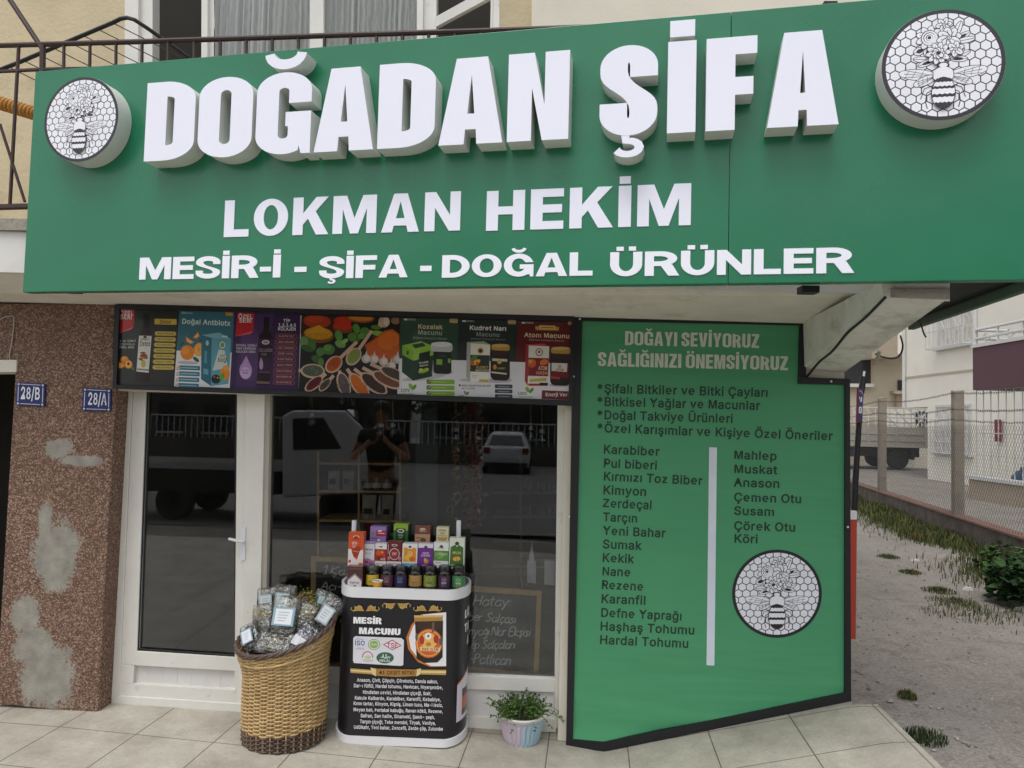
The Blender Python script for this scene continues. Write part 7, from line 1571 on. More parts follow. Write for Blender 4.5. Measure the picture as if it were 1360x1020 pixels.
for k in range(95):
    a = g.uniform(0, 6.28); r = prt * .8 * math.sqrt(g.random()); trail = k > 80
    p = Vector((pb.x + r * math.cos(a), py_ + r * math.sin(a), pb.z + H_ * .95)); d = Vector((math.cos(a) * r / prt * .8 + g.gauss(0, .25), math.sin(a) * r / prt * .8 + g.gauss(0, .25), 1)).normalized()
    L = g.uniform(.05, .115) * (1.6 if trail else 1); pts = [p]; n = 7
    for i in range(n):
        d = (d + Vector((math.cos(a) * (.16 if trail else .03), math.sin(a) * (.16 if trail else .03), -(.34 if trail else .12))) + Vector((g.gauss(0, .1), g.gauss(0, .1), 0))).normalized(); pts.append(pts[-1] + d * L / n)
    ms.tube(pts, .0012, 4, '#54632f')
    for i in range(1, n + 1):
        for s_ in range(3 if not trail else 2):
            q = pts[i]; e = Vector((g.gauss(0, 1), g.gauss(0, 1), g.gauss(.2, .6))).normalized(); f = e.orthogonal().normalized(); f.rotate(Matrix.Rotation(g.uniform(0, 6.28), 3, e)); s = g.uniform(.008, .015)
            mb.add([q, q + e * s * .55 + f * s * .38, q + e * s * 1.15, q + e * s * .55 - f * s * .38], [[0, 1, 2, 3]], g.choice(GR))
ms.build('stems', 'matte', PL); mb.build('leaves', 'matte', PL)

# ------------------------------------------------------------------ chalkboards behind the glass
ST = {'H': (.62, [[(0, 0), (.03, 1)], [(.48, 0), (.5, 1)], [(0, .5), (.5, .52)]]), 'a': (.52, [[(.42, .5), (.25, .6), (.05, .42), (.05, .12), (.22, 0), (.4, .15), (.42, .6), (.46, 0)]]),
      't': (.38, [[(.15, .95), (.12, .1), (.3, 0)], [(0, .62), (.32, .64)]]), 'y': (.5, [[(0, .6), (.2, .08)], [(.42, .6), (.1, -.4)]]), ':': (.2, [[(.05, .1), (.06, .16)], [(.05, .5), (.06, .56)]]),
      'b': (.5, [[(0, 1), (0, 0), (.3, 0), (.42, .3), (.25, .55), (0, .4)]]), 'e': (.48, [[(.03, .32), (.4, .36), (.3, .6), (.08, .5), (.03, .15), (.2, 0), (.42, .1)]]), 'r': (.38, [[(0, .6), (.03, 0)], [(.03, .4), (.15, .58), (.32, .56)]]),
      'S': (.6, [[(.5, .85), (.3, 1), (.08, .82), (.25, .55), (.45, .3), (.25, 0), (0, .12)]]), 'l': (.26, [[(.1, 1), (.06, .1), (.2, 0)]]), 'c': (.46, [[(.4, .5), (.2, .6), (.03, .3), (.15, 0), (.4, .1)]]),
      's': (.42, [[(.35, .55), (.15, .6), (.08, .42), (.3, .25), (.2, 0), (0, .06)]]), 'i': (.22, [[(.06, .6), (.08, 0)], [(.07, .8), (.08, .86)]]), 'n': (.5, [[(0, .6), (.03, 0)], [(.02, .4), (.2, .6), (.36, .5), (.4, 0)]]),
      'g': (.5, [[(.4, .5), (.2, .6), (.04, .35), (.2, .1), (.4, .25)], [(.42, .6), (.4, -.3), (.1, -.35)], [(.1, .75), (.22, .7), (.34, .78)]]), 'N': (.62, [[(0, 0), (.03, 1), (.48, 0), (.52, 1)]]), 'E': (.55, [[(.45, 1), (.03, .95), (0, 0), (.45, .02)], [(.02, .5), (.36, .52)]]),
      'k': (.48, [[(.02, 1), (0, 0)], [(.36, .6), (.02, .28), (.4, 0)]]), 'p': (.5, [[(.02, .6), (0, -.4)], [(.02, .45), (.25, .6), (.42, .35), (.25, .05), (.02, .1)]]), 'P': (.55, [[(.02, 0), (.03, .5), (.04, 1)], [(.02, .98), (.25, 1), (.42, .82), (.3, .58), (.06, .5)]]),
      'K': (.6, [[(.02, 0), (.04, 1)], [(.5, 1), (.04, .45), (.52, 0)]]), 'A': (.6, [[(0, 0), (.26, 1), (.52, 0)], [(.1, .38), (.42, .4)]]), '-': (.4, [[(.03, .4), (.3, .42)]]), '.': (.2, [[(.05, 0), (.07, .05)]]), 'u': (.5, [[(0, .6), (.08, .05), (.3, .05), (.38, .6), (.42, 0)]]), '1': (.36, [[(.02, .75), (.2, 1), (.2, 0)], [(.04, 0), (.34, .02)]]), 'm': (.7, [[(0, .6), (.03, 0)], [(.02, .4), (.18, .6), (.3, .5), (.32, 0)], [(.32, .45), (.46, .6), (.58, .5), (.6, 0)]]), ' ': (.3, [])}
ST['ç'] = (.46, ST['c'][1] + [[(.2, 0), (.24, -.12), (.14, -.22)]]); ST['ş'] = (.42, ST['s'][1] + [[(.18, 0), (.22, -.12), (.12, -.22)]]); ST['ı'] = (.22, [[(.06, .6), (.08, 0)]]); ST['ğ'] = ST['g']
def chalk(P, t, p0, p1, h, seed=0):
    W_ = sum(ST[c][0] for c in t); L = math.dist(p0, p1); ex = ((p1[0] - p0[0]) / L, (p1[1] - p0[1]) / L); k = L / W_; x = 0; g = random.Random(seed)
    for c in t:
        for s_ in ST[c][1]:
            pts = [(p0[0] + ex[0] * (x + a + .18 * b) * k + ex[1] * b * h, p0[1] + ex[1] * (x + a) * k - ex[0] * b * h + g.gauss(0, .15)) for a, b in s_]
            if len(pts) > 2:
                Q = []
                for i in range(len(pts) - 1):
                    a0, a1, a2, a3 = pts[max(0, i - 1)], pts[i], pts[i + 1], pts[min(len(pts) - 1, i + 2)]
                    for q in range(4):
                        tt = q / 4; Q.append(tuple(.5 * (2 * a1[d] + (a2[d] - a0[d]) * tt + (2 * a0[d] - 5 * a1[d] + 4 * a2[d] - a3[d]) * tt * tt + (3 * a1[d] - a0[d] - 3 * a2[d] + a3[d]) * tt ** 3) for d in (0, 1)))
                pts = Q + [pts[-1]]
            P.line(pts, 1.3, '#f0f2f4')
        x += ST[c][0]
def board(label, q, lines, y, w=6.5):
    ce = sum((Vector((a, b, 0)) for a, b in q), Vector()) / 4
    T = thing('chalkboard', label, 'chalkboard', FP(ce.x, max(b for a, b in q), y), 'chalkboards leaning inside the shop window')
    def ins(d): return [(a + (d if a < ce.x else -d), b + (d if b < ce.y else -d)) for a, b in q]
    mb = MB(); mb.prism([quad(q, y), quad(ins(w), y)], (0, .02, 0)); mb.build('board_frame', 'wood', T, bevel=.002)
    mb = MB(); slabq(mb, ins(w - 1), y + .008, .01); mb.build('slate', 'slate', T)
    P = Print(.00003)
    for k, (t, a, b, h) in enumerate(lines): chalk(P, t, a, b, h, k)
    P.build('chalk_writing', lambda u, v, l: FP(u, v, y + .0065 - l), 'matte', T)
z5 = Z(600, 680, 542 / 170)
board('chalkboard listing Hatay paste, half hidden behind the counter', [(546, 774), (719.5, 785), (715, 901), (542, 884)],
      [('Hatay:', z5(90, 395), z5(252, 400), 13), ('ber Salçası', z5(70, 458), z5(272, 472), 11.5), ('ınyağı.Nar Ekşisi', z5(62, 520), z5(334, 526), 11.5), ('ep Salçaları', z5(80, 578), z5(268, 578), 11), ('-Patlıcan', z5(72, 640), z5(250, 648), 13)], DD + .09)
board('chalkboard with chalk lines behind the wicker basket', [(413, 739), (546, 744), (546, 890), (411, 883)],
      [('1.Kat', z5(-548, 262), z5(-430, 268), 11), ('Acı-', z5(-556, 330), z5(-466, 332), 11), ('Sakar', z5(-536, 400), z5(-418, 402), 11), ('at', z5(-476, 468), z5(-430, 470), 9)], DD + .11)

# ------------------------------------------------------------------ things inside the shop
M['glass_dim'] = mat('pale_jar_glass', '#b9bcbc', .15, .1, 8, spec=.6)
def YI(o): return DD + o
RK = thing('wooden_rack', 'wooden rack standing inside the shop window behind the counter', 'rack', FP(480, 800, YI(1.0)))
for x in (421, 475, 530):
    mb = MB(); slabq(mb, [(x, 600), (x + 2.5, 600), (x + 2.5, 880), (x, 880)], YI(1.0), .02); mb.build('upright', 'wood', RK)
for y in (614, 651, 690, 740):
    mb = MB(); slabq(mb, [(421, y), (532, y + 1), (532, y + 4), (421, y + 3)], YI(1.0), .35); mb.build('shelf', 'wood', RK)
def packet(x0, x1, yt, yb, y, label, grp, col, cat='packet', name='kraft_packet'):
    a, b = FP(x0, yb, y), FP(x1, yb, y); zt = FP(x0, yt, y).z; mb = MB(); n = 8
    for j in range(n + 1):
        t = j / n; th = .035 * (1 - t) ** .6; w = (b.x - a.x) / 2 * (1 - .08 * t * (1 - t) * 4)
        z = a.z + (zt - a.z) * t; cx = (a.x + b.x) / 2
        mb.v += [(cx - w, y, z), (cx, y - th, z), (cx + w, y, z), (cx, y + th, z)]
    for j in range(n):
        for i in range(4): mb.f.append([j * 4 + i, j * 4 + (i + 1) % 4, j * 4 + 4 + (i + 1) % 4, j * 4 + 4 + i]); mb.c.append(col)
    mb.poly([[(a.x + .02, y - .037, a.z + .04), (b.x - .02, y - .037, a.z + .04), (b.x - .02, y - .032, a.z + .075), (a.x + .02, y - .032, a.z + .075)]], '#3a332a')
    tag(mb.build(name, 'matte', origin=((a.x + b.x) / 2, y, a.z)), label, cat, grp)
packet(480, 499, 657, 689, YI(1.02), 'kraft paper packet on the rack shelf, nearer the door', 'kraft packets on the rack', '#b3a78f')
packet(506, 522, 657, 690, YI(1.02), 'kraft paper packet on the rack shelf, nearer the dark mullion', 'kraft packets on the rack', '#aa9d84')
for x in (443, 462): packet(x - 8, x + 8, 625, 650, YI(1.02), 'pale paper packet on the upper rack shelf', 'pale packets on the rack', '#a8a49a', name='paper_packet')
for x in (488, 500, 514):
    c = FP(x, 650, YI(1.03)); mb = MB(); mb.lathe([(0, 0), (.032, 0), (.034, .05), (.028, .062), (.028, .08), (0, .082)], c, 18, col='#4a443c'); mb.lathe([(.0345, .012), (.0345, .045)], c, 18, col='#c4c2ba')
    tag(mb.build('small_jar', 'gloss', smooth=True, origin=c), 'small dark jar with a pale label on the rack shelf', 'jar', 'jars on the rack')
def bulb_jar(x, y, y0, label='small glass bulb jar hanging on a rope inside the shop window'):
    yy = YI(.22); c = FP(x, y, yy); T = thing('hanging_jar', label, 'hanging jar', c, 'glass bulb jars hanging on ropes')
    mb = MB(); mb.tube([c + Vector((0, 0, .03)), FP(x - .5, (y + y0) / 2, yy), FP(x, y0, yy)], .0035, 6); mb.build('rope', 'kraft', T)
    mb = MB(); mb.lathe([(.0, -.045), (.018, -.042), (.027, -.02), (.024, .0), (.014, .014), (.013, .02)], c, 18); mb.build('bulb', 'glass', T, smooth=True)
    mb = MB(); mb.lathe([(.0155, .012), (.0155, .032), (0, .034)], c, 14); mb.build('cap', 'glass_dim', T, smooth=True)
for x, y in ((415, 556), (506, 570), (522, 570), (705, 574), (720, 578), (455, 528), (470, 530), (606, 576)): bulb_jar(x, y, 505)
def dried(x, cols, label, seed, y1=692):
    g = random.Random(seed); yy = YI(.30 + .03 * (seed % 3)); mb = MB(); top = FP(x, 505, yy); bot = FP(x + g.uniform(-3, 3), y1, yy)
    mb.tube([top, bot], .0018, 4, '#8a7a5c'); n = 44
    for k in range(n):
        p = top.lerp(bot, (k + .6) / n) + Vector((g.gauss(0, .012), g.gauss(0, .012), 0)); r = g.uniform(.012, .022)
        if k % 4 == 0: mb.tube([p + Vector((r * math.cos(t), .3 * r * math.sin(t * 2), r * 1.3 * math.sin(t))) for t in [i * 6.283 / 10 for i in range(10)]], .0035, 5, g.choice(cols), closed=True)
        else:
            ax = Vector((g.gauss(0, 1), g.gauss(0, .6), g.gauss(0, .8))).normalized()
            mb.lathe([(0, -r), (r * .55, -r * .5), (r * .62, 0), (r * .4, r * .7), (.002, r)], p, 7, g.choice(cols), axis=ax)
    tag(mb.build('dried_vegetable_string', 'matte', smooth=True, origin=top), label, 'dried vegetables', 'strings of dried vegetables in the window')
dried(606, ['#8a6a44', '#a88a58', '#c2a878', '#6a4c30'], 'string of pale dried rings nearest the dark mullion', 1)
dried(617, ['#6a3a2c', '#87503c', '#a06a50', '#4a2a22'], 'string of brown dried aubergine skins', 2, 700)
dried(628, ['#8a2a26', '#a63c30', '#5c1c1c', '#7a3a34'], 'string of dark red dried peppers', 3, 702)
dried(638, ['#a88a78', '#c4ab98', '#8a6a5c', '#7a3a34'], 'string of pale pinkish dried peppers', 4, 698)
SH_ = thing('display_shelf', 'pale shelf unit with rows of little bottles deep inside the shop', 'shelf', FP(700, 800, YI(2.4)))
for y in (652, 684, 716, 750):
    mb = MB(); slabq(mb, [(655, y), (770, y + 1), (770, y + 5), (655, y + 4)], YI(2.4), .3); mb.build('shelf', 'pvc_side', SH_)
mb = MB(); slabq(mb, [(690, 600), (693, 600), (693, 860), (690, 860)], YI(2.38), .3); mb.build('upright', 'pvc_side', SH_)
for r_, y in enumerate((651, 683)):
    for k in range(12):
        c = FP(699 + 5.2 * k, y + .5, YI(2.45)); mb = MB(); mb.lathe([(0, 0), (.013, 0), (.013, .05), (.006, .062), (.006, .075), (0, .076)], c, 10, col=('#8a8f94', '#a8a49c', '#7a756a')[k % 3])
        tag(mb.build('little_bottle', 'gloss', origin=c), 'little capped bottle in a row on the pale inner shelf', 'bottle', 'little bottles on the inner shelf')
for x, w, y0, y1, lab in ((706, 12, 745, 775, 'white wall box with a conical top inside the window by the chalkboard'), (730, 14, 744, 778, 'white rectangular router like box inside the window near its frame')):
    mb = MB(); slabq(mb, [(x - w / 2, y0), (x + w / 2, y0 + 1), (x + w / 2, y1), (x - w / 2, y1 - 1)], YI(.28), .04); slabq(mb, [(x - w / 4, y0 + 9), (x + w / 4, y0 + 9.4), (x + w / 4, y0 + 11), (x - w / 4, y0 + 10.6)], YI(.278), .01, )
    if w == 12: p0 = FP(x, y0, YI(.3)); mb.lathe([(.02, 0), (.004, .08), (0, .12)], p0, 12)
    tag(mb.build('white_box', 'white_gloss', bevel=.004, origin=FP(x, y1, YI(.28))), lab, 'box')
# ------------------------------------------------------------------ lane, fence and weeds beside the shop
ZL = ZR - .02
ztw = ZL + .27
PA, PBf = GP(1133.7, 643.5, ztw), GP(1360, 719, ztw)
fd = (PBf - PA); fd.z = 0; fd = fd.normalized(); fn = Vector((fd.y, -fd.x, 0))
if fn.x > 0: fn = -fn                         # towards the lane
def along(s, o=0.0, z=0.0): return Vector((PA.x, PA.y, z)) + fd * s + fn * o
def s_of(px, py): return (GP(px, py, ztw) - PA).dot(fd)
S0, S1 = -7.0, (PBf - PA).dot(fd) + 3.5
FN = thing('boundary_fence', 'chain link fence with concrete posts and barbed wire on a low concrete wall', 'fence', along(0, 0, ZL))
mb = MB(); n = 40
for i in range(n):
    s0, s1 = S0 + (S1 - S0) * i / n, S0 + (S1 - S0) * (i + 1) / n
    h0, h1 = [.012 * noise.noise(Vector((s * 1.7, 0, 2))) for s in (s0, s1)]
    mb.hexa([along(s0, 0, ZL - .1), along(s1, 0, ZL - .1), along(s1, 0, ztw + h1), along(s0, 0, ztw + h0)], [along(s0, -.16, ZL - .1), along(s1, -.16, ZL - .1), along(s1, -.16, ztw + h1), along(s0, -.16, ztw + h0)])
M['wall_low'] = mat('stained_low_wall', '#5d544c', .95, .3, 5, .7, 40, dirt=('#2f2a25', 4, .45, .7, .7))
M['wall_cap'] = mat('reddish_wall_cap', '#7a5c52', .9, .2, 7, .4, 50)
M['post'] = mat('grey_concrete_post', '#8d8577', .9, .12, 9, .4, 60, dirt=('#6b6458', 5, .5, .7, .5))
mb.build('low_wall', 'wall_low', FN)
mb = MB()
for i in range(n):
    s0, s1 = S0 + (S1 - S0) * i / n, S0 + (S1 - S0) * (i + 1) / n
    mb.hexa([along(s0, .012, ztw + .01), along(s1, .012, ztw + .01), along(s1, .012, ztw + .035), along(s0, .012, ztw + .035)], [along(s0, -.17, ztw + .01), along(s1, -.17, ztw + .01), along(s1, -.17, ztw + .035), along(s0, -.17, ztw + .035)])
mb.build('wall_cap', 'wall_cap', FN)
FPl = Plane(along(0, -.08, 0), -fn)
sa, sb = (FPl.hit(1171.5, 600) - PA).dot(fd), (FPl.hit(1272, 600) - PA).dot(fd); ds = sb - sa
za = FPl.hit(1172, 527).z; zbp = FPl.hit(1272, 518).z
for k in range(-3, 3):
    s = sa + ds * k; zt_ = za if k <= 0 else zbp
    if not (S0 < s < S1): continue
    mb = MB(); w = .062
    mb.hexa([along(s - w, -.02, ZL), along(s + w, -.02, ZL), along(s + w, -.02, zt_ - .02), along(s - w, -.02, zt_)], [along(s - w, -.14, ZL), along(s + w, -.14, ZL), along(s + w, -.14, zt_), along(s - w, -.14, zt_)])
    mb.build('fence_post', 'post', FN, bevel=.008)
zmesh = FPl.hit(1225, 565).z
mb = MB(); cell = .066; H_ = zmesh - ztw - .03; L_ = S1 - S0
def wire(p, q, r, mb_):
    d = (q - p).normalized(); a = fn * r; b = d.cross(fn).normalized() * r
    c = [p + a, p - a * .5 + b, p - a * .5 - b, q + a, q - a * .5 + b, q - a * .5 - b]
    mb_.add(c, [[0, 1, 4, 3], [1, 2, 5, 4], [2, 0, 3, 5]])
z0 = ztw + .03
kk = int((L_ + H_ * .75) / cell)
for sg in (1, -1):
    for i in range(-int(H_ * .75 / cell), kk):
        a, b = i * cell, i * cell + H_ * .75
        pa_, pb_ = (a, z0), (b, z0 + H_)
        t0 = max(0, -a / (b - a)); t1 = min(1, (L_ - a) / (b - a))
        if t1 <= t0: continue
        q = [(a + (b - a) * t, z0 + H_ * t) for t in (t0, t1)]
        P2 = [along(S0 + (s if sg > 0 else L_ - s), -.005 if sg > 0 else -.009, z + .02 * math.sin((S0 + s) * 1.3)) for s, z in q]
        wire(P2[0], P2[1], .0017, mb)
mb.build('chain_link_mesh', 'wire', FN)
for z_px in (530, 547, 558):
    zz_ = FPl.hit(1200, z_px).z; mb = MB(); pts = []
    for i in range(141):
        s = S0 + (S1 - S0) * i / 140; u = ((s - sa) / ds) % 1
        pts.append(along(s, -.01, zz_ - .05 * math.sin(math.pi * u) + .004 * math.sin(i * 2.1)))
    mb.tube(pts, .0028, 5)
    for i in range(0, 140):
        for q in (.2, .7):
            p = pts[i].lerp(pts[i + 1], q)
            for a in (.6, 2.2): 
                v = Vector((0, 0, math.sin(a))) * .02 + fd * math.cos(a) * .02; wire(p - v, p + v, .002, mb)
    mb.build('barbed_wire', 'wire', FN)
# weeds along the wall
def strawgrass(name, label, where, n, hmin, hmax, cols, seed, kind='stuff'):
    g = random.Random(seed); mb = MB()
    for _ in range(n):
        p, k = where(g); h = g.uniform(hmin, hmax) * k; a = g.uniform(0, 6.28); w = h * g.uniform(.025, .055) + .0014
        d = Vector((math.cos(a), math.sin(a), 0)); e = Vector((-d.y, d.x, 0)); l = g.uniform(.1, .7) * h; c = g.choice(cols)
        mb.add([p - e * w, p + e * w, p + d * l * .35 + e * w * .7 + Vector((0, 0, h * .6)), p + d * l * .35 - e * w * .7 + Vector((0, 0, h * .6)), p + d * l + Vector((0, 0, h))], [[0, 1, 2, 3], [3, 2, 4]], c)
    o = mb.build(name, 'matte', origin=None); return o
WEED = ['#3a4522', '#4c572b', '#435228', '#605f38', '#2f3a1c', '#6a6540']
def near_wall(g):
    while True:
        s = g.uniform(S0, S1); o = abs(g.gauss(0, .36)) + .02
        if noise.noise(Vector((s * .55, o * 1.2, 4))) + .28 > g.random() * .9: break
    p = along(s, o, 0); p.z = gz(p.x) - .03; return p, max(.35, 1.1 - o * .5)
tag(strawgrass('weeds', '', near_wall, 26000, .03, .15, WEED, 3), 'straggly green weeds and dry grass along the foot of the low wall', 'weeds', kind='stuff')
def leafy(name, label, cat, c, r, h, n, size, cols, seed, group=None):
    g = random.Random(seed); T = thing(name, label, cat, c, group); mb = MB(); ms = MB()
    for k in range(max(6, n // 40)):
        a = g.uniform(0, 6.28); q = Vector((r * .7 * math.cos(a) * g.random(), r * .7 * math.sin(a) * g.random(), h * g.uniform(.5, .95)))
        ms.tube([c, c + q * .5 + Vector((0, 0, h * .1)), c + q], [.007, .005, .002], 5, '#4a4a2a')
    for _ in range(n):
        a = g.uniform(0, 6.28); u = g.random() ** .5; zf_ = g.random()
        rr_ = r * u * math.sqrt(max(.05, 1 - (zf_ - .35) ** 2 * 1.6)) * (1 + .35 * noise.noise(Vector((math.cos(a) * 1.5, math.sin(a) * 1.5, zf_ * 2 + seed))))
        p = c + Vector((rr_ * math.cos(a), rr_ * math.sin(a), .02 + h * zf_ * (1 - .35 * u)))
        s = size * g.uniform(.5, 1.25); out = Vector((math.cos(a), math.sin(a), g.uniform(-.5, .6))).normalized(); side = out.cross(Vector((0, 0, 1))).normalized(); side.rotate(Matrix.Rotation(g.gauss(0, .6), 3, out)); nn = out.cross(side) * s * .12
        L1 = [p, p + out * s * .25 + side * s * .42 - nn, p + out * s * .65 + side * s * .5, p + out * s * 1.05 + side * s * .12 - nn, p + out * s * 1.1, p + out * s * 1.05 - side * s * .12 - nn, p + out * s * .65 - side * s * .5, p + out * s * .25 - side * s * .42 - nn]
        mb.add(L1, [[0, 1, 2, 3, 4], [0, 4, 5, 6, 7]], g.choice(cols))
    ms.build('stems', 'matte', T); mb.build('leaves', 'matte', T); return T
bp = GG(1384, 803)
leafy('leafy_bush', 'dense dark green broad leaved bush at the foot of the fence wall', 'bush', bp, .36, .42, 780, .07, ['#22391d', '#2d4a26', '#1b2f18', '#3a5a30', '#2a4322'], 4)
leafy('leafy_bush', 'smaller loose green weed bush nearer the fence post', 'bush', GG(1338, 760), .26, .30, 240, .05, ['#3a5228', '#4a6432', '#2d4020'], 9)
for i, (px, py, r, lab) in enumerate(((1180, 737, .12, 'thin dry grass tuft on the lane, farthest from the pavement corner'), (1209, 757, .10, 'small dark grass tuft in the middle of the lane'), (1247, 781, .14, 'pale grass tuft beside the wheel rut of the lane'), (1268, 797, .22, 'low green grass tuft near the leafy bush'), (1305, 812, .30, 'long strip of green grass tufts along the lane edge below the bush'), (1226, 972, .10, 'dark green grass tuft growing against the pavement kerb'), (1205, 918, .05, 'tiny green sprig lying on the gravel near the pavement corner'))):
    c = GG(px, py)
    def spot(g, c=c, r=r):
        a = g.uniform(0, 6.28); q = r * g.random() ** .6; p = c + Vector((q * math.cos(a) * (1.6 if r > .25 else 1), q * math.sin(a), 0)); p.z = gz(p.x) - .03; return p, 1 - q / r * .5
    o = strawgrass('grass_tuft', '', spot, int(260 + 900 * r), .03, .045 + .10 * r, WEED if i != 5 else ['#2c3a1e', '#3a4a28', '#25301a'], 20 + i); tag(o, lab, 'grass tuft', 'grass tufts on the lane')
g = random.Random(8); mb = MB()
for _ in range(1300):
    d_ = g.uniform(3.2, 12); px = g.uniform(1130, 1400); y = 575 + 1.38 * FPX / d_
    p = GG(px, y); 
    if p.x < XB1 + .15 and p.y < 5.2: continue
    s = g.choice((.004, .005, .007, .009, .013)) * (1.6 if g.random() < .04 else 1)
    q = [p + Vector((math.cos(a) * s * g.uniform(.6, 1.2), math.sin(a) * s * g.uniform(.6, 1.2), -.03)) for a in (0, 1.2, 2.5, 3.8, 5)]
    top = p + Vector((0, 0, -.03 + s * g.uniform(.5, 1))); mb.add(q + [top], [[i, (i + 1) % 5, 5] for i in range(5)], g.choice(('#8a857d', '#928c84', '#6b665f', '#777169', '#a09a92')))
tag(mb.build('gravel_stones', 'matte'), 'loose grey stones scattered over the lane', 'gravel', kind='stuff')
for px, py, s, lab, c in ((1285, 779, .06, 'flat white scrap of litter lying farthest along the lane', '#c9c6c0'), (1359, 806, .09, 'white stone at the foot of the leafy bush', '#c4c0b8'), (1222, 711, .12, 'broken red brick piece below the fence wall', '#9a5240'), (1216, 741, .05, 'small white scrap near the grass tuft on the lane', '#c0bcb4')):
    p = GG(px, py); p.z -= .03; g = random.Random(px); q = [(math.cos(a) * s * g.uniform(.7, 1.2), math.sin(a) * s * .6 * g.uniform(.7, 1.2)) for a in (0, .9, 2, 3.1, 4.2, 5.3)]
    mb = MB(); mb.hexa([p + Vector((x, y, 0)) for x, y in q], [p + Vector((x * .7, y * .7, s * .4)) for x, y in q], c); tag(mb.build('litter_piece' if 'scrap' in lab else 'rubble_piece', 'matte', origin=p), lab, 'litter' if 'scrap' in lab else 'rubble')
# red edged board behind the banner and the leaning street sign
yb_ = D + .45; T = thing('orange_board', 'tall narrow orange board with a white top behind the banner edge', 'board', FP(1133, 848, yb_))
mb = MB(); slabq(mb, [(1100, 690), (1138.2, 690), (1136.5, 849), (1100, 849)], yb_, .03); mb.build('board_panel', 'orange_sheet', T)
mb = MB(); slabq(mb, [(1100, 679), (1138.4, 679), (1138.2, 690), (1100, 690)], yb_ - .002, .034); mb.build('board_top', 'white_gloss', T)
yp_ = 8.2; b0 = FP(1132, 705, yp_)
T = thing('street_sign', 'leaning dark pole with a narrow blue and red street sign', 'street sign', b0)
mb = MB(); mb.tube([Vector((b0.x, b0.y, gz(b0.x) - .05)), FP(1136, 640, yp_), FP(1143.5, 520, yp_)], [.035, .032, .028], 12); mb.tube([FP(1143.5, 522, yp_), FP(1147, 500, yp_)], .034, 10); mb.build('pole', 'black_iron', T, smooth=True)
mb = MB(); mb.tube([FP(1146, 508, yp_), FP(1148, 493, yp_)], .012, 8); mb.build('pole_tip', 'white_gloss', T)
mb = MB(); slabq(mb, [(1138.4, 515.5), (1146.6, 516), (1145.4, 562), (1137.3, 561)], yp_ - .06, .012, '#6a2f34'); mb.build('sign_plate', 'matte', T)
P = Print(.0003); P.poly([[(1140.6, 517), (1146.3, 517.4), (1145.2, 560.5), (1139.4, 559.5)]], '#30345f'); 
P.line([(1141.5, 519), (1144.5, 520), (1145.4, 523)], .8, '#b8bccc'); P.line([(1141.6, 527), (1143, 534), (1144.6, 527)], 1.3, '#c4c8d6'); P.line([(1144.4, 534), (1144.6, 527)], 1.0, '#c4c8d6')
P.poly([rr(1140.6, 540, 1144.8, 549, 1.5, 2, 4), rr(1141.9, 542, 1143.4, 547, .6, 1, 4)], '#c4c8d6'); P.line([(1141, 544.5), (1144.6, 544.6)], .9, '#c4c8d6')
P.build('sign_print', lambda u, v, l: FP(u, v, yp_ - .061 - l), 'gloss', T)

# ------------------------------------------------------------------ truck and houses beyond the fence
M['house_white'] = mat('white_house_render', '#e6e1d4', .85, .04, 1.2, .1, 30, dirt=('#aaa393', .9, .6, .8, .35))
M['house_beige'] = mat('beige_house_render', '#b5aa97', .85, .08, .8, .1, 20)
M['purple'] = mat('plum_painted_panel', '#5a3d45', .7, .05, 2)
M['rail_white'] = mat('white_iron', '#c9c9c6', .5, .05, 5)
M['terrace'] = mat('beige_terrace_wall', '#a39683', .85, .1, 3, .2, 30, dirt=('#6e6455', 3, .55, .75, .5))
M['room_dark'] = mat('dark_room', '#2a2a2c', .8, .2, 1.5)
M['red_cloth'] = mat('dull_red_cloth', '#7c2c36', .8, .1, 4); M['blue_cloth'] = mat('blue_sheet', '#2f5fa0', .7, .1, 3); M['blue_tub'] = mat('blue_plastic', '#3c5876', .5, .2, 3)
XH = 11.2
HP = Plane((XH, 0, 0), (1, 0, 0)); BPp = Plane((9.0, 0, 0), (1, 0, 0))
HW_ = thing('white_house', 'white two storey apartment house with a plum balcony beyond the fence', 'house', (XH, 15, ZL))
def hy(px, pl=HP): return pl.hit(px, 560).y
def hz(px, py, pl=HP): return pl.hit(px, py).z
zo = hz(1215, 541)
y_far_lo, y_far_up = hy(1232), hy(1200.5)
mb = MB(); mb.box((XH, 1.0, ZL - .2), (XH + 8, y_far_lo, zo)); mb.box((XH - .001, 1.0, zo), (XH + 8, y_far_up, 9.5)); mb.build('house_wall', 'house_white', HW_)
mb = MB(); z1 = hz(1245, 497); mb.box((XH - .02, 1, z1 - .03), (XH, y_far_up + .02, z1 + .03)); mb.build('string_course', 'house_beige', HW_)
def hquad(q, pl, off=0.0): return [pl.hit(a, b, off) for a, b in q]
def grille(mb, y0, y1, z0, z1, x, n, m_=2, r=.012, diag=False):
    for i in range(n + 1): y = y0 + (y1 - y0) * i / n; mb.tube([(x, y, z0), (x, y, z1)], r, 5)
    for j in range(m_ + 1): z = z0 + (z1 - z0) * j / m_; mb.tube([(x, y0, z), (x, y1, z)], r, 5)
    if diag:
        for i in range(n): mb.tube([(x, y0 + (y1 - y0) * i / n, z0 + (z1 - z0) * (i % 3) / 4), (x, y0 + (y1 - y0) * (i + 1) / n, z1 - (z1 - z0) * ((i + 1) % 3) / 4)], r * .8, 5)
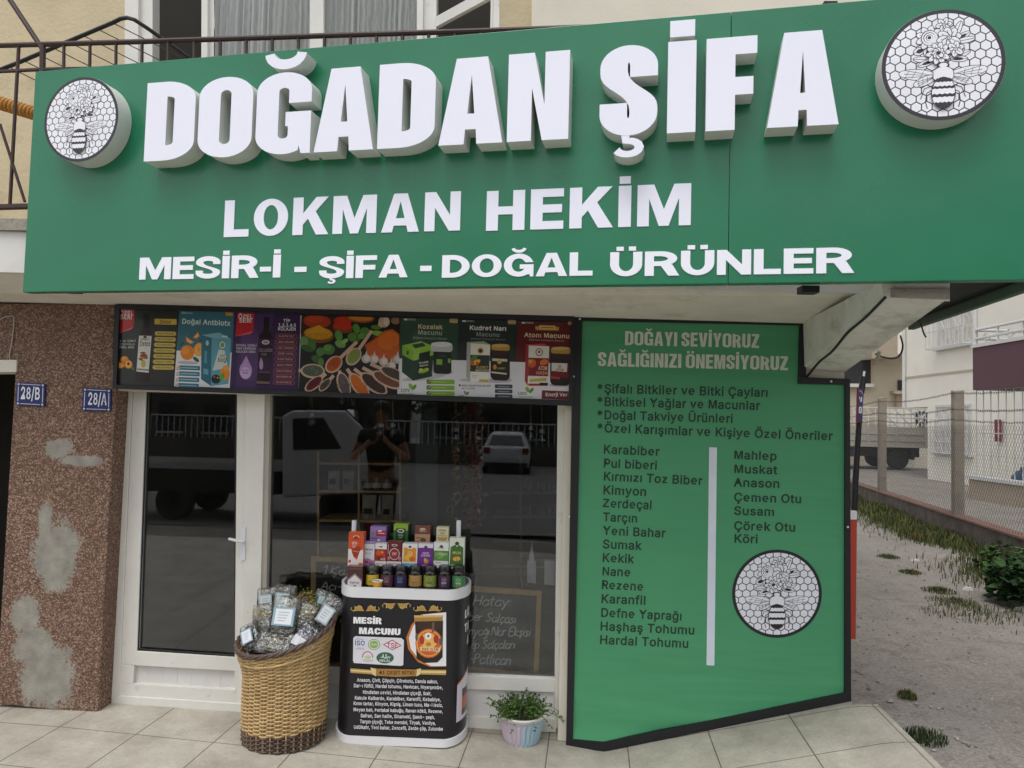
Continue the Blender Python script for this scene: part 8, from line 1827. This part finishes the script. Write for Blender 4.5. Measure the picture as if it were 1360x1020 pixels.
def hwin(x0, x1, yt, yb, diag=False, bulge=False):
    ya, yb_2 = hy(x1), hy(x0); zt, z0_ = hz((x0 + x1) / 2, yt), hz((x0 + x1) / 2, yb); f = .07
    mb = MB(); mb.box((XH - .03, ya, z0_), (XH + .02, ya + f, zt)); mb.box((XH - .03, yb_2 - f, z0_), (XH + .02, yb_2, zt)); mb.box((XH - .032, ya + f, zt - f), (XH + .02, yb_2 - f, zt)); mb.box((XH - .032, ya + f, z0_), (XH + .02, yb_2 - f, z0_ + f)); ym = (ya + yb_2) / 2; mb.box((XH - .03, ym - .03, z0_ + f), (XH + .02, ym + .03, zt - f))
    mb.box((XH - .12, ya - .06, z0_ - .06), (XH, yb_2 + .06, z0_ - .002)); o = mb.build('window', 'rail_white', HW_)
    mb = MB(); mb.box((XH - .008, ya + f, z0_ + f), (XH - .003, yb_2 - f, zt - f)); mb.build('pane', 'curtain', o)
    mb = MB(); xg = XH - .14 if not bulge else XH - .34
    grille(mb, ya - .02, yb_2 + .02, z0_ - .02, zt - (.4 if not bulge else 0), xg, 9, 3, .013, diag)
    if bulge:
        for y in (ya - .02, yb_2 + .02): mb.tube([(XH, y, z0_ - .05), (xg, y, z0_ - .02)], .013, 5); mb.tube([(XH, y, zt), (xg, y, zt)], .013, 5)
    mb.build('window_grille', 'rail_white', o)
hwin(1243, 1291, 537, 602, True); hwin(1246, 1297, 392, 459, True, True)
# balcony, terrace below it and the barred doorway
yb1 = BPp.hit(1292, 500).y; zb0, zb1 = BPp.hit(1325, 516).z, BPp.hit(1325, 457).z
mb = MB(); mb.box((9.0, 3, zb0), (9.08, yb1, zb1)); mb.box((9.08, yb1 - .08, zb0), (XH, yb1, zb1)); mb.box((9.08, 3, zb0), (XH, yb1 - .08, zb0 + .12)); mb.build('balcony', 'purple', HW_)
mb = MB(); mb.box((8.97, 3, zb1 + .001), (9.12, yb1 + .02, zb1 + .07))
zr = BPp.hit(1330, 431).z; zm_ = BPp.hit(1330, 443).z
for z in (zr, zm_): mb.tube([(9.04, 3, z), (9.04, yb1 - .02, z)], .03, 6); mb.tube([(9.04, yb1 - .02, z), (XH, yb1 - .02, z)], .03, 6)
for i in range(14): y = yb1 - .02 - i * .75; mb.tube([(9.04, y, zb1), (9.04, y, zr)], .025, 6)
for i in range(13):
    y = yb1 - .4 - i * .75
    for s_ in (-1, 1): mb.tube([(9.04, y + s_ * .02 + .13 * s_ * math.sin(t) ** 2, zb1 + .1 + (zr - zb1 - .2) * t / 3.14) for t in [k * 3.14 / 8 for k in range(9)]], .012, 5)
mb.tube([(9.04, yb1 - .02, zb1), (9.04, yb1 - .02, zr + 3)], .05, 8)
mb.build('balcony_railing', 'rail_white', HW_)
mb = MB(); mb.box((10.4, 3, zb1), (10.44, yb1 - 1.3, zr + 2.2)); mb.build('curtain', 'curtain', HW_, label='pale curtain behind the balcony railing')
mb = MB(); mb.box((10.3, yb1 - .75, zb1), (10.34, yb1 - .45, zr + 2.2)); mb.build('curtain', 'blue_cloth', HW_, label='narrow blue curtain')
yt1 = BPp.hit(1287, 650).y; zt0 = BPp.hit(1320, 640).z
mb = MB(); mb.box((9.0, 3, ZL - .2), (9.2, yt1, zt0)); mb.box((9.2, yt1 - .2, ZL - .2), (XH, yt1, zt0)); mb.box((9.2, 3, ZL - .2), (XH, yt1 - .2, zt0 - .25)); mb.build('terrace_wall', 'terrace', HW_)
mb = MB(); mb.box((8.96, 3, zt0), (9.24, yt1 + .04, zt0 + .07)); mb.build('terrace_coping', 'rail_white', HW_)
mb = MB(); grille(mb, 3, yt1 - .1, zt0 + .07, zb0, 9.1, 52, 4, .012); mb.build('terrace_grille', 'rail_white', HW_)
mb = MB(); mb.box((XH - .05, 3, ZL + .5), (XH - .02, yb1 - 2.6, zb0)); mb.build('terrace_opening', 'room_dark', HW_)
mb = MB(); ya_ = HP.hit(1333, 560).y; mb.box((XH - .12, ya_, zt0 + .75), (XH - .06, ya_ + .16, zb0 - .55)); mb.build('red_curtain', 'red_cloth', HW_)
mb = MB(); mb.tube([(XH - .06, y_far_up - .12, zo), (XH - .06, y_far_up - .12, 9.4)], .05, 8); mb.build('downpipe', 'rail_white', HW_)
g = random.Random(2)
for i in range(6):
    y = yt1 - .9 - i * .55; mb = MB(); c = (9.55, y, zt0 - .25)
    mb.lathe([(0, 0), (.2, 0), (.22, .1), (.22, .36), (.16, .46), (.07, .5), (.07, .56), (0, .56)], c, 16); tag(mb.build('water_drum', 'blue_tub', smooth=True, origin=c), 'blue plastic water drum on the terrace behind the white grille', 'drum', 'blue drums on the terrace')
# second house far behind
YF = 31.0
def fq(mb, q, y, dep): return mb.slab(quad(q, y), (0, dep, 0))
HB = thing('beige_house', 'beige house with a dark window and a brown ledge behind the truck', 'house', FP(1150, 630, YF))
mb = MB(); fq(mb, [(1040, 330), (1300, 330), (1300, 640), (1040, 640)], YF, 6); mb.build('house_wall', 'house_beige', HB)
mb = MB(); fq(mb, [(1158, 430), (1192, 428), (1192, 474), (1158, 476)], YF - 1.0, 1.0); mb.build('balcony', 'terrace', HB)
mb = MB(); fq(mb, [(1190, 400), (1262, 400), (1262, 470), (1190, 470)], YF - .9, .9); mb.build('bay_wall', 'house_white', HB)
mb = MB(); fq(mb, [(1100, 420), (1156.5, 420), (1156.5, 509), (1100, 509)], YF - .05, .06); o = mb.build('window', 'room_dark', HB)
mb = MB(); fq(mb, [(1090, 509.5), (1161, 509.5), (1161, 514), (1090, 514)], YF - .2, .2); mb.build('sill', 'rail_white', o)
mb = MB(); fq(mb, [(1193, 505), (1199, 505), (1199, 518), (1193, 518)], YF - .06, .07); mb.build('window', 'room_dark', HB)
mb = MB(); fq(mb, [(1188, 519), (1210, 519), (1210, 523), (1188, 523)], YF - .4, .4); mb.build('ledge', 'terrace', HB)
mb = MB(); fq(mb, [(1191, 523), (1200, 523), (1200, 543), (1191, 543)], YF - .15, .15); mb.build('meter_box', 'terrace', HB)
HC = thing('white_outbuilding', 'low white building with a barred window behind the truck tail', 'house', FP(1225, 630, 27.6))
mb = MB(); fq(mb, [(1213, 541), (1300, 541), (1300, 632), (1213, 632)], 27.6, 2.5); mb.build('house_wall', 'house_white', HC)
mb = MB(); fq(mb, [(1217, 546), (1231.5, 546), (1231.5, 567), (1217, 567)], 27.55, .05); o = mb.build('window', 'room_dark', HC)
mb = MB()
for p, q in (((1217, 546), (1231, 567)), ((1231, 546), (1217, 567)), ((1217, 556), (1231.5, 556)), ((1224, 546), (1224, 567))): mb.tube([FP(*p, 27.5), FP(*q, 27.5)], .03, 5)
mb.build('window_grille', 'rail_white', o)
# truck
YT = 25.6; TK = thing('flatbed_truck', 'white flatbed truck with a caged load bed parked beyond the fence', 'truck', FP(1150, 624, YT))
tz = FP(1196, 624, YT).z; xa, xb = FP(1080, 600, YT).x, FP(1232, 600, YT).x
M['truck_white'] = mat('dirty_white_paint', '#b9b5aa', .5, .08, 1.5, dirt=('#7d776b', 1.2, .5, .75, .5)); M['tyre'] = mat('black_rubber', '#1b1b1c', .85, .15, 8); M['chassis'] = mat('black_chassis', '#1e1e20', .7, .2, 4); M['rim'] = mat('dusty_steel', '#5f6062', .5, .1, 6, metal=.5)
zl = FP(1180, 594, YT).z; zu = FP(1180, 567, YT).z; zc_ = FP(1180, 542, YT).z
mb = MB(); mb.box((xa, YT, zl), (xb, YT + .06, zu)); mb.box((xa, YT + 2.1, zl), (xb, YT + 2.16, zu)); mb.box((xb - .06, YT + .06, zl), (xb, YT + 2.1, zu)); mb.box((xa, YT + .06, zl), (xb - .06, YT + 2.1, zl + .08))
for k in range(2): mb.box((xa, YT - .02, zl + (zu - zl) * (k + .9) / 3), (xb, YT - .001, zl + (zu - zl) * (k + 1) / 3))
for i in range(5): x = xb - .05 - i * (xb - xa) / 4; mb.box((x - .06, YT - .035, zl), (x + .02, YT - .021, zu))
mb.build('load_bed', 'truck_white', TK)
mb = MB()
for i in range(18):
    x = xb - .04 - i * .24; mb.tube([(x, YT + .03, zu), (x - .02, YT + .03, zc_)], .02, 5)
    if i % 2 == 0 and x - .7 > xa: mb.tube([(x, YT + .03, zu), (x - .6, YT + .03, zc_)], .018, 5)
for z in (zc_, (zu + zc_) / 2): mb.tube([(xa, YT + .03, z), (xb - .04, YT + .03, z)], .022, 5)
mb.build('load_cage', 'rail_white', TK)
mb = MB(); mb.box((xa - 1.6, YT + .35, tz + .42), (xb - .1, YT + 1.8, zl - .002)); mb.box((xb - .5, YT + .02, tz + .35), (xb - .42, YT + .3, zl - .01)); mb.box((xa + .2, YT + .05, tz + .4), (xa + 1.5, YT + .3, tz + .75)); mb.build('chassis', 'chassis', TK)
for x in (FP(1196, 611, YT).x, xa - .9):
    for y in (YT + .12, YT + 1.75):
        mb = MB(); mb.lathe([(.2, -.12), (.33, -.12), (.36, -.08), (.36, .08), (.33, .12), (.2, .12)], (x, y + .12, tz + .36), 28, axis=(0, 1, 0)); w_ = mb.build('wheel', 'tyre', TK, smooth=True)
        mb = MB(); mb.lathe([(0, -.06), (.08, -.09), (.1, -.05), (.19, -.05), (.205, -.11)], (x, y + .12, tz + .36), 24, axis=(0, 1, 0)); mb.build('rim', 'rim', w_, smooth=True)
mb = MB(); mb.hexa([(xa - .1, YT + .1, tz + .5), (xa - .1, YT + .1, tz + 2.2), (xa - 1.2, YT + .1, tz + 2.25), (xa - 1.75, YT + .1, tz + 1.3), (xa - 1.8, YT + .1, tz + .5)], [(xa - .1, YT + 2.0, tz + .5), (xa - .1, YT + 2.0, tz + 2.2), (xa - 1.2, YT + 2.0, tz + 2.25), (xa - 1.75, YT + 2.0, tz + 1.3), (xa - 1.8, YT + 2.0, tz + .5)]); mb.build('cab', 'truck_white', TK, bevel=.05)
mb = MB(); mb.hexa([(xa - .4, YT + .09, tz + 1.35), (xa - .4, YT + .09, tz + 2.0), (xa - 1.15, YT + .09, tz + 2.0), (xa - 1.5, YT + .09, tz + 1.35)], [(xa - .4, YT + .11, tz + 1.35), (xa - .4, YT + .11, tz + 2.0), (xa - 1.15, YT + .11, tz + 2.0), (xa - 1.5, YT + .11, tz + 1.35)]); mb.build('cab_window', 'far_glass', TK)

# ------------------------------------------------------------------ balcony clutter
ya2 = 3.75
AR = thing('drying_rack', 'black tube drying rack with thin wires leaning over the balcony rail', 'drying rack', FP(98, 95, ya2))
mb = MB(); mb.tube([FP(-30, 104, ya2), FP(20, 85, ya2), FP(98, 52, ya2), FP(150, 30, ya2), FP(160, 25, ya2), FP(169, 23.5, ya2), FP(178, 26, ya2), FP(195, 37, ya2 + .1), FP(250, 76, ya2 + .35)], .011, 8); mb.build('rack_tube', 'black_iron', AR, smooth=True)
mb = MB()
for i in range(8):
    x0, y0_ = 12 + 20 * i, 89 - 8.2 * i; x1, y1_ = x0 + 88, y0_ + 44
    mb.tube([FP(x0, y0_, ya2), FP(x1, y1_, ya2 + .3)], .0028, 5)
mb.build('rack_wire', 'wire', AR)
yo_ = 3.9; pa_, pb2 = FP(-30, 128, yo_), FP(70, 158, yo_)
mb = MB(); ax = (pb2 - pa_).normalized(); L_ = (pb2 - pa_).length; prof = []; n = 60
for i in range(n + 1): prof.append((.034 + .004 * (1 if i % 3 else -1), L_ * i / n))
mb.lathe(prof, pa_, 20, axis=ax)
tag(mb.build('orange_roll', mat('orange_woven_plastic', '#b07a2c', .6, .25, 30), smooth=False, origin=pa_), 'orange ribbed plastic roll hanging behind the balcony railing', 'roll')
# ------------------------------------------------------------------ across the street (seen only as reflections in the shop glass)
def MR(px, py, yv):                          # point whose mirror image in the glass lies at that pixel
    p = FP(px, py, yv); return Vector((p.x, 2 * DD - p.y, p.z))
ZS = -.33
M['asphalt'] = mat('street_asphalt', '#73716d', .9, .12, 1.5, .3, 60, dirt=('#5a5753', .7, .5, .7, .5))
M['car_white'] = mat('white_car_paint', '#c8c9c9', .25, .03, 2, coat=.5); M['shade_house'] = mat('darkened_house_render', '#57534d', .85, .12, .6); M['tail_red'] = mat('red_lamp', '#7a1418', .3, .1, 5)  # house tone darkened so shop glass and sign reflect less
mb = MB(); ys = [-4.2, -10, -21]; xs = [-40, 40]
for y in ys:
    for x in xs: mb.v.append((x, y, ZS + .012))
mb.f = [[0, 1, 3, 2], [2, 3, 5, 4]]; mb.c = [None, None]
tag(mb.build('street', 'asphalt'), kind='structure')
V = thing('pickup_van', 'white light truck with a single cab parked across from the shop', 'van', (MR(430, 650, 12.6).x, -5.6, ZS))
yv = 12.6; dv = Vector((0, -1.75, 0))
prof = [(372, 552), (386, 545), (456, 545), (486, 575), (499, 590), (502, 655), (372, 662)]
q = [MR(a, b, yv) for a, b in prof]; mb = MB(); mb.hexa(q, [p + dv for p in q]); mb.build('cab', 'car_white', V, bevel=.05)
for pts, nm in (([(387, 556), (428, 555), (452, 596), (388, 598)], 'side_window'),):
    q = [MR(a, b, yv) + Vector((0, .012, 0)) for a, b in pts]; mb = MB(); mb.hexa(q, [p + Vector((0, -.02, 0)) for p in q]); mb.build(nm, 'room_dark', V)
a, b = MR(455, 545, yv), MR(486, 575, yv); o_ = Vector((.02, 0, .02)); mb = MB(); q = [a + o_ + Vector((0, -.1, 0)), a + o_ + Vector((0, -1.65, 0)), b + o_ + Vector((0, -1.65, 0)), b + o_ + Vector((0, -.1, 0))]
mb.hexa(q, [p - o_ * .6 for p in q]); mb.build('windscreen', 'far_glass', V)
zb_ = MR(372, 640, yv).z; mb = MB(); xq = MR(372, 640, yv).x; mb.box((xq - 2.9, -5.0, ZS + .5), (xq - .05, -4.7, ZS + .62)); mb.box((xq - 2.9, -6.4, ZS + .62), (xq - .05, -4.68, ZS + .9)); mb.build('load_bed', 'chassis', V)
for x in (MR(446, 655, yv).x, xq - 1.9):
    for y in (-4.78, -6.2):
        mb = MB(); mb.lathe([(.17, -.1), (.3, -.1), (.33, -.06), (.33, .06), (.3, .1), (.17, .1)], (x, y, ZS + .335), 24, axis=(0, 1, 0)); w_ = mb.build('wheel', 'tyre', V, smooth=True)
        mb = MB(); mb.lathe([(0, .07), (.17, .08), (.18, .1)], (x, y, ZS + .335), 20, axis=(0, 1, 0)); mb.build('rim', 'rim', w_, smooth=True)
HCx = MR(672, 600, 25.5).x
HT = thing('parked_hatchback', 'white hatchback parked on the far side of the street', 'car', (HCx, -19, ZS))
def ringh(z, w, y0, y1): return [(HCx - w, y0, ZS + z), (HCx + w, y0, ZS + z), (HCx + w, y1, ZS + z), (HCx - w, y1, ZS + z)]
mb = MB(); R2 = [ringh(.22, .80, -17.65, -21.2), ringh(.55, .84, -17.58, -21.3), ringh(.88, .82, -17.62, -21.1), ringh(.95, .79, -17.7, -20.4), ringh(1.38, .60, -18.05, -19.8), ringh(1.46, .52, -18.3, -19.6)]
for r in R2: mb.v += r
for j in range(5):
    for i in range(4): mb.f.append([j * 4 + i, j * 4 + (i + 1) % 4, j * 4 + 4 + (i + 1) % 4, j * 4 + 4 + i]); mb.c.append(None)
mb.f += [[3, 2, 1, 0], [20, 21, 22, 23]]; mb.c += [None, None]; mb.build('body', 'car_white', HT, bevel=.06)
mb = MB(); mb.hexa([(HCx - .62, -17.73, ZS + 1.0), (HCx + .62, -17.73, ZS + 1.0), (HCx + .5, -17.97, ZS + 1.34), (HCx - .5, -17.97, ZS + 1.34)], [(HCx - .62, -17.78, ZS + 1.0), (HCx + .62, -17.78, ZS + 1.0), (HCx + .5, -18.02, ZS + 1.34), (HCx - .5, -18.02, ZS + 1.34)]); mb.build('rear_window', 'far_glass', HT)
for sg in (-1, 1):
    mb = MB(); mb.box((HCx + sg * .67 - .11, -17.62, ZS + .72), (HCx + sg * .67 + .11, -17.52, ZS + .93)); mb.build('tail_lamp', 'tail_red', HT, bevel=.02)
    for y in (-18.1, -20.7):
        mb = MB(); mb.lathe([(.15, -.09), (.29, -.09), (.31, 0), (.29, .09), (.15, .09), (0, .06)], (HCx + sg * .74, y, ZS + .31), 20, axis=(1, 0, 0)); mb.build('wheel', 'tyre', HT, smooth=True)
mb = MB(); mb.box((HCx - .26, -17.565, ZS + .56), (HCx + .26, -17.54, ZS + .67)); mb.build('number_plate', 'rail_white', HT)
mb = MB(); mb.box((HCx - .75, -17.62, ZS + .24), (HCx + .75, -17.55, ZS + .40)); mb.build('bumper_strip', 'chassis', HT)
for k, (x0, x1, y0, h, lab) in enumerate(((-19, -7, -27, 8.5, 'grey four storey house facing the shop, with rolled shutters'), (-6, 3.5, -30, 7.5, 'grey house facing the shop behind the garden wall'), (5, 17, -26, 9.0, 'wide grey apartment house facing the shop at the lane end'))):
    T = thing('street_house', lab, 'house', ((x0 + x1) / 2, y0, ZS)); mb = MB(); mb.box((x0, y0 - 6, ZS), (x1, y0, h)); mb.build('house_wall', 'shade_house', T)
    mb = MB(); mb.box((x0 - .3, y0 - 6.2, h), (x1 + .3, y0 + .4, h + .2)); mb.build('roof', 'terrace', T)
    for j in range(3):
        for i in range(int((x1 - x0) / 2.2)):
            x = x0 + .8 + i * 2.2; z = .6 + 2.7 * j; mb = MB(); mb.box((x, y0 - .02, z), (x + 1.2, y0 + .02, z + 1.4)); o = mb.build('window', 'room_dark', T); mb = MB(); mb.box((x - .06, y0, z - .1), (x + 1.26, y0 + .12, z - .001)); mb.build('sill', 'rail_white', o)
T = thing('garden_wall', 'low grey garden wall with bars along the far side of the street', 'wall', (0, -22.5, ZS)); mb = MB(); mb.box((-20, -22.7, ZS), (20, -22.5, ZS + .8)); mb.build('wall_base', 'shade_house', T)
mb = MB()
for i in range(160): mb.tube([(-20 + .25 * i, -22.6, ZS + .8), (-20 + .25 * i, -22.6, ZS + 1.7)], .02, 4)
mb.box((-20, -22.63, ZS + 1.7), (20, -22.57, ZS + 1.76)); mb.build('wall_bars', 'rail_white', T)
def tree(x, y, h, r, seed, lab):
    c = Vector((x, y, ZS)); T = thing('street_tree', lab, 'tree', c, 'trees across the street'); g = random.Random(seed); mb = MB()
    mb.tube([c, c + Vector((.1, 0, h * .3)), c + Vector((-.05, .1, h * .6))], [.16, .12, .07], 8)
    for k in range(6): a = k * 1.05; mb.tube([c + Vector((0, 0, h * .4)), c + Vector((math.cos(a) * r * .7, math.sin(a) * r * .7, h * (.6 + .05 * k)))], [.06, .02], 6)
    mb.build('trunk', 'iron', T); ml = MB(); cl = [Vector((g.gauss(0, .5) * r, g.gauss(0, .5) * r, h * .7 + g.gauss(0, .14) * h)) for _ in range(26)]
    leafs(ml, 2600, lambda g: c + g.choice(cl) + Vector((g.gauss(0, .3), g.gauss(0, .3), g.gauss(0, .26))), .16, ['#24361c', '#2f4626', '#1c2c16', '#3a5230'], g, 1.8); ml.build('crown', 'matte', T)
tree(-9, -24, 6.5, 2.0, 1, 'dark leafy tree before the shuttered house across the street'); tree(4.2, -24.3, 5.8, 1.8, 2, 'dark leafy tree by the wide apartment house across the street'); tree(-3.0, -24.5, 6.2, 1.9, 3, 'dark leafy tree behind the garden wall across the street')

# photographer whose reflection shows between the hanging jars
def skin(verts, edges, root=0, sub=1):
    me = bpy.data.meshes.new('skin'); me.from_pydata([v[0] for v in verts], edges, []); o = bpy.data.objects.new('skin', me); COL.objects.link(o)
    o.modifiers.new('s', 'SKIN'); o.modifiers.new('u', 'SUBSURF').levels = sub
    for i, v in enumerate(verts):
        r = v[1] if isinstance(v[1], tuple) else (v[1], v[1]); me.skin_vertices[0].data[i].radius = r; me.skin_vertices[0].data[i].use_root = i == root
    bpy.context.view_layer.update(); dg = bpy.context.evaluated_depsgraph_get(); m2 = bpy.data.meshes.new_from_object(o.evaluated_get(dg))
    bpy.data.objects.remove(o); mb = MB(); mb.add([v.co for v in m2.vertices], [list(p.vertices) for p in m2.polygons]); bpy.data.meshes.remove(m2); return mb
M['skin'] = mat('skin', '#a3765c', .5, .06, 10); M['black_shirt'] = mat('black_cotton', '#141416', .85, .15, 20); M['dark_trousers'] = mat('dark_denim', '#1d2026', .85, .15, 20); M['hair'] = mat('dark_hair', '#17120f', .6, .2, 40)
px_ = MR(504, 600, 2 * DD).x; pz_ = gz(px_); B0 = Vector((px_, -.02, pz_))
PE = thing('person', 'person in a black top holding up a phone, reflected in the shop window', 'person', B0)
def S_(x, y, z): return tuple(B0 + Vector((x, y, z)))
vs = [(S_(0, 0, .95), (.15, .11)), (S_(0, 0, 1.15), (.135, .1)), (S_(0, 0, 1.34), (.15, .105)), (S_(0, 0, 1.45), (.085, .075)), (S_(0, .01, 1.52), .052), (S_(0, .03, 1.585), (.07, .085)), (S_(0, .03, 1.66), (.078, .1)), (S_(0, .02, 1.72), (.06, .075))]
ed = [(i, i + 1) for i in range(7)]
def limb(start, pts):
    prev = start
    for p, r in pts: vs.append((S_(*p), r)); ed.append((prev, len(vs) - 1)); prev = len(vs) - 1
    return prev
for sg in (-1, 1):
    limb(0, [((sg * .09, 0, .84), .095), ((sg * .1, .01, .48), .058), ((sg * .1, -.03, .28), .052), ((sg * .1, -.02, .09), .036), ((sg * .11, .08, .035), .036), ((sg * .12, .16, .025), .026)])
hands = []
for sg, el, wr, ha in ((1, (.30, .04, 1.13), (.13, .27, 1.30), (.08, .32, 1.37)), (-1, (-.31, .04, 1.12), (-.12, .27, 1.27), (-.06, .31, 1.33))):
    h = limb(2, [((sg * .19, 0, 1.39), .055), (tuple((a + b) / 2 for a, b in zip((sg * .2, 0, 1.39), el)), .047), (el, .04), (tuple((a + b) / 2 for a, b in zip(el, wr)), .036), (wr, .025), (ha, .027)])
    hv = Vector(ha)
    for k in range(4): limb(h, [((ha[0] - sg * (.012 + .004 * k), ha[1] + .03, ha[2] + .035 - .02 * k), .009), ((ha[0] - sg * (.05 + .002 * k), ha[1] + .045, ha[2] + .04 - .02 * k), .0085), ((ha[0] - sg * .075, ha[1] + .03, ha[2] + .04 - .02 * k), .007)])
    limb(h, [((ha[0] - sg * .02, ha[1] - .02, ha[2] + .03), .01), ((ha[0] - sg * .045, ha[1] - .015, ha[2] + .055), .008)])
mb = skin(vs, ed); mb.sm = True; body = mb.build('body', 'skin', PE, smooth=True)
fc = B0 + Vector((0, .03, 1.63))
mb = MB(); mb.lathe([(0, -.03), (.014, -.024), (.011, 0), (.004, .02)], fc + Vector((0, .10, 0)), 8); mb.build('nose', 'skin', PE, smooth=True)
for sg in (-1, 1):
    mb = MB(); mb.lathe([(0, -.008), (.011, 0), (0, .008)], fc + Vector((sg * .03, .088, .025)), 8); mb.build('eye', 'hair', PE); mb = MB(); mb.lathe([(0, -.03), (.012, 0), (0, .03)], fc + Vector((sg * .08, .0, .0)), 8); mb.build('ear', 'skin', PE, smooth=True)
mb = MB(); mb.lathe([(0, -.004), (.02, 0), (0, .004)], fc + Vector((0, .085, -.05)), 8); mb.build('mouth', 'tail_red', PE)
mb = MB(); mb.lathe([(.088, -.01), (.1, .04), (.092, .09), (.06, .125), (0, .135)], fc + Vector((0, -.018, .0)), 18); mb.build('hair', 'hair', PE, smooth=True)
v2, e2 = vs, ed; vs, ed = [(S_(0, 0, .88), (.17, .13)), (S_(0, 0, 1.12), (.155, .12)), (S_(0, 0, 1.34), (.168, .122)), (S_(0, 0, 1.45), (.098, .088))], [(0, 1), (1, 2), (2, 3)]
for sg in (-1, 1): limb(2, [((sg * .2, 0, 1.39), .072), ((sg * .25, .02, 1.27), .066)])
skin(vs, ed).build('black_top', 'black_shirt', PE, smooth=True)
vs, ed = [(S_(0, 0, .93), (.165, .125))], []
for sg in (-1, 1): limb(0, [((sg * .09, 0, .84), .108), ((sg * .1, .01, .48), .078), ((sg * .1, -.02, .1), .066)])
skin(vs, ed).build('trousers', 'dark_trousers', PE, smooth=True)
mb = MB(); c = B0 + Vector((.01, .355, 1.375)); mb.box((c.x - .075, c.y, c.z - .038), (c.x + .075, c.y + .009, c.z + .038)); tag(mb.build('phone', 'black_iron', bevel=.004, origin=c), 'dark phone held up in both hands by the person', 'phone')
